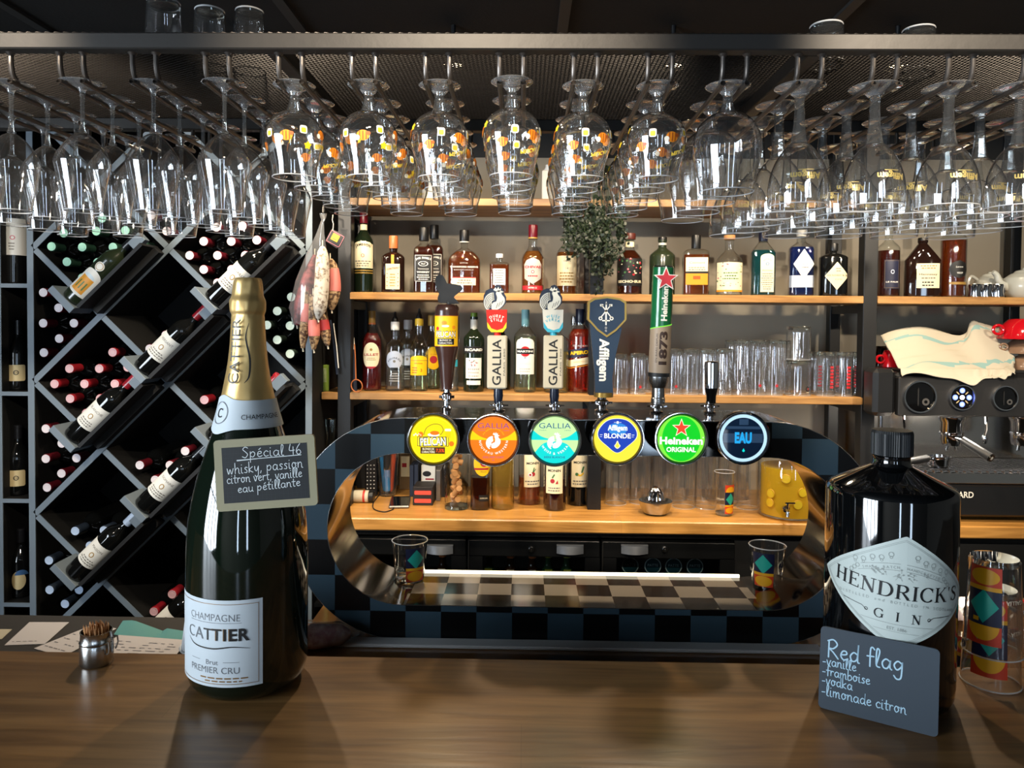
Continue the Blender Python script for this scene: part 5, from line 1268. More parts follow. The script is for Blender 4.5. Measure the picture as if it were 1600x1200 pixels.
def a_ricard(a, R, H):
    w = R * 1.25; a.rect(-w, H * .49, w, H * .575, 'label_black'); a.text('RICARD', 0, H * .533, .0085, 'label_white', 1, w=w * 1.5, bold=.05); a.rect(-R * .82, H * .17, R * .82, H * .43, 'label_white'); rr = random.Random(3)
    for k in range(14): a.disc(rr.uniform(-R * .4, R * .4), rr.uniform(H * .33, H * .41), .0025, ['ink_grey', 'flower_pink', 'label_silver'][k % 3], 1, n=8)
    lines(a, -R * .6, R * .6, H * .18, H * .31, 3, 'label_silver', 1); a.rrect(-R * .7, H * .09, R * .7, H * .145, .002, 'label_white')
def a_martini(a, R, H):
    w = R * .88; a.rect(-w, H * .22, w, H * .60, 'label_white'); a.disc(0, H * .60, w, 'label_white', 0, ry=H * .055, a0=0, a1=180, n=18); a.ring(0, H * .60, w * .9, w * .94, 'ink', 1, n=24, asp=.75, a0=0, a1=180)
    a.disc(0, H * .495, R * .45, 'star_red', 1, n=26); a.rect(-w * .93, H * .465, w * .93, H * .53, 'ink', 2); a.text('MARTINI', 0, H * .497, .0065, 'label_white', 3, w=w * 1.6, bold=.04); a.rect(-.004, H * .415, .004, H * .425, 'ink_blue', 1); a.text('BIANCO', 0, H * .35, .007, 'label_pale_blue', 1, w=w * 1.1); lines(a, -w * .7, w * .7, H * .24, H * .30, 2, 'label_silver', 1)
def a_aperol(a, R, H):
    w = R * 1.2; q = .06
    a.poly([(-w, H * .40), (w, H * (.40 + q)), (w, H * (.50 + q)), (-w, H * .50)], 'label_navy'); a.text('APEROL', 0, H * .48, .0115, 'label_yellow', 1, w=w * 1.6, bold=.05, rot=.09); a.poly([(-w, H * .30), (w, H * (.30 + q)), (w, H * (.38 + q)), (-w, H * .38)], 'label_cream'); a.text('APERITIVO', 0, H * .37, .004, 'label_orange', 1, rot=.09, w=w); a.poly([(-w, H * .28), (w, H * (.28 + q)), (w, H * (.29 + q)), (-w, H * .29)], 'label_orange', 0); a.text('BARBIERI', 0, H * .56, .006, 'label_silver', 0, w=w)
def a_monin(kind):
    def f(a, R, H):
        x0, x1 = (-R * .75, R * .85); zt, zl = H * .62, H * .20
        a.rect(x0, zl, x1, zt, 'label_cream'); a.frame(x0, zl, x1, zt, .0005, 'ink_gold', 1); a.text('MONIN', (x0 + x1) / 2, zt - H * .155, .0085, 'ink', 1, w=R * 1.15, bold=.03)
        z = H * .345
        if kind == 'litchi': a.disc(.002, z, .008, 'ink_red', 2, n=14); a.disc(-.008, z - .002, .008, 'label_white', 3, n=14); a.disc(-.008, z - .002, .004, 'ink_red', 4, n=10); a.stroke([(.002, z + .008), (.006, z + .022)], .004, 'ink_green', 2); a.stroke([(.004, z + .008), (.012, z + .018)], .003, 'ink_green', 2)
        if kind == 'grenadine': a.disc(-.004, z, .008, 'ink_red', 2, n=14); a.poly([(.006, z - .01), (.016, z - .01), (.014, z + .004)], 'ink_red', 2); a.stroke([(-.004, z + .012), (.002, z + .022)], .005, 'ink_green', 2)
        if kind == 'banana': a.stroke([(p.x, p.y) for p in catmull([(-.004, z - .004, 0), (.004, z - .006, 0), (.013, z + .002, 0)], 4)], .005, 'label_yellow', 2); a.disc(-.010, z - .002, .006, 'ink_green', 2, n=12); a.stroke([(.008, z + .006), (.014, z + .024)], .006, 'ink_green', 2)
        lines(a, x0 + .003, x1 - .003, zl + H * .02, zl + H * .08, 2, 'ink_grey')
    return f
def a_havana(a, R, H):
    w = R * .9; a.disc(R * .25, H * .52, w, 'label_yellow', 0, n=28, ry=H * .14); a.rect(-R * .6, H * .45, R * 1.0, H * .47, 'ink_red', 1); a.disc(R * .42, H * .53, R * .42, 'ink_red', 2, n=22); a.text('Havana', R * .40, H * .55, .006, 'label_white', 3, w=R * .9, bold=.02); a.text('Club', R * .45, H * .515, .006, 'label_white', 3); a.text('Oscuro', R * .35, H * .43, .005, 'ink', 1); a.rect(-R * .1, H * .10, R * .95, H * .17, 'label_black', 0); a.text('ESPECIAL', R * .42, H * .135, .005, 'label_cream', 1, w=R * .8)
def a_teal(a, R, H): a.rect(-R * 1.1, H * .33, R * 1.1, H * .42, 'teal'); a.rect(-R * .9, H * .43, R * .9, H * .55, 'label_white')

YT1, YT2 = 2.685, 2.785
G1 = dict(group='bottles on the middle shelf')
bottle('whiskey_bottle', 'dark green whiskey bottle with burgundy cap and cream arched label', 568, 332, 31, YT1, ZMID, .60, .78, .36, 1.3, glass='glass_bottle_green', cap=('cap_burgundy', .86, 1.2), art=a_jameson, neck=('label_cream', .755, .86, 0))
bottle('liqueur_bottle', 'squat brown square liqueur bottle with copper cap and orange ribbon', 614.5, 369, 36, YT1, ZMID, .60, .72, .34, .9, n=5, sy=.9, glass='glass_black_brown', cap=('cap_copper', .78, 1.15), art=a_cointreau)
bottle('whiskey_bottle', 'square whiskey bottle with black label, front one of two alike', 662, 356, 31, YT1, ZMID, .64, .76, .40, 1.1, n=6, sy=1, glass='bottle_glass', liquid='dark_rum', level=.7, cap=('cap_black', .80, 1.25), art=a_jd)
bottle('whiskey_bottle', 'square whiskey bottle half hidden behind its black labelled twin', 678, 352, 29, YT2, ZMID, .64, .76, .40, 1.1, n=6, sy=1, glass='bottle_glass', liquid='dark_rum', level=.7, cap=('cap_black', .80, 1.25), art=a_jd)
bottle('bourbon_bottle', 'broad flat bourbon flask with white lettering and clear stopper', 725, 360, 52, YT1, ZMID, .50, .72, .22, 1.0, n=3.5, sy=.45, liquid='rum', level=.66, cap=('cap_black', .80, 1.35, 'label_silver'), art=a_woodford)
bottle('whisky_bottle', 'small squat rectangular whisky bottle with white cap and pale label', 780, 397, 31, YT1, ZMID, .74, .80, .30, .5, n=6, sy=.75, liquid='rum', level=.73, cap=('cap_white', .90, 1.25), art=a_nikka)
bottle('whisky_bottle', 'amber whisky bottle with burgundy cap and silver shield label', 832, 352, 35, YT1, ZMID, .50, .70, .38, 1.6, liquid='whisky', level=.62, cap=('cap_burgundy', .80, 1.1, 'cap_gold'), art=a_chivas)
bottle('whisky_bottle', 'amber whisky bottle with plain cream label behind the trailing plant', 885, 340, 33, YT2, ZMID, .52, .68, .34, 1.6, liquid='whisky', level=.55, cap=('cap_black', .86, 1.15), art=a_oban)
bottle('rum_bottle', 'round dark rum bottle with colourful jungle label and brown stopper', 983, 365, 40, YT1, ZMID, .55, .76, .34, 1.5, liquid='dark_rum', level=.72, cap=('cap_brown', .90, 1.35), art=a_sechs, neck=('label_cream', .78, .86, 0))
bottle('gin_bottle', 'matt dark green bottle partly hidden behind the red star handle', 1034, 371, 40, YT1, ZMID, .66, .82, .32, 1.4, glass='glass_deep_green', cap=('cap_black', .93, 1.1), neck=('label_silver', .86, .90, 0))
bottle('rum_bottle', 'square amber rum bottle with cream and orange labels', 1086.5, 368, 40, YT1, ZMID, .70, .77, .32, .5, n=6, sy=.85, liquid='rum', level=.67, cap=('cap_black', .78, 1.15), art=a_clement)
bottle('spirit_bottle', 'clear round bottle with floral cream label and cork stopper', 1138.5, 368, 40, YT1, ZMID, .56, .76, .34, 1.5, liquid='water', level=.5, cap=('cork', .93, 1.3), art=a_flora)
bottle('gin_bottle', 'teal glass gin bottle with narrow arched cream label', 1191, 364, 37, YT1, ZMID, .68, .86, .34, 5, n=4.5, sy=.75, liquid='teal_gin', level=.72, cap=('cap_navy', .86, 1.12), art=a_bombay)
bottle('gin_bottle', 'cobalt blue gin bottle with white diamond label', 1250.5, 360, 37, YT1, ZMID, .70, .82, .36, 1.2, n=4.5, sy=.8, liquid='blue_gin', level=.74, cap=('label_silver', .90, 1.15), art=a_citadelle)
bottle('gin_bottle', 'squat black gin bottle with cream diamond label on the middle shelf', 1301, 381, 42, YT1, ZMID, .72, .82, .26, .8, n=3, sy=.8, glass='glass_black', cap=('cap_black', .86, 1.25), art=a_hend)
bottle('rum_bottle', 'dark red rum bottle with navy label beside the shelf post', 1387, 340, 33, YT1, ZRB, .60, .72, .34, 1.5, liquid='dark_rum', level=.58, cap=('cap_black', .88, 1.2), art=a_palm)
bottle('cognac_bottle', 'broad shouldered dark cognac bottle with cream label', 1440, 372, 51, YT1, ZRB, .62, .90, .26, 5, n=3.2, sy=.55, glass='glass_black_brown', cap=('cap_black', .93, 1.1), art=a_henn)
bottle('cognac_bottle', 'amber cognac bottle with black oval label and gold band', 1488, 338, 37, YT1, ZRB, .72, .82, .32, 1.4, liquid='cognac', level=.70, cap=('cap_black', .88, 1.2), art=a_vsop)
# lower shelf
bottle('aperitif_bottle', 'red aperitif bottle with oval cream label and gold cap', 581, 486, 31, YT1, ZLOW, .58, .78, .32, 1.2, liquid='red_drink', level=.72, cap=('cap_gold', .83, 1.15, 'cap_copper'), art=a_lillet)
bottle('vodka_bottle', 'clear vodka bottle with round pale blue label and pourer', 617, 503, 30, YT1, ZLOW, .64, .74, .42, 1.0, liquid='water', level=.5, cap=('cap_white', .88, 1.1), art=a_vodka, pour='cap_black')
bottle('vodka_bottle', 'clear white capped bottle hidden behind the pale blue labelled vodka', 637, 500, 30, YT2, ZLOW, .64, .74, .42, 1.0, liquid='water', level=.55, cap=('cap_white', .86, 1.1), art=a_vodka)
bottle('rum_bottle', 'clear rum bottle with yellow label and black pourer', 654.5, 498, 29, YT1, ZLOW, .56, .78, .44, 1.6, liquid='green_white', level=.5, cap=('cap_yellow', .90, 1.05), art=a_yellow, pour='cap_black')
bottle('rum_bottle', 'clear gold capped rum bottle with round yellow label, behind the pourer bottle', 675, 493, 30, YT2, ZLOW, .56, .76, .40, 1.6, liquid='green_white', level=.5, cap=('cap_gold', .86, 1.15), art=a_yellow2)
bottle('spirit_bottle', 'clear bottle with teal band behind the brown tap handle', 701, 494, 31, YT1, ZLOW, .62, .76, .38, 1.4, liquid='water', level=.55, cap=('cap_navy', .88, 1.1), art=a_teal)
bottle('pastis_bottle', 'dark green pastis bottle with black and white labels', 740, 489, 33, YT1, ZLOW, .66, .80, .34, 1.5, glass='glass_bottle_green', cap=('cap_green', .93, .95), art=a_ricard, neck=('label_silver', .78, .92, 0))
bottle('wine_bottle', 'dark bottle behind the red topped cream tap handle', 782, 492, 32, YT2, ZLOW, .62, .76, .36, 1.5, glass='glass_bottle_green', cap=('cap_green', .86, 1.1))
bottle('vermouth_bottle', 'clear vermouth bottle with red disc label and teal cap', 820, 484, 36, YT1, ZLOW, .66, .80, .32, 1.2, liquid='green_white', level=.68, cap=('cap_teal', .80, 1.1), art=a_martini)
bottle('spirit_bottle', 'clear bottle behind the white topped cream tap handle', 869, 497, 40, YT1, ZLOW, .68, .80, .32, 1.3, liquid='pale_gold', level=.55, cap=('cap_white', .88, 1.1))
bottle('spirit_bottle', 'steel capped bottle peeping out behind the red aperitif', 896, 494, 26, YT2, ZLOW, .66, .80, .32, 1.3, liquid='water', level=.5, cap=('brushed_steel', .88, 1.3))
bottle('aperitif_bottle', 'orange red aperitif bottle with navy and yellow label', 905.5, 483, 38, 2.702, ZLOW, .66, .82, .36, 1.2, liquid='orange_red', level=.76, cap=('cap_navy', .82, 1.1), art=a_aperol)
# on the worktop behind the tower
bottle('rum_bottle', 'half full dark rum bottle with yellow label on the worktop', 750, 655, 31, 2.60, ZW, .74, .82, .34, 1.2, n=3.2, sy=.9, liquid='dark_rum', level=.36, cap=('label_silver', .93, .95), art=a_havana, pour='cap_white')
bottle('limoncello_bottle', 'yellow drink in a clear bottle with faceted foot', 785, 668, 37, 2.615, ZW, .55, .85, .30, 1.3, liquid='golden', level=.72, cap=('cap_black', .93, 1.1))
bottle('syrup_bottle', 'peach coloured syrup bottle with litchi label', 827, 646, 36, 2.69, ZW, .66, .82, .34, 1.4, liquid='peach_syrup', level=.30, cap=('cap_teal', .93, 1.15), art=a_monin('litchi'), rz=.25)
bottle('syrup_bottle', 'dark red syrup bottle with strawberry label, nearest on the worktop', 866.5, 660, 36, 2.61, ZW, .66, .82, .34, 1.4, liquid='dark_syrup', level=.36, cap=('cap_black', .93, 1.15), art=a_monin('grenadine'), rz=-.15)
bottle('syrup_bottle', 'dark syrup bottle with banana label beside the black post', 903, 642, 36, 2.69, ZW, .66, .82, .34, 1.4, glass='glass_black', cap=('cap_burgundy', .93, 1.15), art=a_monin('banana'), rz=.05)
bottle('spirit_bottle', 'gold capped bottle behind the left shoulder of the tap tower', 598, 641, 24, 2.86, ZW, .66, .80, .34, 1.4, glass='glass_bottle_green', cap=('cap_gold', .90, 1.2))
# ------------------------------------------------------------------ lattice wine rack
YK = 2.50; KD = 0.37
kx0, kx4 = at(53, 598, YK).x, at(477, 598, YK).x
ax = (kx4 - kx0) / 4; zr2 = (at(53, 598, YK).z + at(477, 598, YK).z) / 2; az = (zat(265, 387, YK) - zat(265, 908, YK)) / 5
def node(i, j): return Vector((kx0 + i * ax, YK, zr2 - (j - 2) * az))
J0, J1 = -2.0, 7.0
zk0, zk1 = node(0, J1).z, node(0, J0).z
wr = thing('wine_rack', 'tall dark wine rack of diamond cells with grey front edges', 'wine rack', ((kx0 + kx4) / 2, YK + KD / 2, zk0))
def rboard(a, b, th=.020, name='lattice_board', face='rack_face', y0=YK, dep=KD):
    a, b = Vector(a), Vector(b); d = (b - a); L = d.length; q = Vector((1, 0, 0)).rotation_difference(d.normalized()).to_matrix(); c = (a + b) / 2
    m = MB(); m.box((c.x, y0 + dep / 2 + .003, c.z), (L, dep - .006, th), 'rack_black', rot=q); m.box((c.x, y0 + .0015, c.z), (L, .003, th), face, rot=q)
    return rel(m, name, wr)
h = .012
for X in (kx0 - .010, kx4 + .012): rboard((X, 0, zk0), (X, 0, zk1), .022, 'upright')
rboard((kx0, 0, zk1 + .011), (kx4, 0, zk1 + .011), .022, 'top_board'); rboard((kx0, 0, zk0 + .011), (kx4, 0, zk0 + .011), .022, 'bottom_board')
m = MB(); m.box(((kx0 + kx4) / 2, YK + KD - .004, (zk0 + zk1) / 2), (kx4 - kx0, .008, zk1 - zk0), 'rack_black'); rel(m, 'back_panel', wr)
for c in range(-2, 12, 2):                      # rising boards
    js = [j for j in (J0, J1)]; i_lo, i_hi = max(0, c - J1), min(4, c - J0)
    if i_hi - i_lo > .4: rboard(node(i_lo, c - i_lo), node(i_hi, c - i_hi))
for c in range(-6, 6, 2):                       # falling boards, in pieces between the rising ones
    i_lo, i_hi = max(0, c + J0), min(4, c + J1); i = i_lo
    while i < i_hi - .05:
        k = min(i_hi, math.floor(i + 1 + 1e-6)); a, b = node(i, i - c), node(k, k - c); d = (b - a).normalized() * .011
        rboard(a + d, b - d); i = k
# left column of single boxes
xl = at(2, 598, YK).x - .009
rboard((xl, 0, zk0), (xl, 0, zk1), .02, 'upright')
BOXZ = [zat(25, 443, YK), zat(25, 612, YK), zat(25, 779.5, YK), zat(25, 942, YK)]
for z in BOXZ: rboard((xl + .01, 0, z - .007), (kx0 - .021, 0, z - .007), .014, 'box_shelf')
m = MB(); m.box(((xl + kx0) / 2, YK + KD - .004, (zk0 + zk1) / 2), (kx0 - xl, .008, zk1 - zk0), 'rack_black'); rel(m, 'back_panel', wr)

# wine bottles
for n, c in (('disc_green', '9fd8ba'), ('disc_blue', 'a9bcd6'), ('disc_silver', 'c3d3c4')): mat(n, c, .4)
for n, c in (('capsule_red', '8d1b26'), ('capsule_wine', '5c1420'), ('capsule_rose', '5c1420'), ('capsule_green', '2a4a3c'), ('capsule_blue', '26303f'), ('capsule_silver', '3b4a3f'), ('capsule_black', '15161a'), ('capsule_gold', 'a5894a')): mat(n, c, .35, coat=.3)  # green, blue and silver sides are darker copies of their discs, painted shade
def a_wine(title, band=None, base='label_white'):
    def f(a, R, H):
        w = R * 1.25; a.rect(-w, H * .20, w, H * .50, base); a.text(title, 0, H * .43, .0085, 'ink_grey', 1, wmax=w * 1.6); a.disc(0, H * .35, .008, band or 'ink_gold', 1, n=18, ry=.010); a.disc(0, H * .35, .005, base, 2, n=14, ry=.007); lines(a, -w * .7, w * .7, H * .22, H * .30, 3, 'ink_grey')
    return f
def a_white(a, R, H):
    w = R * 1.0; a.rect(-w, H * .10, w, H * .34, 'label_white'); a.disc(0, H * .34, w, 'label_white', 0, ry=.03, a0=0, a1=180, n=20); a.rect(-w * .6, H * .13, w * .6, H * .33, 'label_amber', 1); a.disc(0, H * .335, w * .55, 'label_ice', 1, ry=.012, a0=0, a1=180, n=14)
    for x in (-.012, 0, .012): a.rect(x - .002, H * .17, x + .002, H * .27, 'ink_green', 2)
    a.disc(0, H * .50, .016, 'label_white', 0, n=20); a.ring(0, H * .50, .011, .013, 'ink_gold', 1, n=20)
def wine_bottle(label, loc, rot, capsule, art=None, glass='glass_black', H=.30, R=.0375, group=None, disc=None, ss=.60):
    t = thing('wine_bottle', label, 'wine bottle', loc, 0, group); t.rotation_euler = rot
    b = MB(); b.lathe([(r * R, z * H) for r, z in bprof(ss, .76, .37, 1.3)] + [(.36 * R, H * .80)], glass, 28); b.build('glass_body', t)
    b = MB(); rc = R * .40; b.lathe([(rc, H * .80), (rc, H * .955), (rc * 1.10, H * .958), (rc * 1.10, H * .99), (rc * .98, H * .999)], capsule, 24, caps=False)
    dm = disc or capsule; b.lathe([(rc * .98, H * .999), (rc * .72, H), (rc * .66, H * .9985), (rc * .5, H * .9985), (rc * .46, H), (0, H)], dm, 24, caps=False)
    b.build('capsule', t)
    if art:
        a = Art(); art(a, R, H); b = MB(); a.to(b, wrap(R), .0003, cut=R / 6); b.build('label', t)
    return t
ang = math.atan2(ax, az); e1 = Vector((ax, 0, az)).normalized(); e2 = Vector((-e1.z, 0, e1.x))
cells = {(1, 0): ('ivory labelled white wine bottle on the cradle of the upper left diamond', 'capsule_black', a_white, 'glass_deep_green'),
         (3, 0): ('black capped red wine bottle on the cradle behind the champagne cork', 'capsule_black', a_wine('CANAILLE'), None),
         (2, 1): ('red capped wine bottle on the cradle of the upper middle diamond', 'capsule_red', a_wine('VERSANT'), None),
         (1, 2): ('red capped wine bottle on the cradle of the left middle diamond', 'capsule_red', a_wine('BLANCHE'), None),
         (3, 2): ('red capped wine bottle on the cradle behind the champagne neck', 'capsule_red', a_wine('ROUGE'), None),
         (2, 3): ('wine bottle on the cradle of the lower middle diamond, beside the champagne', 'capsule_black', a_wine('DOMAINE'), None),
         (1, 4): ('blue grey capped wine bottle on the cradle of the lower left diamond', 'disc_blue', a_wine('MAISON'), None),
         (2, 5): ('wine bottle low in the rack beside the white paper cups', 'capsule_black', a_wine('CRU'), None)}
for (i, j), (lab, cap, art, gl) in cells.items():
    B = node(i, j + 1); L = (node(i + 1, j) - B).length; yb, yf = YK - .001, YK - .115
    q = Matrix.Rotation(ang, 3, 'Y')           # z axis -> e1
    m = MB(); c = B + e1 * (L * .48) + e2 * .026; m.box((c.x, (yb + yf) / 2, c.z), (.012, yb - yf, L * .90), 'rack_black', rot=q)
    c2 = B + e1 * (L * .48) + e2 * .012; m.box((c2.x, yb - .02, c2.z), (.03, .04, L * .90), 'rack_black', rot=q); rel(m, 'cradle', wr)
    m = MB(); c = B + e1 * (-.012) + e2 * .082; m.box((c.x, (yb + yf) / 2, c.z), (.104, yb - yf, .024), 'rack_face', rot=q, bev=.001); rel(m, 'stop_board', wr)
    m = MB(); c = B + e1 * (L * .90) + e2 * .050; m.box((c.x, yf + .03, c.z), (.034, .03, .05), 'rack_face', rot=q, bev=.001); rel(m, 'neck_rest', wr)
    p = B + e1 * .002 + e2 * (.0325 + .0378); wine_bottle(lab, (p.x, YK - .075, p.z), (0, ang, 0), cap, art, gl or 'glass_black', H=.305, R=.037)
# bottles lying in the cells, corks to the front
LY = {'capsule_green': ('pale green capped', [(99, 364, 'a'), (150, 361, 'a'), (195.5, 360, 'a'), (80, 385, 'a'), (128, 386, 'a'), (176, 386, 'a'), (223, 383, 'a'), (104, 409, 'a'), (152, 410, 'a'), (128, 434, 'a'), (159, 341, 'a')]),
      'capsule_rose': ('pinkish white capped', [(67, 457, 'b'), (91, 481, 'b'), (67, 505, 'b'), (115, 505, 'b'), (92, 529, 'b'), (68, 551, 'b'), (258.5, 523.6, 'c'), (233.5, 545, 'c'), (236, 336, 'd'), (260, 361, 'd'), (338, 355, 'e'), (318, 377, 'e'), (361, 377, 'e'), (401, 375, 'e'), (296, 399, 'e'), (339.5, 399, 'e'), (383, 399, 'e'), (318, 421, 'e'), (361.5, 421, 'e'), (339.5, 442, 'e'), (378.5, 353, 'e'),
                                                (71, 670, 'h'), (96, 693, 'h'), (71, 717, 'h'), (119, 716, 'h'), (95.5, 740, 'h'), (73, 762, 'h'), (218, 727, 'i'), (265, 727, 'i'), (289, 705, 'i'), (242, 750, 'i')]),
      'capsule_red': ('red capped', [(175.5, 550.6, 'f'), (108, 576, 'f'), (154.6, 576, 'f'), (199, 574, 'f'), (84.7, 600, 'f'), (131.5, 600, 'f'), (179, 600, 'f'), (226, 594, 'f'), (109, 623, 'f'), (156, 623, 'f'), (134, 646, 'f'), (319, 625, 'g'), (343, 647, 'g'), (268.5, 929, 'l'), (240, 956, 'l')]),
      'capsule_blue': ('pale blue capped', [(232, 801, 'j'), (117, 830, 'j'), (162, 829, 'j'), (140, 853, 'j'), (76, 876, 'k'), (99.5, 899, 'k'), (77, 922, 'k'), (123, 922, 'k'), (101, 944, 'k')]),
      'capsule_silver': ('silvery green capped', [(455, 464, 'm'), (433, 486, 'm'), (453, 509, 'm'), (433, 531, 'm'), (453, 553, 'm'), (417, 508, 'm')])}
CN = dict(a='upper left diamond', b='uppermost left edge triangle', c='upper middle diamond', d='diamond just right of the ivory label', e='diamond above the gold foil', f='left middle diamond', g='diamond left of the champagne neck', h='left edge triangle at mid height', i='lower middle diamond', j='lower left diamond', k='lowest left edge triangle', l='bottom diamond by the paper cups', m='triangle by the hanging sausages')
mat('disc_rose', 'c9a0a4', .4); mat('disc_pale', 'd9cfd2', .4)
for cap, (what, lst) in LY.items():
    pr = None; cnt = {}
    for px, py, c in lst:
        p = at(px, py, YK + .004); cnt[c] = cnt.get(c, 0) + 1
        loc = (p.x, YK + .300, p.z)
        if pr is None: pr = wine_bottle('-', loc, (PI / 2, 0, 0), 'capsule_red' if cap == 'capsule_red' else ('capsule_wine' if cap == 'capsule_rose' else cap), None, H=.295, R=.0372, disc={'capsule_red': 'disc_rose', 'capsule_rose': 'disc_pale', 'capsule_green': 'disc_green', 'capsule_blue': 'disc_blue', 'capsule_silver': 'disc_silver'}[cap]); o = pr
        else: o = dup(pr, loc)
        o['label'] = '%s wine bottle end, %s in the %s' % (what, ORD[cnt[c] - 1], CN[c]); o['group'] = 'wine bottles lying in the rack'; o['category'] = 'wine bottle'
# standing bottles in the left boxes
mat('label_sand', 'cdb98a', .6)
def a_side(a, R, H): a.rrect(-R * .9, H * .13, R * .75, H * .36, .006, 'label_sand'); a.ring(-R * .1, H * .25, .006, .0085, 'ink', 1, n=18); a.text('CX', -R * .1, H * .25, .006, 'ink', 2)
def a_big(a, R, H): a.rect(-R * 1.2, H * .33, R * 1.2, H * .75, 'label_white'); a.text('CANAILLE', 0, H * .66, .008, 'ink_grey', 1, w=R * 1.7); a.disc(-.003, H * .53, .008, 'flower_pink', 1, n=16); a.disc(-.003, H * .53, .005, 'label_white', 2, n=12); lines(a, -R * .4, R * .1, H * .38, H * .48, 3, 'ink_grey')
def a_moon(a, R, H): a.disc(-R * .2, H * .26, R * .7, 'label_sand', 0, ry=.032, n=26); a.disc(R * .1, H * .30, R * .7, 'ink_blue', 1, ry=.028, n=26, a0=20, a1=160)
for px, base, top, art, lab, ww in ((24, 443, 310, a_big, 'red wine bottle with big white label in the top left box', 36), (29, 612, 500, a_side, 'dark wine bottle with sand coloured label in the second left box', 30), (29, 779, 664, a_side, 'dark wine bottle with sand coloured label in the third left box', 30), (34, 942, 829, a_moon, 'dark wine bottle with half moon label in the lowest left box', 30)):
    z = zat(px, base, YK); hh = zat(px, top, YK + .07) - z
    wine_bottle(lab, (on(px, YK + .07, z).x, YK + .07, z + .001), (0, 0, .5), 'capsule_black', art, H=max(hh, .24), R=ww / 2 * (YK + .07) / F, ss=.5)
# ------------------------------------------------------------------ the big champagne bottle
mat('champ_glass', '0b140d', .045, coat=.6); mat('gold_foil', 'd2b072', .36, metal=.65, bump=.6, bscale=28); mat('champ_paper', 'bcc5ca', .55); mat('champ_ink', '1c1a18', .4); mat('champ_bronze', '8a6a42', .35, metal=.4); mat('champ_grey', '6a6e72', .5)
YC = 1.07; cb = on(388, YC, ZT); RCH = .0853
ch = thing('champagne_bottle', 'giant champagne bottle with gold foil neck and white label on the counter', 'champagne bottle', (cb.x, YC, ZT + .0004), math.radians(-11))
kz = lambda py: zat(388, py, YC) - ZT; kr = lambda hw: hw / 98 * RCH
prof = [(0, .006), (.055, .002), (.066, 0), (kr(86), .006), (kr(94), .016), (kr(98), .032)] + [(kr(h_), kz(y)) for h_, y in ((98, 1000), (98, 870), (96.5, 835), (94, 805), (89, 778), (82, 748), (74, 722), (65, 697), (56, 672), (49, 650), (43.5, 630), (38, 606))]
b = MB(); b.lathe(prof + [(kr(33), kz(585)), (kr(29), kz(560)), (kr(25), kz(520)), (0, kz(515))], 'champ_glass', 72); b.build('glass_body', ch)
fp = [(kr(h_ + 1.2), kz(y)) for h_, y in ((51.5, 657), (46, 638), (40.5, 615), (36, 595), (32, 573), (29, 550), (27, 525), (25.5, 500), (25, 492), (27.5, 486), (28, 476), (27.5, 470), (24, 462), (23, 452), (21.5, 440), (19, 435), (0, 434))]
rr = random.Random(8)
cr = [rr.uniform(-1, 1) for _ in range(400)]
def crumple(t, r, z):
    k = 1 + (.018 * math.sin(5 * t + 60 * z) + .012 * math.sin(11 * t - 90 * z)) * (1 if z > kz(500) else .35) + (.012 * max(0, math.sin(3 * t + 1.2)) ** 8 if z < kz(500) else 0)
    return r * k
b = MB(); b.lathe(fp[:1] + [(q.x, q.y) for q in catmull([(*p, 0) for p in fp[:-1]], 4)] + fp[-1:], 'gold_foil', 64, rad=crumple); foil = b.build('foil', ch)
def ch_r(z):
    pts = sorted([(kz(y), kr(h_ + 1.6)) for h_, y in ((98, 1000), (98, 870), (96.5, 835), (94, 805), (89, 778), (82, 748), (74, 722), (65, 697), (56, 672), (51.5, 657), (46, 638), (40.5, 615), (36, 595), (32, 573), (29, 550), (27, 525), (25.5, 500))])
    for (z0, r0), (z1, r1) in zip(pts, pts[1:]):
        if z0 <= z <= z1: return r0 + (r1 - r0) * (z - z0) / (z1 - z0)
    return pts[0][1] if z < pts[0][0] else pts[-1][1]
# collar paper: follows the shoulder, wavy edges
b = MB(); zlo, zhi = kz(664), kz(622)
def coll(u, v):
    t = -math.pi * .75 + u * math.pi * 1.5; w = .008 * math.exp(-((t + .45) / .42) ** 2)
    z = (zlo - w) + (zhi + w * .9 - zlo + w) * v; r = ch_r(z) + .0016; return Vector((r * math.sin(t), -r * math.cos(t), z))
b.grid(coll, 60, 6, 'champ_paper'); col = b.build('collar_label', ch)
a = Art(); tz = (zlo + zhi) / 2
a.ring(-.45, .002, .0145, .0157, 'champ_grey', 1, n=40); a.text('C', -.45, .002, .013, 'champ_ink', 1, w=.011); a.text('CHAMPAGNE', .98, -.003, .0068, 'champ_ink', 1, w=.058)
b = MB()
def cfn(u, v, d):
    # u is metres along the girth; the two groups sit at angle -.45 and .55 rad
    base = -.45 if u < .2 else .98; t = base + (u - base) / .046; z = tz + v; r = ch_r(z) + .0022 + d; return Vector((r * math.sin(t), -r * math.cos(t), z))
a.to(b, cfn, .0002, cut=.005, cutv=.005); b.build('lettering', col)
b = MB(); a = Art(); a.text('CATTIER', 0, 0, .0135, 'champ_ink', 1, rot=PI / 2, w=.092, bold=.004); a.stroke([(p.x, p.y) for p in catmull([(.018, .04, 0), (.014, .02, 0), (.019, -.01, 0), (.018, -.035, 0), (.013, -.045, 0)], 6)], [.0004 + .002 * math.sin(PI * k / 24) for k in range(25)], 'champ_ink', 1)
zc_ = kz(548); a.to(b, lambda u, v, d: (lambda r, t: Vector((r * math.sin(t), -r * math.cos(t), zc_ + v)))(ch_r(zc_ + v) + .0034, (u - .002) / .027), .0002, cut=.004, cutv=.006); b.build('lettering', foil)
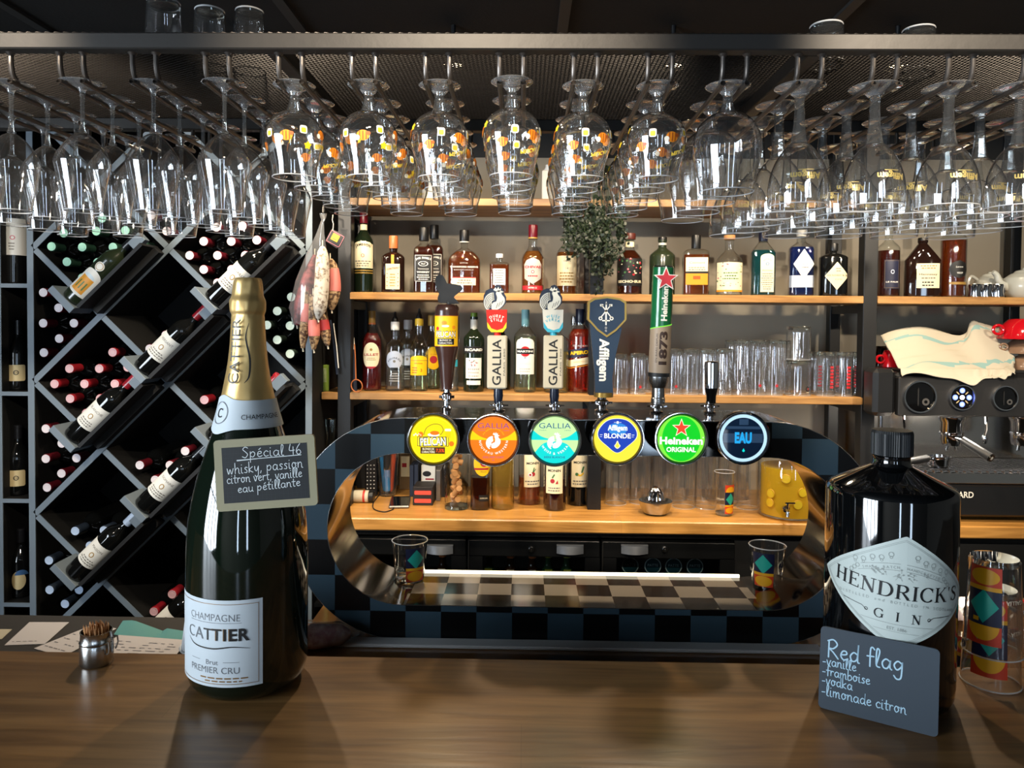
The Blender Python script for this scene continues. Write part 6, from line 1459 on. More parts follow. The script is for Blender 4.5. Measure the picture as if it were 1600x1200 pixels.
# front label
b = MB(); a = Art(); LW = .146; zb0, zb1 = zat(360, 1071, YC - RCH * .92) - ZT, zat(360, 936, YC - RCH * .92) - ZT
LH = zb1 - zb0; x0, x1 = -.080, .066
a.rect(x0, zb0, x1, zb1, 'champ_paper', 0); a.rect(x0 + .003, zb1 - .006, x1 - .005, zb1 - .0052, 'champ_bronze', 1); a.rect(x1 - .0058, zb0 + .004, x1 - .005, zb1 - .005, 'champ_bronze', 1); a.rect(x0 + .003, zb0 + .004, x1 - .005, zb0 + .0048, 'champ_bronze', 1)
xm = -.002
a.text('CHAMPAGNE', xm, zb0 + LH * .80, .0098, 'champ_grey', 1, w=.078, bold=-.008); a.rect(xm - .039, zb0 + LH * .735, xm + .041, zb0 + LH * .74, 'champ_grey', 1)
xs_ = []; x_ = xm - .0455
for c_, w_2 in zip('CATTIER', (.0165, .0155, .0140, .0140, .0085, .0135, .0150)): xs_.append(x_ + w_2 / 2); x_ += w_2
for k, c_ in enumerate('CATTIER'): a.text(c_, xs_[k], zb0 + LH * .605, .0160, 'champ_ink' if k > 1 else 'champ_grey', 2, bold=-.012 + .008 * k)
for k in (3, 4, 5): a.text('CATTIER'[k], xs_[k] - .0011, zb0 + LH * .605, .0160, 'champ_bronze', 1, bold=-.008 + .008 * k)
a.stroke([(p.x, p.y) for p in catmull([(xm - .044, zb0 + LH * .52, 0), (xm - .030, zb0 + LH * .455, 0), (xm, zb0 + LH * .44, 0), (xm + .028, zb0 + LH * .465, 0), (xm + .052, zb0 + LH * .44, 0)], 8)], [.0004 + .0016 * math.sin(PI * k / 32) for k in range(33)], 'champ_ink', 1)
a.text('Brut', xm, zb0 + LH * .285, .0068, 'champ_grey', 1, w=.0185); a.rect(xm - .037, zb0 + LH * .295, xm - .020, zb0 + LH * .30, 'champ_grey', 1); a.rect(xm + .016, zb0 + LH * .285, xm + .038, zb0 + LH * .29, 'champ_grey', 1)
serif(a, 'REMIER CR', 0, 0, .001, 'champ_grey', 1) if False else a.text('PREMIER CRU', xm, zb0 + LH * .195, .0088, 'champ_grey', 1, w=.076)
lines(a, xm - .02, xm + .05, zb0 + LH * .05, zb0 + LH * .12, 2, 'champ_bronze'); a.to(b, wrap(RCH), .0003, cut=.006); b.build('front_label', ch)

# chalk board hung on the champagne bottle
mat('slate_black', '0d1013', .55); mat('slate_grid', '1d2a2b', .55); mat('chalk', 'c9d0d2', .8); mat('frame_olive', '8a8468', .55); mat('slate_blue', '2b3640', .6); mat('chalk_blue', 'a9c9da', .8)
c = at(415, 739, .985); t = thing('hanging_chalkboard', 'small olive framed chalkboard leaning on the champagne bottle', 'chalkboard', (c.x, .985, c.z)); t.rotation_euler = (math.radians(-3), math.radians(-4.0), math.radians(3))
s = .985 / F; w_, h_ = 158 * s, 112 * s
a = Art(); a.rrect(-w_ / 2, -h_ / 2, w_ / 2, h_ / 2, .005, 'frame_olive')
b = MB(); p = a.items[0][0]; b.prism(p, .006, 'frame_olive'); b.build('frame', t)
b = MB(); a = Art(); iw, ih = w_ / 2 - .0105, h_ / 2 - .0105; a.rect(-iw, -ih, iw, ih, 'slate_black', 1)
for k in range(-9, 10): a.rect(k * .0058 - .0001, -ih, k * .0058 + .0001, ih, 'slate_grid', 2)
for k in range(-6, 7): a.rect(-iw, k * .0058 - .0001, iw, k * .0058 + .0001, 'slate_grid', 2)
a.to(b, flat((0, -.0002, 0)), .0002); b.build('slate', t)
b = MB(); a = Art(); lw = .00095
hand(a, 'Spécial 46', -.030, ih - .0150, .0075, lw, 'chalk', sx=1.35); a.stroke([(-.037, ih - .0178), (iw - .008, ih - .0160)], lw, 'chalk', 2); a.stroke([(-.037, ih - .0186), (-.010, ih - .0174)], lw, 'chalk', 2)
hand(a, 'whisky, passion', -iw + .006, ih - .036, .0075, lw, 'chalk', sx=1.13, slope=.03); hand(a, 'citron vert, vanille', -iw + .005, ih - .0485, .0066, lw, 'chalk', sx=1.06, slope=.03); hand(a, 'eau pétillante', -iw + .019, ih - .0615, .0062, lw, 'chalk', sx=1.25, slope=.05)
a.to(b, flat((0, -.0006, 0)), .0002); b.build('chalk_writing', t)

# ------------------------------------------------------------------ the big gin bottle
mat('gin_glass', '060708', .04, coat=.7); mat('cap_rubber', '101214', .55); mat('gin_paper', 'b4beb9', .55); mat('gin_grey', '8c938f', .55)
YG = 1.066; gb = on(1385, YG, ZT); RG = .0866
gn = thing('gin_bottle', 'giant black gin bottle with pale diamond label on the counter', 'gin bottle', (gb.x, YG, ZT + .0004), math.radians(-21))
gz = lambda py: zat(1393, py, YG) - ZT; gr = lambda hw: hw / 106 * RG
sh0, sh1 = gz(758), gz(727)
pp = [(0, .008), (.05, .004), (.070, 0), (.081, .004), (gr(104.5), .014), (RG, .03), (RG, sh0 - .010), (gr(105), sh0 - .004), (gr(101.5), sh0 + .0005), (gr(96), sh0 + .0035), (gr(70), sh0 + (sh1 - sh0) * .47), (gr(40), sh0 + (sh1 - sh0) * .90), (gr(33), sh1), (gr(30.5), sh1 + .004), (gr(30), sh1 + .012), (gr(31), gz(712)), (0, gz(711))]
b = MB(); b.lathe(pp, 'gin_glass', 80); b.build('glass_body', gn)
b = MB(); nz = gz(672)
b.lathe([(gr(33.5), gz(710)), (gr(33.5), nz - .004), (gr(32), nz), (gr(25), nz + .0005), (0, nz)], 'cap_rubber', 120, rad=lambda t, r, z: r * (1 + (.018 * (1 if int(t / (2 * PI) * 120) % 2 else -1) if r > gr(32.5) else 0))); b.build('cap', gn, smooth=20)
b = MB(); a = Art(); hw, hh_ = RG * 1.34, .077
def dia2(hw, hh): return [(hw * (abs(math.cos(t)) ** 1.8) * (1 if math.cos(t) >= 0 else -1), hh * (abs(math.sin(t)) ** 1.78) * (1 if math.sin(t) >= 0 else -1)) for t in [2 * PI * k / 72 for k in range(72)]]
rt = math.radians(-4.5)
rot2 = lambda L: [(x * math.cos(rt) - y * math.sin(rt), x * math.sin(rt) + y * math.cos(rt)) for x, y in L]
a.poly(rot2(dia2(hw, hh_)), 'gin_paper', 0)
for k in (.94, .915):
    A, B_ = rot2(dia2(hw * k, hh_ * k)), rot2(dia2(hw * (k - .008), hh_ * (k - .008))); n_ = len(A)
    a.faces(A + B_, [(i, (i + 1) % n_, n_ + (i + 1) % n_, n_ + i) for i in range(n_)], 'gin_grey', 1)
def rp(x, y): return rot2([(x, y)])[0]
x, y = rp(0, .004); serif(a, "HENDRICK'S", x, y, 0.0195, 'ink', 2, wid=.178, rot=rt, arch=-.12)
x, y = rp(0, -.0325); serif(a, 'G', x - .0225, y + .0018, .0125, 'ink', 2, rot=rt); serif(a, 'I', x, y, .0125, 'ink', 2, rot=rt); serif(a, 'N', x + .0225, y - .0018, .0125, 'ink', 2, rot=rt)
for i, ch_ in enumerate('DISTILLED and BOTTLED IN SCOTLAND'):
    if ch_ != ' ':
        u_ = -.078 + i * .0049; x, y = rp(u_, -.0135 - .000 + .006 * (u_ / .08) ** 2 * -1); a.text(ch_, x, y, .0038, 'gin_grey', 2, rot=rt)
for q in (-1, 1):
    x, y = rp(q * .055, -.0285); a.stroke([rp(q * .038, -.0335), rp(q * .045, -.0285), rp(q * .072, -.0265)], .0007, 'ink', 2); a.ring(*rp(q * .039, -.0315), .0015, .0023, 'ink', 2, n=14)
x, y = rp(0, -.049); a.text('EST. 1886', x, y, .0042, 'gin_grey', 2, rot=rt); a.stroke([rp(-.045, -.043), rp(.045, -.043)], .0005, 'gin_grey', 2); a.stroke([rp(-.028, -.053), rp(.028, -.053)], .0004, 'gin_grey', 2)
# scrolls and botanicals
for q in (-1, 1):
    for k in range(5):
        cx_, cz_ = q * (.016 + .011 * k), .050 - .0042 * k - (.002 if k % 2 else 0); x, y = rp(cx_, cz_); a.ring(x, y, .0026, .0034, 'gin_grey', 2, n=16); a.ring(x, y - .004, .0014, .002, 'gin_grey', 2, n=12)
    a.stroke([rp(q * (.004 + .048 * u / 8), .039 - .011 * (u / 8) ** 1.6) for u in range(9)], .0006, 'gin_grey', 2); a.stroke([rp(q * (.004 + .05 * u / 8), .030 - .011 * (u / 8) ** 1.6) for u in range(9)], .0006, 'gin_grey', 2)
    for i, ch_ in enumerate('SMALL BATCH' if q < 0 else 'HANDCRAFTED'):
        if ch_ != ' ':
            u_ = (-.048 + i * .0042) if q < 0 else (.006 + i * .0042); x, y = rp(u_, .0345 - .011 * (abs(u_) / .05) ** 1.6); a.text(ch_, x, y, .0036, 'gin_grey', 2, rot=rt - .5 * math.copysign(abs(u_) / .05, u_))
    for k in range(3): x, y = rp(q * (.056 + .004 * k), .024 - .004 * k); a.ring(x, y, .0022, .003, 'gin_grey', 2, n=14)
rr = random.Random(12)
for k in range(26):
    x, y = rr.uniform(-.034, .034), rr.uniform(.0165, .027); x2, y2 = x + rr.uniform(-.008, .008), y + rr.uniform(.001, .005); a.stroke([rp(x, y), rp(x2, y2)], .0005, 'gin_grey', 2); X, Y_ = rp(x2, y2); a.disc(X, Y_, .0013, 'gin_grey', 2, n=8)
zc2 = zat(1400, 926, YG - RG * .92) - ZT; a.to(b, lambda u, v, d: Vector(((RG + .0006 + d) * math.sin((u + .006) / RG), -(RG + .0006 + d) * math.cos((u + .006) / RG), zc2 + v)), .0003, cut=.007); b.build('diamond_label', gn)

# slate in front of the gin bottle
p0, p1 = onz(1283, 1092, ZT), onz(1466, 1138, ZT); wd = (p1 - p0).length
nb = Vector((-(p1 - p0).y, (p1 - p0).x, 0)).normalized(); gap = (Vector((gb.x, YG, ZT)) - p0).dot(nb); sh_ = nb * (gap - (RG + .0115 + .004)); p0 = p0 + sh_; p1 = p1 + sh_; print('slate shift', sh_)
yaw = math.atan2((p1 - p0).y, (p1 - p0).x)
t = thing('chalkboard', 'small blue grey chalkboard propped against the black gin bottle', 'chalkboard', ((p0.x + p1.x) / 2, (p0.y + p1.y) / 2, ZT + .0005)); t.rotation_euler = (math.radians(-6), 0, yaw)
hb = .111; a = Art(); a.rrect(-wd / 2, 0, wd / 2, hb, .006, 'slate_blue'); b = MB(); b.prism(a.items[0][0], .003, 'slate_blue'); b.build('slate', t)
b = MB(); a = Art(); L0 = -wd / 2
hand(a, 'Red flag', L0 + .010, hb - .040, .0125, .0019, 'chalk_blue', sx=1.12, slope=.02)
for k, (s_, y_, x_) in enumerate((('-vanille', .0515, .001), ('-framboise', .065, .001), ('-vodka', .0775, .001), ('-limonade citron', .0925, .001))):
    hand(a, s_, L0 + .003 + x_, hb - y_, .0069 if k < 3 else .0076, .00125, 'chalk_blue', sx=1.05 if k < 3 else 1.06, slope=.01)
a.to(b, flat((0, -.0003, 0)), .0002); b.build('chalk_writing', t)

# ------------------------------------------------------------------ toothpick pot
YP = 1.112; pc = on(151, YP, ZT); RP = .0236
pot = thing('toothpick_pot', 'small steel pot holding toothpicks on the counter edge', 'toothpick holder', (pc.x, YP, ZT + .0004))
b = MB(); b.lathe([(0, .003), (RP * .95, .0), (RP, .002), (RP, .031), (RP * .97, .0325), (RP * 1.02, .035), (RP * .95, .038), (RP * .93, .049), (RP * .97, .0505), (RP * .9, .0505), (RP * .88, .006), (0, .006)], 'brushed_steel', 48); b.build('body', pot)
b = MB(); b.tube([(RP * .96, -.012, .036), (RP * 1.12, -.013, .037), (RP * 1.16, -.013, .028), (RP * 1.1, -.012, .020), (RP * .95, -.012, .018)], .0013, 'brushed_steel', 8); b.tube([(RP * .9, .012, .036), (RP * 1.10, .012, .037), (RP * 1.14, .012, .028), (RP * 1.02, .010, .018)], .0013, 'brushed_steel', 8); b.build('clip', pot)
mat('toothpick_wood', 'b07a45', .6); pk = None; rr = random.Random(9)
for k in range(70):
    r = RP * .80 * math.sqrt((k + .5) / 70); t_ = k * 2.39996; x, y = r * math.cos(t_), r * math.sin(t_)
    if pk is None:
        o = bpy.data.objects.new('toothpick', MB().lathe([(.0003, 0), (.001, .004), (.001, .048), (.0003, .052)], 'toothpick_wood', 6).mesh('toothpick')); COL.objects.link(o); pk = o
    else: o = pk.copy(); COL.objects.link(o)
    o.location = (pc.x + x, YP + y, ZT + .0066 + rr.uniform(0, .003)); o.rotation_euler = (rr.uniform(-.05, .05) + y * 2, rr.uniform(-.05, .05) - x * 2, 0)
    tag(o, 'wooden toothpick bunched with others in the small steel pot', 'toothpick', 'toothpicks in the steel pot')

# ------------------------------------------------------------------ papers and cups on the service top
mat('paper', 'c9c6c8', .7); mat('paper_cream', 'bfb8a2', .7); mat('paper_teal', '5f9c9c', .7); mat('paper_line', '77747a', .7)
def sheet(name, label, px4, m, lift=.0012, marks=0, curl=None, cat='paper'):
    q = [onz(x, y, ZS + lift) for x, y in px4]; c = sum(q, Vector()) / 4
    def f(u, v):
        p = (q[0] * (1 - u) + q[1] * u) * (1 - v) + (q[3] * (1 - u) + q[2] * u) * v - c
        if curl: p.z += curl(u, v)
        return p
    b = MB(); b.grid(f, 14, 10, m); b.grid(lambda u, v: f(1 - u, v) - Vector((0, 0, .0006)), 14, 10, m)
    o = b.build(name, loc=c); tag(o, label, cat)
    if marks:
        rr = random.Random(marks); b = MB()
        for k in range(marks):
            v = .12 + .76 * k / marks; u = .1
            while u < .85:
                du = rr.uniform(.04, .14); P_ = [f(u, v), f(u + du, v), f(u + du, v + .018), f(u, v + .018)]; b.add([p + Vector((0, 0, .0006)) for p in P_], [(0, 3, 2, 1)], 'paper_line'); u += du + .05 + (rr.random() < .2) * .2
        b.build('print', o)
    return o
sheet('paper_sheet', 'white paper sheet lying alone on the grey service top', [(7, 1008), (70, 1006), (108, 972), (46, 972)], 'paper', .0012, 1)
sheet('paper_sheet', 'cream sheet at the left end of the grey service top', [(-30, 1004), (3, 998), (19, 983), (-20, 983)], 'paper_cream', .0012)
sheet('receipt', 'long printed receipt lying left of the toothpick pot', [(53, 1013), (98, 1026), (182, 982), (148, 975)], 'paper', .0014, 5)
sheet('menu_card', 'teal card curling up behind the toothpick pot', [(178, 991), (282, 1012), (290, 992), (192, 976)], 'paper_teal', .004, 0, lambda u, v: .014 * v * (1 - abs(2 * u - .35)) if u < .7 else .008 * v)
sheet('order_sheet', 'printed order sheet between toothpick pot and champagne bottle', [(118, 1040), (262, 1042), (292, 1000), (186, 992)], 'paper', .0105, 8)
mat('cup_paper', 'd5d9dc', .6)
cp = None
for k in range(3):
    if cp is None:
        cp = bpy.data.objects.new('paper_cup', MB().lathe([(.043, .004), (.0442, .002), (.043, 0), (.0405, .004), (.030, .088), (.029, .091), (0, .089)], 'cup_paper', 40).mesh('paper_cup')); COL.objects.link(cp); o = cp
    else: o = cp.copy(); COL.objects.link(o)
    q = on(322, 1.29, ZS); o.location = (q.x, 1.29, ZS + .001 + .050 * k)
    tag(o, 'white paper cup upturned, %s of the stack behind the champagne bottle' % ('lowest', 'middle', 'topmost')[k], 'paper cup', 'stacked paper cups')

# ------------------------------------------------------------------ stacks of printed tumblers at the right
yy = 1.100; q = on(1547, yy, ZT)
for k in range(2):
    g = printed_tumbler(.0335, .0395, .142, False); g.location = (q.x + .002 * k, yy, ZT + .0006 + .046 * k); g.rotation_euler.z = math.radians(-52 if k else -36)
    tag(g, 'upturned printed tumbler beside the gin bottle, %s of its stack' % ('lower one', 'upper one')[k], 'tumbler', 'stacked tumblers beside the gin bottle')
for px, Y, k, lab in ((1512, 1.25, 0, 'printed tumbler half hidden behind the gin bottle'), (1604, 1.22, 0, 'plain stacked tumbler at the right end, lower one'), (1604, 1.22, 1, 'plain stacked tumbler at the right end, upper one')):
    g = printed_tumbler(.0325, .038, .125, False) if px < 1600 else make_tumbler(.037, .032, .125); g.location = (on(px, Y, ZB).x, Y, ZB + .0006 + .05 * k); g.rotation_euler.z = -.5; tag(g, lab, 'tumbler', 'tumblers behind the gin bottle')
# black panel added to darken the gap between the wine rack and shelf unit
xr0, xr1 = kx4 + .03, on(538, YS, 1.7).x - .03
b = MB(); b.box(((xr0 + xr1) / 2 - .02, YB - .012, 1.3), (xr1 - xr0 + .12, .02, 2.4), 'black_paint'); struct('dark_panel_1', b)

# ------------------------------------------------------------------ beer glasses on the lower shelf
mat('logo_red', 'c0282c', .4)
def ribbed(R0, R1, hgt, deco=None, ribs=12, amp=.045, base=.014):
    """upturned ribbed glass: rim down"""
    t = thing('beer_glass', '-', 'beer glass')
    b = MB(); b.lathe([(R1, 0.0), (R1 * .985, hgt * .12), (R0 * 1.02, hgt * .8), (R0, hgt * .97), (R0 * .93, hgt)], 'rib_glass', ribs * 4, rad=lambda a, r, z: r * (1 + amp * math.cos(ribs * a) * min(1, z / hgt * 3)), caps=False); b.torus((0, 0, .001), R1, .0009, 'rim_glass', 28, 6); bd = b.build('glass_body', t)
    b = MB(); b.lathe([(0, hgt - base), (R0 * .9, hgt - base), (R0 * .95, hgt - .003), (R0 * .86, hgt), (0, hgt - .002)], 'thick_glass', 28); b.build('thick_base', t)
    a = Art()
    if deco == 'star': a.star(0, hgt * .18, .008, 'logo_red', 1); 
    if deco == 'red':
        for k in range(7): a.rect(-.007, hgt * (.18 + .075 * k), .007, hgt * (.18 + .075 * k + .05), 'logo_red', 1)
    if deco == 'mark': a.ring(0, hgt * .2, .006, .009, 'ink', 1, n=18); a.star(.002, hgt * .2, .005, 'logo_red', 2); a.rect(-.006, hgt * .09, .006, hgt * .11, 'label_cream', 1)
    if a.items: b = MB(); a.to(b, wrap(R1 * .995, .001), .0002, cut=.004); b.build('print', bd)
    return t
rr = random.Random(21); gp = {}
def put_glass(px, Y, zb, top, w, deco, label, grp):
    hgt = zat(px, top, Y) - zb; key = (deco, round(hgt, 3), w)
    if key not in gp: gp[key] = ribbed(w * .46 * Y / F, w * .5 * Y / F, hgt, deco); o = gp[key]
    else: o = dup(gp[key], (0, 0, 0))
    o.location = (on(px, Y, zb).x, Y, zb + .0006); o.rotation_euler = (0, 0, rr.uniform(-.5, .5)); tag(o, label, 'beer glass', grp); return o
GL = 'glasses stacked on the lower shelf'
n = 0
for px, top, w, deco in ((968, 553, 25, None), (996, 552, 25, 'star'), (1052, 545, 25, 'star'), (1078, 545, 25, None), (1104, 545, 25, 'star'), (1130, 545, 25, None), (1157, 531, 25, None), (1183, 531, 25, 'star'), (1209, 531, 25, 'star')):
    put_glass(px, 2.655, ZLOW, top, w, deco, 'upturned ribbed beer glass, front row, %s from the Affligem side' % ORD[n] if False else 'upturned ribbed beer glass, %s in the front row right of the blue handle' % ORD[n], GL); n += 1
n = 0
for px, top, w in ((981, 556, 25), (1010, 556, 25), (1064, 547, 25), (1091, 547, 25), (1117, 547, 25), (1144, 532, 25), (1170, 532, 25), (1197, 532, 25), (1222, 532, 25)):
    put_glass(px, 2.74, ZLOW, top, w, None, 'upturned ribbed beer glass, %s in the second row right of the blue handle' % ORD[n], GL); n += 1
hs = zat(1243, 563, 2.665) - ZLOW
o = put_glass(1246, 2.665, ZLOW, 563, 38, 'mark', 'upturned glass with small round emblem, bottom of the tall stack', GL)
o = put_glass(1247, 2.665, ZLOW + hs + .002, 510, 37, None, 'ribbed tumbler balanced on top of the emblem glass', GL)
n = 0
for px, Y in ((1289, 2.655), (1318, 2.655), (1338, 2.72), (1304, 2.73), (1275, 2.74)):
    put_glass(px, Y, ZLOW, 550, 27, 'red', 'upturned beer glass with red print, %s by the right post' % ORD[n], 'red printed glasses by the right post'); n += 1
# glasses on the worktop
n = 0
for px, Y, top, w in ((962, 2.70, 690, 33), (1000, 2.72, 690, 33), (1036, 2.72, 690, 33), (1068, 2.66, 688, 34), (1103, 2.66, 688, 34), (1136, 2.72, 690, 33), (1168, 2.66, 688, 33), (981, 2.79, 694, 32), (1019, 2.80, 694, 32), (1054, 2.79, 694, 32), (1088, 2.79, 694, 32), (1121, 2.80, 694, 32), (1153, 2.79, 694, 32)):
    put_glass(px, Y, ZW, top, w, None, 'upturned glass on the worktop, %s counted in the %s row' % (ORD[n if n < 7 else n - 7], 'front' if n < 7 else 'back'), 'glasses on the worktop'); n += 1
g = printed_tumbler(.0300, .0345, .150); g.location = (*on(1131, 2.56, ZW).xy, ZW + .0006); g.rotation_euler.z = .45; tag(g, 'tall printed tumbler standing in front of the worktop glasses', 'tumbler')

# ------------------------------------------------------------------ citrus juicer
YJ = 2.56; q = on(1024, YJ, ZW); J = thing('citrus_juicer', 'small steel citrus juicer with ribbed dome on the worktop', 'juicer', (q.x, YJ, ZW + .0006)); s = YJ / F
b = MB(); b.lathe([(0, .002), (15 * s, 0), (20 * s, .006), (24.5 * s, .030), (26 * s, .046), (25 * s, .047), (22.5 * s, .034), (18 * s, .026), (0, .026)], 'brushed_steel', 48); b.build('bowl', J)
b = MB(); b.lathe([(14 * s, .026), (13.5 * s, .05), (11 * s, .072), (6.5 * s, .088), (2 * s, .096), (0, .097)], 'chrome', 72, rad=lambda a, r, z: r * (1 + .07 * math.cos(12 * a))); b.build('reamer', J)

# ------------------------------------------------------------------ drinks dispenser
YD = 2.565; q = on(1232, YD, ZW); s = YD / F; RD = 47 * s; hd = zat(1232, 700, YD) - ZW
D = thing('drinks_dispenser', 'glass drinks jar full of yellow lemonade with a steel tap', 'drinks dispenser', (q.x, YD, ZW + .0006))
b = MB(); b.lathe([(RD * .88, .002), (RD * .97, .006), (RD, .016), (RD, hd * .86), (RD * .93, hd * .93), (RD * .85, hd * .95)], 'bottle_glass', 56); b.build('glass_jar', D)
drink('lemonade', (1.0, .70, .05), .75); b = MB(); b.lathe([(0, .010), (RD * .9, .010), (RD * .90, .02), (RD * .90, hd * .74), (0, hd * .74)], 'lemonade', 48); b.build('lemonade', D)
mat('lid_steel', 'a8a49c', .3, metal=1); b = MB(); b.lathe([(0, hd * .95), (RD * .9, hd * .95), (RD * .9, hd), (0, hd)], 'lid_steel', 40); b.build('lid', D)
b = MB(); z = .045; x = -RD * .42; y = -math.sqrt(RD ** 2 - x ** 2)
b.cyl((x, y + .004, z), (x, y - .006, z), .012, 'chrome', 20); b.tube([(x, y - .004, z), (x, y - .022, z), (x - .004, y - .030, z - .005), (x - .006, y - .033, z - .020)], [.0055, .0055, .006, .0058], 'chrome', 12); b.cyl((x, y - .018, z), (x, y - .018, z + .020), .004, 'chrome', 10); b.box((x + .008, y - .018, z + .023), (.034, .008, .006), 'chrome', bev=.002); b.build('tap', D)
mat('lemon_flesh', 'ecc52a', .4); mat('lemon_rind', 'd9a51a', .45); rr = random.Random(5); lem = []
for k in range(12):
    t = rr.uniform(-2.6, -.5); r = RD * .945; z = hd * rr.uniform(.12, .66)
    b = MB(); b.M = Matrix.Translation((q.x + r * math.cos(t), YD + r * math.sin(t), ZW + z)) @ Matrix.Rotation(t + PI / 2, 4, 'Z') @ Matrix.Rotation(PI / 2, 4, 'X')
    b.lathe([(0, -.002), (.015, -.0016), (.0165, 0), (.015, .0016), (0, .0016)], 'lemon_rind', 18); b.lathe([(0, -.0019), (.0135, -.0018)], 'lemon_flesh', 18, caps=False); b.lathe([(.0135, .0018), (0, .0019)], 'lemon_flesh', 18, caps=False)
    o = b.build('lemon_slice'); tag(o, 'lemon slice floating in the yellow lemonade jar', 'lemon slice', 'lemon slices in the lemonade')

# ------------------------------------------------------------------ left end of the worktop
mat('plastic_black', '121315', .4); mat('key_white', 'c8c8c8', .5); mat('jar_red', 'b5342b', .5); mat('marker_blue', '2a86c8', .35); mat('marker_cap', '1c1a1a', .4); mat('marker_orange', 'd9552a', .35); mat('phone_glass', '0c1218', .05, coat=.8); mat('phone_metal', '8a8784', .3, metal=.8); mat('box_black', '1a1616', .5); mat('book_blue', '1b2538', .6); mat('book_tan', '7a6140', .6); mat('clip_red', 'd24a3c', .4)
def wpt(px, py): return onz(px, py, ZW)
p = wpt(575, 781); rc = thing('remote_control', 'black remote control with white keys standing at the left of the worktop', 'remote control', (p.x, p.y + .06, ZW + .0006), .12)
b = MB(); b.box((0, 0, .072), (.046, .022, .142), 'plastic_black', rot=None, bev=.004); b.build('body', rc)
a = Art()
for i in range(3):
    for j in range(7): a.rrect(-.015 + i * .0125 - .002 + .0005, .03 + j * .0145, -.015 + i * .0125 + .003, .034 + j * .0145, .001, 'key_white', 1)
b = MB(); a.to(b, flat((0, -.0112, 0)), .0002); b.build('keys', rc)
p = wpt(566, 787); jr = bpy.data.objects.new('spice_jar', None); COL.objects.link(jr); jr.location = (p.x, p.y + .02, ZW + .0225); tag(jr, 'small jar with cream and red label lying by the remote control', 'jar')
b = MB(); b.lathe([(0, -.035), (.021, -.034), (.022, -.03), (.022, .018), (.019, .022)], 'paper_cream', 28, axis=(1, 0, 0)); b.build('body', jr)
b = MB(); b.lathe([(.0222, .0), (.0222, .008)], 'jar_red', 28, axis=(1, 0, 0), caps=False); b.build('label_band', jr); b = MB(); b.lathe([(.020, .020), (.022, .022), (.022, .037), (.020, .039), (0, .039)], 'cap_black', 28, axis=(1, 0, 0)); b.build('lid', jr)
p = wpt(607, 772); px_, py_ = p.x, p.y - .02
pg = thing('pen_glass', 'clear glass holding pens and markers on the worktop', 'glass', (px_, py_, ZW + .0006))
b = MB(); b.lathe([(.028, .002), (.031, .004), (.043, .165)], 'rib_glass', 32, caps=False); b.torus((0, 0, .165), .043, .001, 'rim_glass', 32, 6); b.build('glass_body', pg); b = MB(); b.lathe([(0, 0), (.028, 0), (.0295, .010), (0, .011)], 'solid_glass', 28); b.build('thick_base', pg)
def pen(label, dx, dy, dx2, dy2, L, r, m, mc, cat='marker', name='marker_pen', frac=.4):
    v = Vector((dx2 - dx, dy2 - dy, L)).normalized(); t = thing(name, label, cat, (px_ + dx, py_ + dy, ZW + .014)); t.rotation_euler = Vector((0, 0, 1)).rotation_difference(v).to_euler()
    b = MB(); b.lathe([(r * .5, 0), (r, .008), (r, L * (1 - frac))], m, 16); b.build('barrel', t); b = MB(); b.lathe([(r * 1.06, L * (1 - frac)), (r * 1.06, L - .004), (r * .8, L), (0, L)], mc, 16); b.build('cap', t)
pen('pale blue highlighter with black cap in the pen glass', 0, -.010, .002, -.022, .155, .0130, 'marker_blue', 'marker_cap', frac=.42)
pen('blue marker leaning left in the pen glass', -.010, .004, -.030, .004, .195, .0085, 'marker_blue', 'marker_blue'); pen('orange marker leaning right in the pen glass', .010, .002, .026, .004, .190, .0105, 'marker_orange', 'marker_orange')
pen('white pen standing in the pen glass', -.002, .012, -.006, .026, .200, .005, 'key_white', 'cap_black', 'pen', 'ball_pen'); pen('silver pen at the right of the pen glass', .012, .012, .036, .014, .195, .005, 'phone_metal', 'phone_metal', 'pen', 'ball_pen')
# phone and its cable
f4 = [wpt(605, 797), wpt(638, 797), wpt(643, 778), wpt(613, 777)]; c = sum(f4, Vector()) / 4
ph = thing('smartphone', 'dark smartphone lying on the worktop with a cable', 'phone', (c.x, c.y, ZW + .0006), .12)
b = MB(); b.box((0, 0, .0045), (.072, .150, .009), 'phone_metal', bev=.003); b.build('body', ph); b = MB(); b.box((0, 0, .0094), (.066, .142, .0008), 'phone_glass'); b.build('screen', ph)
e = Vector((c.x - .01, c.y - .078, ZW + .0055))
cb_ = [e, e + Vector((0, -.018, -.003)), wpt(600, 801) + Vector((0, 0, .003)), wpt(585, 797) + Vector((0, 0, .003)), wpt(583, 788) + Vector((0, 0, .003)), wpt(592, 775) + Vector((0, 0, .003)), wpt(600, 765) + Vector((0, 0, .003))]
b = MB(); b.tube([tuple(p) for p in catmull(cb_, 8)], .0019, 'plastic_black', 8); o = b.build('charging_cable'); tag(o, 'thin black charging cable looping from the phone', 'cable')
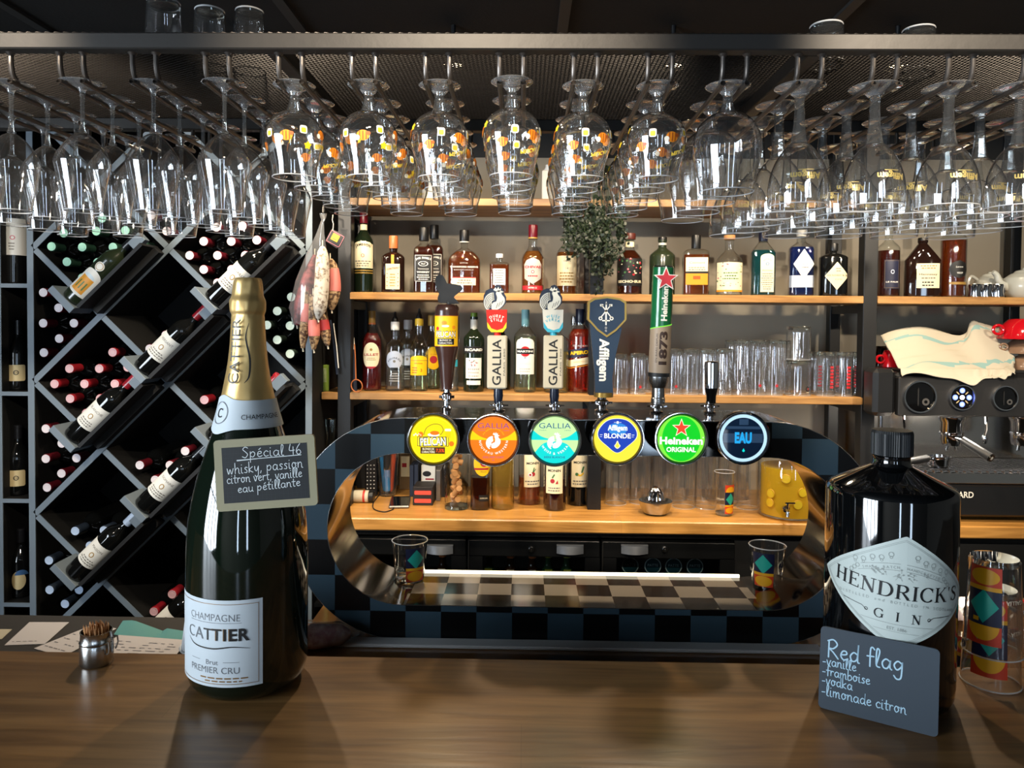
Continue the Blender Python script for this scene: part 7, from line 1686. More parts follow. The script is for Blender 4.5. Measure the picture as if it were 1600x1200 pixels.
# boxes and booklets
def wbox(name, label, cat, px0, px1, py0, py1, Y, d, m, art=None, bev=.001, grp=None):
    x0, x1 = on(px0, Y, ZW).x, on(px1, Y, ZW).x; z1 = zat((px0 + px1) / 2, py0, Y); z0 = ZW + .0006 if py1 is None else zat((px0 + px1) / 2, py1, Y)
    t = thing(name, label, cat, ((x0 + x1) / 2, Y + d / 2, z0), 0, grp); w, h = x1 - x0, z1 - z0
    b = MB(); b.box((0, 0, h / 2), (w, d, h), m, bev=bev); bd = b.build('box_body', t)
    if art: a = Art(); art(a, w, h); b = MB(); a.to(b, flat((0, -d / 2 - .0003, 0)), .0002); b.build('print', t)
    return t
wbox('card_box', 'black box with two red handled trays near the crystal jug', 'box', 645, 676, 761, None, 2.63, .10, 'box_black', lambda a, w, h: [a.rrect(-w * .42, h * f, w * .42, h * (f + .22), .003, 'clip_red', 1) for f in (.14, .58)])
wbox('tin', 'white patterned tin behind the red handled box', 'tin', 658, 680, 727, None, 2.78, .06, 'paper_white', lambda a, w, h: (a.rect(-w * .5, h * .38, w * .5, h * .46, 'box_black', 1), a.disc(-w * .1, h * .72, w * .3, 'box_black', 1, ry=h * .09), a.rect(-w * .2, h * .52, w * .4, h * .57, 'ink_red', 1), a.rect(-w * .5, 0, w * .5, h * .1, 'phone_metal', 1)))
wbox('box_file', 'slim grey case standing beside the white tin', 'case', 681, 688, 735, None, 2.70, .12, 'phone_metal')
for k, (p0_, p1_, top, m, lab) in enumerate(((640, 646, 727, 'book_blue', 'navy booklet, left one of the row behind the black box'), (647, 653, 726, 'book_blue', 'navy booklet, right one of the row behind the black box'), (690, 698, 730, 'box_black', 'black booklet standing left of the crystal jug'))):
    wbox('booklet', lab, 'book', p0_, p1_, top, None, 2.76, .10, m, grp='booklets on the worktop')
wbox('tin', 'tan and cream box behind the pen glass', 'box', 624, 640, 712, None, 2.88, .05, 'book_tan', lambda a, w, h: (a.rect(-w * .35, h * .38, w * .48, h * .98, 'label_cream', 1), a.rect(-w * .25, h * .66, w * .2, h * .78, 'ink_red', 2)))
wbox('picture_card', 'pale printed card behind the pens', 'card', 585, 600, 728, None, 2.91, .02, 'paper_white', lambda a, w, h: (a.rect(-w / 2, 0, w / 2, h * .3, 'box_black', 1), a.disc(w * .1, h * .6, w * .25, 'book_blue', 1), a.rect(-w / 2, h * .32, w / 2, h * .36, 'book_blue', 1)))
# crystal jug
YJ2 = 2.60; q = on(713, YJ2, ZW); s = YJ2 / F; cj = thing('crystal_jug', 'cut crystal jug with corks inside on the worktop', 'jug', (q.x, YJ2, ZW + .0006))
hj = zat(713, 694, YJ2) - ZW
def facet(a, r, z): return r * (1 + .035 * math.cos(10 * a + 90 * z) + .02 * math.cos(10 * a - 90 * z))
b = MB(); b.lathe([(18 * s, .002)] + [(17.5 * s + 2.2 * s * k / 16, .004 + (hj - .004) * k / 16) for k in range(17)], 'bottle_glass', 60, rad=facet, caps=False, ) ; b.build('glass_body', cj)
b = MB(); b.lathe([(0, 0), (18 * s, 0), (18 * s, .012), (0, .013)], 'thick_glass', 40); b.build('thick_base', cj)
rr = random.Random(4); ck = None
for k in range(16):
    z = ZW + .028 + .0125 * k; t = rr.uniform(0, 6.28); r = rr.uniform(.002, .016)
    if ck is None: ck = bpy.data.objects.new('wine_cork', MB().lathe([(0, -.018), (.0105, -.018), (.011, 0), (.0105, .018), (0, .018)], 'cork', 14).mesh('wine_cork')); COL.objects.link(ck); o = ck
    else: o = ck.copy(); COL.objects.link(o)
    o.location = (q.x + r * math.cos(t), YJ2 + r * math.sin(t), z); o.rotation_euler = (rr.uniform(0, 3), rr.uniform(0, 3), rr.uniform(0, 3)); tag(o, 'wine cork among others inside the crystal jug', 'cork', 'corks in the crystal jug')

# ------------------------------------------------------------------ fridge contents
mat('bottle_amber', '2a1508', .1, coat=.4); mat('neck_yellow', '8a8a2a', .4); mat('fridge_green', '16301c', .1, coat=.4); mat('fridge_teal', '123038', .1, coat=.4); mat('ring_white', '8fa3a3', .5)
zsh = .666; fb = {}
def fridge_bottle(px, label, kind):
    Y = 2.575; hgt = zat(px, 866, Y) - zsh
    if kind not in fb:
        t = thing('beer_bottle', '-', 'bottle'); g_, c_ = {'y': ('fridge_green', 'neck_yellow'), 'a': ('bottle_amber', 'cap_copper'), 'r': ('fridge_teal', 'neck_yellow')}[kind]
        b = MB(); b.lathe([(r * .030, z * hgt) for r, z in bprof(.50, .78, .40, 1.2)] + [(.011, hgt * .97)], g_, 24); b.build('glass_body', t); b = MB(); b.lathe([(.0135, hgt * .955), (.0135, hgt), (0, hgt)], c_, 20); b.build('cap', t)
        a = Art()
        if kind == 'r': a.disc(0, hgt * .80, .028, 'fridge_teal', 0, n=28); a.ring(0, hgt * .80, .026, .029, 'ring_white', 1, n=32); a.text('PATTE', 0, hgt * .82, .009, 'ring_white', 1, w=.036)
        else: a.rect(-.013, hgt * .66, .013, hgt * .72, 'neck_yellow' if kind == 'y' else 'label_cream', 0)
        b = MB(); a.to(b, flat((0, -.031, 0)), .0003); b.build('label', t); fb[kind] = t; o = t
    else: o = dup(fb[kind], (0, 0, 0))
    o.location = (on(px, Y, .85).x, Y, zsh + .0006); tag(o, label, 'bottle', 'bottles in the fridge')
for k, (px, kd) in enumerate(((655, 'a'), (692, 'a'), (764, 'y'), (798, 'a'), (832, 'a'), (857, 'y'), (886, 'y'))): fridge_bottle(px, 'dim bottle behind fridge glass, %s from the left' % ORD[k], kd)
for k, px in enumerate((983, 1018, 1050, 1083)): fridge_bottle(px, 'bottle with round ring label in the right fridge door, %s from the left' % ORD[k], 'r')

# ------------------------------------------------------------------ espresso machine
YE0 = 2.49; sE = YE0 / F
def ep(px, py, y=YE0): return at(px, py, y)
em = thing('espresso_machine', 'large black and chrome espresso machine on the right of the worktop', 'espresso machine', (ep(1545, 800).x, 2.70, ZW + .0006))
ex0, ex1 = 1.258, 1.90
mat('machine_black', '17181a', .35, coat=.2); mat('machine_satin', '1f1f20', .5); mat('gauge_black', '050506', .06, coat=.8); mat('led_blue', '6f86ff', .4, emit=1.6); mat('led_white', 'dfe4ff', .4, emit=2.0); mat('steel_bright', 'c9c6c2', .16, metal=1.0)
zp0, zp1 = zat(1500, 651, YE0), zat(1500, 590, YE0); ztp = zat(1480, 588, YE0); zl0, zl1 = zat(1500, 809, YE0), zat(1500, 757, YE0)
b = MB(); b.box(((ex0 + ex1) / 2, YE0 + .015, (zp0 + zp1) / 2), (ex1 - ex0, .03, zp1 - zp0), 'machine_satin', bev=.004); rel(b, 'control_panel', em)
b = MB(); b.box(((ex0 + ex1) / 2, 2.71, (zp0 + ztp) / 2 + .01), (ex1 - ex0, .40, ztp - zp0 - .0), 'machine_black', bev=.012); rel(b, 'upper_body', em)
b = MB(); b.box(((ex0 + ex1) / 2 + .02, 2.72, ztp + .014), (ex1 - ex0 - .04, .38, .012), 'machine_satin', bev=.004); rel(b, 'cup_tray', em)
b = MB(); x = ep(1385, 620).x; b.box((x - .002, YE0 + .048, (zp0 + zp1) / 2 + .012), (.075, .09, zp1 - zp0 + .03), 'machine_black', bev=.014); rel(b, 'side_arm', em)
b = MB(); b.box(((ex0 + ex1) / 2, 2.79, (zl1 + zp0) / 2), (ex1 - ex0 - .05, .02, zp0 - zl1 + .02), 'steel_bright'); rel(b, 'back_splash', em)
b = MB(); b.box(((ex0 + ex1) / 2, 2.70, (zl0 + zl1) / 2), (ex1 - ex0, .40, zl1 - zl0), 'machine_black', bev=.008); lp_ = rel(b, 'lower_body', em)
b = MB(); Art().text('RICHARD', 0, 0, .0200, 'paper_white', 1, al='R', bold=.02, wmax=.108).to(b, flat(tuple(ep(1521, 773) + Vector((0, -.004 + .0 , 0)) + Vector((0, 0.003 - .0, 0)))), .0002); rel(b, 'lettering', em, lp_)
for xx in (ex0 + .05, ex1 - .05):
    for y in (2.56, 2.84): b = MB(); b.cyl((xx, y, ZW + .0006), (xx, y, zl0 + .004), .018, 'machine_black', 16); rel(b, 'foot', em)
# drip tray with grid
zt_ = zat(1500, 738, YE0); b = MB(); b.box(((ex0 + ex1) / 2 + .02, 2.63, (zl1 + zt_) / 2), (ex1 - ex0 - .06, .27, zt_ - zl1 - .004), 'steel_bright', bev=.002)
for k in range(22): b.box((ex0 + .05 + k * (ex1 - ex0 - .1) / 21, 2.62, zt_), (.004, .26, .006), 'chrome')
for k in range(9): b.box(((ex0 + ex1) / 2 + .02, 2.50 + k * .03, zt_ + .002), (ex1 - ex0 - .06, .004, .004), 'chrome')
rel(b, 'drip_tray', em)
b = MB(); b.cyl((ep(1387, 650).x, YE0 + .05, zl1), (ep(1387, 650).x, YE0 + .05, zp0 + .01), .008, 'chrome', 14); rel(b, 'front_post', em)
def gauge(px, py, r, kind):
    c = ep(px, py, YE0 - .004); R = r * sE; b = MB(); b.lathe([(R * .82, .001), (R * .88, -.006), (R * .97, -.006), (R, .001), (R, .010)], 'chrome', 40, c, axis=(0, 1, 0), caps=False); g_ = rel(b, 'gauge', em)
    b = MB(); b.lathe([(0, -.001), (R * .86, 0)], 'gauge_black', 36, c, axis=(0, 1, 0), caps=False)
    a = Art()
    if kind == 'led':
        a.disc(0, 0, R * .18, 'led_white', 1, n=16)
        for k in range(4):
            t = k * PI / 2; a.disc(R * .52 * math.cos(t), R * .52 * math.sin(t), R * .2, 'led_blue', 1, n=16); a.disc(R * .52 * math.cos(t), R * .52 * math.sin(t), R * .09, 'led_white', 2, n=10); t += PI / 4; a.stroke([(R * .35 * math.cos(t), R * .35 * math.sin(t)), (R * .58 * math.cos(t), R * .58 * math.sin(t))], R * .08, 'label_sand', 1)
    else: a.stroke([(-R * .1, -R * .5), (-R * .1, R * .5)], R * .08, 'machine_satin', 1); a.ring(R * .35, -R * .3, R * .1, R * .22, 'phone_metal', 1, n=18)
    a.to(b, flat(tuple(c + Vector((0, -.0018, 0)))), .0003); rel(b, 'dial', em, g_)
gauge(1437, 620, 26, 'k'); gauge(1503, 621, 20.5, 'led'); gauge(1570, 622, 20, 'k')
# group heads, portafilters, wands
def group_head(px, handle):
    c = ep(px, 655, 2.60); b = MB(); b.lathe([(.034, -.055), (.036, -.05), (.036, -.01), (.042, 0), (.042, .01)], 'chrome', 32, c); gh = rel(b, 'group_head', em)
    if handle:
        b = MB(); z = c.z - .060; b.lathe([(.032, -.030), (.036, -.012), (.036, .006), (.039, .008), (.039, .014)], 'chrome', 32, (c.x, 2.60, z)); b.cyl((c.x, 2.57, z - .002), (c.x + .012, 2.545, z - .006), .009, 'chrome', 12)
        for q in (-1, 1): b.tube([(c.x, 2.6, z - .028), (c.x + q * .012, 2.6, z - .034), (c.x + q * .015, 2.598, z - .05)], .005, 'chrome', 10)
        pf = rel(b, 'portafilter', em); b = MB(); b.cyl((c.x + .010, 2.55, z - .005), (c.x + .052, 2.462, z - .050), .0125, 'plastic_black', 16, .0155); d_ = Vector((.042, -.088, -.045)).normalized(); e_ = Vector((c.x + .052, 2.462, z - .050)); b.cyl(e_, e_ + d_ * .004, .0135, 'gauge_black', 16); b.cyl(e_ + d_ * .004, e_ + d_ * .0046, .006, 'label_silver', 12); rel(b, 'handle', em, pf, label='black portafilter handle')
group_head(1487, True); group_head(1598, True)
b = MB(); x = ep(1553, 690).x; b.tube([(x + .015, 2.56, zp0), (x + .010, 2.545, zp0 - .05), (x, 2.54, zp0 - .075)], .005, 'chrome', 10); b.lathe([(.006, 0), (.009, .012), (.009, .024), (.006, .03)], 'chrome', 16, (x, 2.54, zp0 - .098)); rel(b, 'water_spout', em)
b = MB(); x = ep(1432, 690).x; b.tube([(x, 2.58, zp0), (x - .01, 2.55, zp0 - .05), (x - .012, 2.53, zp0 - .13), (x - .01, 2.528, zp0 - .15)], .0045, 'chrome', 10); rel(b, 'steam_wand', em)
mat('lamp_led', 'fff2dc', .5, emit=6)
for px in (1436, 1531):
    c = ep(px, 653, 2.56); b = MB(); b.box((c.x, 2.56, zp0 - .002), (.05, .02, .004), 'lamp_led'); rel(b, 'work_light', em, label='lit strip under the control panel')
    area_light('machine_work_light', (c.x, 2.57, zp0 - .006), (c.x, 2.62, zl1), .08, .03, 2.2, (1.0, .9, .76))
# loose portafilter on the tray
q = ep(1472, 726, 2.53); pf = thing('portafilter', 'chrome portafilter with black handle resting on the drip tray', 'portafilter', (q.x, 2.55, zt_ + .006), .35)
b = MB(); b.lathe([(.026, 0), (.033, .006), (.035, .030), (.038, .032), (.038, .038), (.034, .038), (.030, .012), (0, .010)], 'chrome', 32); b.tube([(-.030, 0, .028), (-.055, 0, .032)], .008, 'chrome', 12); b.build('basket', pf); b = MB(); b.cyl((-.053, 0, .032), (-.16, 0, .020), .0125, 'plastic_black', 16, .015); b.build('handle', pf)

# ------------------------------------------------------------------ towel, cups and pot on the machine
mat('towel_cloth', 'b3ac9b', .9, bump=.25, bscale=500); mat('towel_stripe', '7f9f9c', .9); mat('cup_red', 'b0101c', .12, coat=.6); mat('cup_tan', '7d6350', .2, coat=.4)
ztt = ztp + .020
ctl = [[(1377, 527, 2.670), (1432, 513, 2.670), (1478, 522, 2.670), (1505, 520, 2.670), (1522, 503, 2.670), (1556, 513, 2.670), (1602, 520, 2.670)],
       [(1385, 541, 2.630), (1436, 531, 2.630), (1478, 535, 2.630), (1504, 538, 2.630), (1526, 523, 2.630), (1562, 530, 2.630), (1596, 535, 2.630)],
       [(1396, 560, 2.580), (1438, 551, 2.580), (1480, 553, 2.580), (1512, 556, 2.580), (1540, 548, 2.580), (1568, 552, 2.580), (1588, 556, 2.580)],
       [(1404, 577, 2.525), (1440, 572, 2.525), (1482, 573, 2.525), (1516, 576, 2.525), (1546, 577, 2.525), (1570, 575, 2.525), (1586, 577, 2.525)],
       [(1411, 592, 2.476), (1446, 585, 2.476), (1484, 592, 2.476), (1518, 597, 2.476), (1549, 593, 2.476), (1574, 592, 2.476), (1585, 584, 2.476)]]
ctl = [[at(*p) for p in r] for r in ctl]
rows_ = [catmull(r, 8) for r in ctl]; cols_ = [catmull([r[i] for r in rows_], 9) for i in range(len(rows_[0]))]
NU, NV = len(cols_), len(cols_[0])
def tw_pt(i, j):
    p = cols_[i][j].copy(); u, v = i / (NU - 1), j / (NV - 1)
    w = .0055 * math.sin(9 * u + 7 * v) + .004 * math.sin(21 * u - 13 * v + 1) + .003 * math.sin(34 * v + 11 * u * u * 3); p.z += w; p.y += w * .8
    if p.y > 2.50: p.z = max(p.z, ztt + .002)
    return p
tp2 = [[tw_pt(i, j) for i in range(NU)] for j in range(NV)]; b = MB(); vs_ = [p for r in tp2 for p in r]
def smat(i, j):
    v = j / (NV - 1); u = i / (NU - 1); return 'towel_stripe' if abs(v - (.16 + .05 * math.sin(5 * u))) < .022 or abs(v - (.66 + .06 * math.sin(4 * u + 1))) < .025 else 'towel_cloth'
for j in range(NV - 1):
    for i in range(NU - 1): b.f.append((j * NU + i, (j + 1) * NU + i, (j + 1) * NU + i + 1, j * NU + i + 1)); b.mi.append(b.idx(smat(i, j)))
b.v = [tuple(p) for p in vs_]; o = b.build('tea_towel', smooth=80); md = o.modifiers.new('thickness', 'SOLIDIFY'); md.thickness = .0025; md.offset = 1; tag(o, 'crumpled cream tea towel with teal stripes on the espresso machine', 'towel')
def cup(name, label, px, base_y, w, hpx, Y, m, flip, cat='cup', zb=None):
    R = w / 2 * Y / F; z0 = ztt + .0006 if zb is None else zb; h = hpx * Y / F; q = on(px, Y, z0); t = thing(name, label, cat, (q.x, Y, z0), 0)
    pf_ = [(0, .0), (R * .55, 0), (R * .62, h * .04), (R * .85, h * .35), (R * .98, h * .8), (R, h), (R * .95, h), (R * .9, h * .7), (R * .5, h * .1), (0, h * .08)]
    if flip: pf_ = [(r, h - z) for r, z in pf_]
    b = MB(); b.lathe(pf_, m, 40); b.build('bowl', t)
    b = MB(); b.torus((-R * 1.15, -.01, h * .45), h * .22, h * .075, m, 24, 8, axis=(0.3, 1, 0)); b.build('handle', t); return t, z0 + h
_, zc = cup('coffee_cup', 'brown tan cup, lower one of the pair at the right end of the machine', 1610, 590, 78, 24, 2.60, 'cup_tan', True)
_, zc = cup('coffee_cup', 'brown tan cup stacked between the tan cup and the red cup', 1610, 575, 76, 22, 2.60, 'cup_tan', True, zb=zc + .0006)
cup('coffee_cup', 'glossy red cup upturned on the tan cups at the right end', 1606, 553, 84, 31, 2.60, 'cup_red', True, zb=zc + .0006)
cup('coffee_cup', 'small red cup peeping out under the left edge of the towel', 1391, 573, 30, 26, 2.66, 'cup_red', True)
cup('coffee_cup', 'dark glass cup behind the small red cup beside the post', 1376, 560, 26, 30, 2.76, 'gauge_black', True)
pm = thing('moka_jug', 'black handled jug behind the tea towel', 'jug', (*on(1488, 2.86, ztt).xy, ztt + .0006))
b = MB(); b.lathe([(0, 0), (.07, 0), (.075, .01), (.07, .075), (.06, .085), (0, .086)], 'plastic_black', 32); b.build('body', pm)
b = MB(); b.tube([(-.052, 0, .080), (-.030, 0, .115), (-.012, 0, .122), (.030, 0, .120), (.055, 0, .100), (.058, 0, .080)], .008, 'plastic_black', 10); b.build('handle', pm)

# ------------------------------------------------------------------ teapots and cream jugs on the right shelf
mat('porcelain', 'b9bab0', .25, coat=.4)
def teapot(px, wpx, hpx, Y, label, spout=1):
    q = on(px, Y, ZRB); s = Y / F; R = wpx / 2 * s; h = hpx * s; t = thing('teapot', label, 'teapot', (q.x, Y, ZRB + .0006), 0, 'white teapots on the shelf')
    b = MB(); b.lathe([(0, .001), (R * .7, 0), (R * .9, h * .15), (R, h * .42), (R * .9, h * .66), (R * .62, h * .80), (R * .5, h * .83)], 'porcelain', 40); b.build('body', t)
    b = MB(); b.lathe([(R * .52, h * .82), (R * .4, h * .90), (R * .12, h * .94), (R * .10, h * .96), (R * .15, h * .99), (0, h)], 'porcelain', 28); b.build('lid', t)
    for sgn, nm in ((1, 'spout'), (-1, 'handle')):
        b = MB(); k = sgn * spout
        if nm == 'spout': b.tube([tuple(p) for p in catmull([Vector((k * R * .85, 0, h * .35)), Vector((k * R * 1.25, 0, h * .5)), Vector((k * R * 1.42, 0, h * .75)), Vector((k * R * 1.62, 0, h * .86))], 5)], [.016 - .008 * i / 15 for i in range(16)], 'porcelain', 12)
        else: b.tube([tuple(p) for p in catmull([Vector((k * R * .8, 0, h * .68)), Vector((k * R * 1.25, 0, h * .82)), Vector((k * R * 1.45, 0, h * .55)), Vector((k * R * 1.2, 0, h * .25)), Vector((k * R * .9, 0, h * .2))], 5)], .006, 'porcelain', 10)
        b.build(nm, t)
    b = MB(); a = Art(); a.poly([(-.006, h * .48), (.0, h * .48), (.004, h * .56), (-.002, h * .53)], 'ink', 1); a.text('Comptoir', 0, h * .38, .006, 'ink_grey', 1); a.to(b, wrap(R * .99, .0012), .0002, cut=.006); b.build('print', t)
teapot(1546, 46, 42, 2.78, 'white teapot behind the steel cream jugs', 1); teapot(1600, 60, 47, 2.70, 'white teapot at the right end of the shelf', -1)
cj0 = None
for k, px in enumerate((1523, 1540, 1558)):
    if cj0 is None:
        cj0 = thing('cream_jug', '-', 'jug'); b = MB(); b.lathe([(0, .001), (.021, 0), (.022, .004), (.019, .022), (.0215, .042), (.020, .047), (.019, .044), (.017, .022), (0, .006)], 'chrome', 32); b.build('body', cj0); b = MB(); b.tube([(.020, .004, .038), (.028, .006, .036), (.028, .006, .018), (.019, .004, .012)], .0022, 'chrome', 8); b.build('handle', cj0); o = cj0
    else: o = dup(cj0, (0, 0, 0))
    o.location = (*on(px, 2.655, ZRB).xy, ZRB + .0006); tag(o, 'small steel cream jug, %s of three before the teapot' % ('left one', 'middle one', 'right one')[k], 'jug', 'steel cream jugs')

# ------------------------------------------------------------------ top shelf: plant, paper roll, white jug
mat('leaf_dark', '0f1c0d', .5, vary=.35, vscale=60); mat('stem_green', '2c3a20', .6); mat('pot_dark', '2b2926', .6)
q = on(918, 2.70, ZTOP); pt = thing('trailing_plant', 'potted trailing ivy hanging from the top shelf over the post', 'plant', (q.x, 2.70, ZTOP + .0006))
b = MB(); b.lathe([(0, 0), (.045, 0), (.06, .09), (.064, .092), (.06, .095), (.054, .08), (0, .078)], 'pot_dark', 28); b.build('pot', pt)
rr = random.Random(17); vb = MB(); lb = MB()
for k in range(36):
    sx = rr.uniform(-.095, .125); y0_ = rr.uniform(-.112, -.15); L = rr.uniform(.10, .20) + max(0, .15 - 2.2 * abs(sx - .04)) * rr.uniform(.3, 1.0)
    pts = [(sx * .3, -.03, .085), (sx * .6, -.075, .115), (sx * .85, y0_, .06), (sx, y0_ - .004, -.03)]
    zz = -.03
    while zz > -L: zz -= .03; pts.append((sx + rr.uniform(-.014, .014), y0_ - .004 + rr.uniform(-.016, .008), zz))
    pts = [tuple(p) for p in catmull(pts, 3)]; vb.tube(pts, .0009, 'stem_green', 5)
    for i in range(2, len(pts)):
        for _ in range(2):
            c = Vector(pts[i]) + Vector((rr.uniform(-.012, .012), rr.uniform(-.012, .004), rr.uniform(-.006, .006))); s_ = rr.uniform(.0045, .0085); q_ = Matrix.Rotation(rr.uniform(0, 6.3), 3, 'Y') @ Matrix.Rotation(rr.uniform(-.9, .9), 3, 'X') @ Matrix.Rotation(rr.uniform(-.8, .8), 3, 'Z')
            lf = [(0, 0, -1), (.75, .12, -.25), (.6, .1, .35), (0, 0, .95), (-.6, .1, .35), (-.75, .12, -.25)]; lb.add([c + q_ @ (Vector(p) * s_) for p in lf], [(0, 1, 2, 3), (0, 3, 4, 5)], 'leaf_dark')
vb.build('stems', pt); f_ = lb.build('foliage', pt)
q = on(680, 2.72, ZTOP); b = MB(); b.lathe([(.016, 0), (.048, 0), (.048, .10), (.016, .10), (.016, 0)], 'paper_white', 36, caps=False); o = b.build('paper_roll', loc=(q.x, 2.72, ZTOP + .0006)); tag(o, 'white paper roll on the top shelf behind the goblets', 'paper roll')
q = on(857, 2.72, ZTOP); t = thing('milk_jug', 'pale carton like jug on the top shelf near the plant', 'jug', (q.x, 2.72, ZTOP + .0006)); b = MB(); b.box((0, 0, .06), (.05, .05, .12), 'paper_white', bev=.004); b.build('body', t); b = MB(); b.lathe([(.02, .12), (.012, .135), (.012, .142), (0, .142)], 'cap_white', 16); b.build('cap', t)

# ------------------------------------------------------------------ sausages hanging at the left post, side shelf
def speckle(name, c1, c2, sc, lo, hi, rough=.75):
    m = mat(name, c1, rough, bump=.6, bscale=sc); nt = m.node_tree; b = nt.nodes['Principled BSDF']; tc = nt.nodes.new('ShaderNodeTexCoord'); n = nt.nodes.new('ShaderNodeTexNoise'); n.inputs['Scale'].default_value = sc; n.inputs['Detail'].default_value = 5
    r = nt.nodes.new('ShaderNodeValToRGB'); r.color_ramp.elements[0].position = lo; r.color_ramp.elements[1].position = hi; r.color_ramp.elements[0].color = (*lin(c1), 1); r.color_ramp.elements[1].color = (*lin(c2), 1)
    nt.links.new(tc.outputs['Object'], n.inputs['Vector']); nt.links.new(n.outputs['Fac'], r.inputs[0]); nt.links.new(r.outputs[0], b.inputs['Base Color'])
speckle('salami_dark', '4a1a1e', '93484a', 45, .40, .62, .4); speckle('salami_white', '77685a', 'c4bcae', 70, .36, .50); speckle('salami_spot', '4e3626', 'b3946c', 95, .42, .56); mat('salami_red', 'b03a3c', .5); mat('tag_pink', 'c9746c', .5); mat('net_thread', 'cfc6ae', .8)
thin_glass('plastic_film', (.93, .94, .95), 1.6, .12, haze=.06)
YSA = 2.545
def sausage(label, pts, rs, m, band=None, grp='sausages hanging by the wine rack', tail=True):
    P_ = [at(p[0], p[1], p[2] - .085) for p in pts]; c = P_[0]; t = thing('cured_sausage', label, 'sausage', tuple(c), 0, grp); L_ = [p - c for p in catmull(P_, 5)]; n_ = len(L_)
    R_ = catmull([(r, 0, 0) for r in rs], 5); rad = [max(.002, v.x) * YSA / F for v in R_]
    b = MB(); b.tube([tuple(p) for p in L_], rad, m, 18); b.build('casing', t)
    if band:
        i0, i1 = int(band[1] * n_), int(band[2] * n_); b = MB(); b.tube([tuple(p) for p in L_[i0:i1]], [r * 1.04 for r in rad[i0:i1]], band[0], 18, caps=False); b.build('paper_band', t)
    b = MB(); e = L_[0]; b.tube([tuple(e), tuple(e + Vector((0, 0, .02)))], .002, 'net_thread', 6)
    if tail: e = L_[-1]; b.tube([tuple(e), tuple(e + Vector((.002, 0, -.012)))], .003, 'net_thread', 6)
    b.build('string', t)
    return t
sausage('long dark red ham piece in plastic at the left of the hanging bunch', [(492, 398, 2.56), (484, 425, 2.56), (474, 470, 2.56), (464, 508, 2.56)], [3, 8, 13, 5], 'salami_dark')
sausage('long white floured sausage in the middle of the hanging bunch', [(504, 385, 2.50), (504, 400, 2.50), (503, 440, 2.50), (500, 480, 2.50), (497, 498, 2.50)], [3, 9, 11, 10, 3], 'salami_white')
sausage('short spotted sausage at the right of the hanging bunch, beside the post', [(516, 405, 2.53), (521, 420, 2.53), (523, 450, 2.53), (520, 470, 2.53), (518, 484, 2.53)], [3, 7.5, 9, 8, 3], 'salami_spot', ('tag_pink', .25, .6))
sausage('red banded sausage behind the white one in the hanging bunch', [(512, 420, 2.56), (511, 440, 2.56), (512, 465, 2.56), (513, 475, 2.56)], [4, 8, 8, 3], 'salami_spot', ('salami_red', .12, .6))
sausage('spotted sausage with pink band, leftmost of the lower three', [(477, 455, 2.535), (478, 490, 2.535), (475, 520, 2.535), (473, 544, 2.535)], [5, 7, 7, 3], 'salami_spot', ('tag_pink', .2, .55))
sausage('spotted sausage with pink band, middle of the lower three', [(489, 460, 2.52), (490, 500, 2.52), (491, 525, 2.52), (490, 546, 2.52)], [5, 8, 8, 3], 'salami_spot', ('tag_pink', .35, .72))
sausage('spotted sausage with red band, rightmost of the lower three', [(503, 470, 2.545), (505, 500, 2.545), (509, 525, 2.545), (512, 540, 2.545)], [5, 8, 7.5, 3], 'salami_spot', ('salami_red', .35, .6))
# clear bag round the upper part, hung from a bracket on the post
hx = on(505, 2.56, 1.9)
zhk = zat(505, 340, 2.56); xpst = on(538, YS, 1.7).x
hk = thing('hanging_hook', 'black steel hook arm fixed to the left shelf post', 'hook', (xpst - .024, 2.62, zhk + .02)); b = MB(); b.tube([(0, 0, 0), (-.03, -.03, .004), (on(505, 2.45, zhk).x - (xpst - .024), -.165, .004), (on(505, 2.45, zhk).x - (xpst - .024), -.170, -.018)], .004, 'black_steel', 10); b.build('arm', hk)
bg = thing('plastic_bag', 'clear plastic bag hanging around the sausages', 'bag', tuple(at(505, 345, 2.445)))
c = at(505, 345, 2.445); out = [(504, 345, 2), (500, 365, 6), (494, 400, 17), (488, 440, 25), (482, 480, 27), (474, 506, 15)]
b = MB(); pts = [at(x, y, 2.445) - c for x, y, w in out]; NN = 28; vs_ = []; fs = []
for i, (p, (x, y, w)) in enumerate(zip(pts, out)):
    for k in range(NN):
        a_ = 2 * PI * k / NN; r = w * 2.445 / F * (1 + .10 * math.sin(3 * a_ + i) + .06 * math.sin(7 * a_ + 2 * i)); vs_.append(p + Vector((r * math.cos(a_), r * .75 * math.sin(a_), .003 * math.sin(5 * a_))))
for i in range(len(out) - 1):
    for k in range(NN): fs.append((i * NN + k, i * NN + (k + 1) % NN, (i + 1) * NN + (k + 1) % NN, (i + 1) * NN + k))
b.add(vs_, fs, 'plastic_film'); b.build('film', bg, smooth=80); b = MB(); b.lathe([(.004, 0), (.009, .012), (.012, .026), (.004, .022)], 'plastic_film', 18, (0, 0, -.002)); b.build('knot', bg)
pg_ = at(524, 373, 2.43); t = thing('price_tag', 'black price tag with yellow label tied to the sausages', 'tag', tuple(pg_)); t.rotation_euler = (0, math.radians(28), 0)
b = MB(); b.prism([(-.026, -.022), (.018, -.026), (.026, -.018), (.026, .014), (.012, .026), (-.026, .022)], .003, 'box_black'); b.build('card', t); b = MB(); a = Art(); a.frame(-.024, -.020, .024, .020, .0012, 'flower_pink', 1); a.rect(-.014, -.008, .010, .014, 'label_yellow', 2); a.rect(-.014, .014, .010, .018, 'salami_red', 2); a.rect(-.010, -.004, .006, -.001, 'salami_red', 3); a.to(b, flat((0, -.0003, 0)), .0002); b.build('label', t)
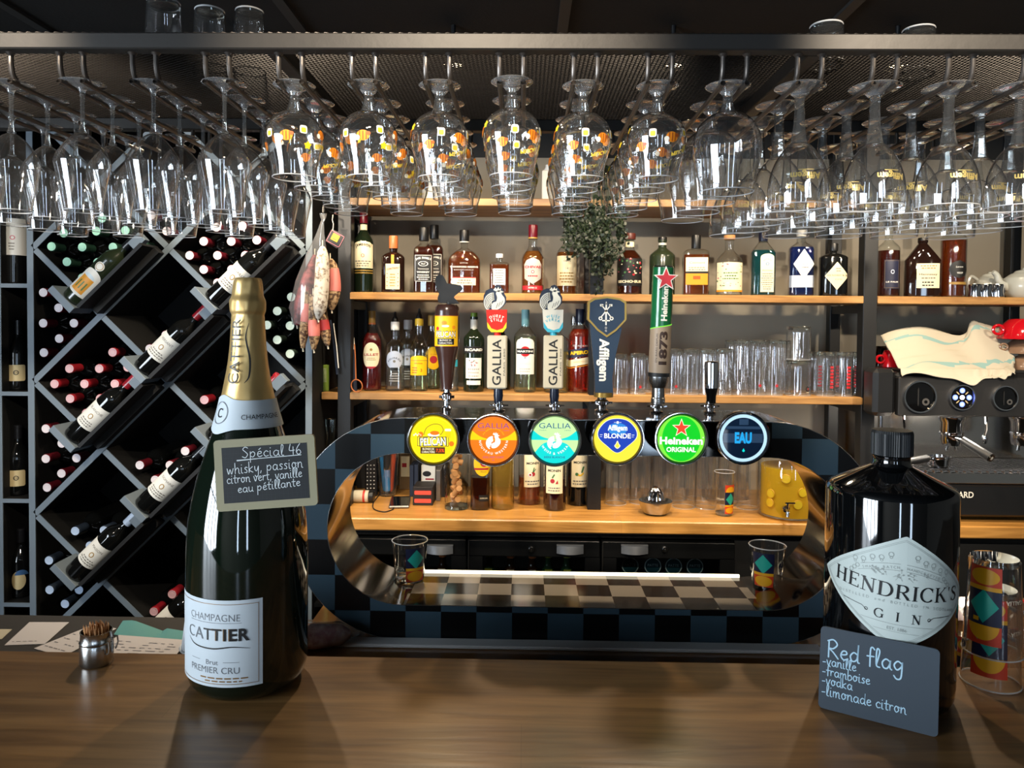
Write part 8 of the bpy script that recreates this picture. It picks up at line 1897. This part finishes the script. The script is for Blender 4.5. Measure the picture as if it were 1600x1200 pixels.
b = MB(); b.tube([(-.02, 0, .02), (-.03, .004, .04), (-.04, .006, .05), (-.045, .004, .066)], .0014, 'net_thread', 6); b.build('loop', t)
# side shelf things
mat('box_green', '7f9a2e', .5); q = on(504, 2.66, ZLS); t = thing('tea_box', 'small lime green box on the short side shelf', 'box', (q.x, 2.66, ZLS + .0006), .35); hgb = zat(504, 570, 2.66) - ZLS
b = MB(); b.box((0, 0, hgb / 2), (.043, .042, hgb), 'box_green', bev=.001); b.build('box_body', t); b = MB(); a = Art(); [a.rect(-.014, hgb * (.35 + .05 * k), .012, hgb * (.35 + .05 * k) + .0012, 'paper_white', 1) for k in range(11)]; a.disc(-.012, hgb * .17, .0035, 'ink', 1, n=12); a.to(b, flat((0, -.0213, 0)), .0002); b.build('print', t)
for k, (px0, py0, px1, py1, Y, m, lab) in enumerate(((516, 500, 527, 585, 2.585, 'book_blue', 'dark blue umbrella strap hanging beside the post'), (521, 505, 529, 575, 2.575, 'paper_white', 'pale cord hanging beside the post'))):
    a_, b_ = at(px0, py0, Y), at(px1, py1, Y); b = MB(); b.tube([tuple(a_), tuple((a_ + b_) / 2 + Vector((.002, 0, 0))), tuple(b_)], .0042 if k == 0 else .0018, m, 8); o = b.build('hanging_strap' if k == 0 else 'hanging_twine'); tag(o, lab, 'strap' if k == 0 else 'twine')
# tongs and pale bottle opener by the red aperitif
q = on(553, 2.64, ZLOW); t = thing('utensil_roll', 'blue and white cloth wrapped tool standing left of the red aperitif', 'utensil', (q.x, 2.65, ZLOW + .0006)); t.rotation_euler.y = -.08
hgb = zat(553, 528, 2.65) - ZLOW; b = MB(); b.lathe([(.010, 0), (.012, hgb * .5), (.013, hgb * .8)], 'book_blue', 16); b.build('handle', t); b = MB(); b.lathe([(.0135, hgb * .78), (.0135, hgb), (0, hgb)], 'paper_white', 16, caps=False); b.build('head', t)
q = on(556, 2.585, ZLOW); b = MB(); b.torus((q.x + .002, 2.59, ZLOW + .024), .022, .0022, 'cap_copper', 32, 8, axis=(.3, 1, .1)); b.tube([(q.x - .006, 2.612, ZLOW + .044), (q.x - .012, 2.625, ZLOW + .13), (q.x - .016, 2.63, ZLOW + .17)], .0022, 'cap_copper', 8); o = b.build('copper_strainer'); tag(o, 'copper wire ring tool leaning at the left end of the lower shelf', 'strainer')
# glassware in the dark below the side shelf
zlow2 = ZW
hgb = zat(494, 655, 2.66) - zlow2; q = on(523, 2.72, zlow2); t = thing('glass_decanter', 'sparkling cut glass decanter at the left end of the worktop by the rack', 'decanter', (q.x, 2.66, zlow2 + .0006)); b = MB(); b.lathe([(.024, 0), (.030, .02)] + [(.030, .02 + .01 * k) for k in range(1, 9)] + [(.018, hgb * .6), (.014, hgb * .8), (.018, hgb)], 'thick_glass', 40, rad=lambda a, r, z: r * (1 + .05 * math.cos(9 * a + 80 * z))); b.build('glass_body', t)

# ------------------------------------------------------------------ wrapped sausage tray on the bench, left of the tower
speckle('ham_pink', '8a5258', 'd0b4ac', 40, .40, .60, .4); q0 = onz(508, 1003, ZB); t = thing('wrapped_ham', 'plastic wrapped cured ham lying at the left foot of the tap tower', 'ham', (q0.x - .012, 1.405, ZB + .0006), -.25)
b = MB(); b.lathe([(0, -.07), (.012, -.068), (.022, -.05), (.024, .0), (.020, .05), (.008, .068), (0, .07)], 'ham_pink', 24, (0, 0, .024), axis=(.9, .45, 0)); b.build('meat', t); b = MB(); b.lathe([(.004, -.085), (.016, -.072), (.0235, -.05), (.0258, .0), (.022, .05), (.010, .07), (.004, .085)], 'plastic_film', 24, (0, 0, .026), axis=(.9, .45, 0), rad=lambda a, r, z: r * (1 + .05 * math.sin(5 * a + 60 * z))); b.build('film', t)
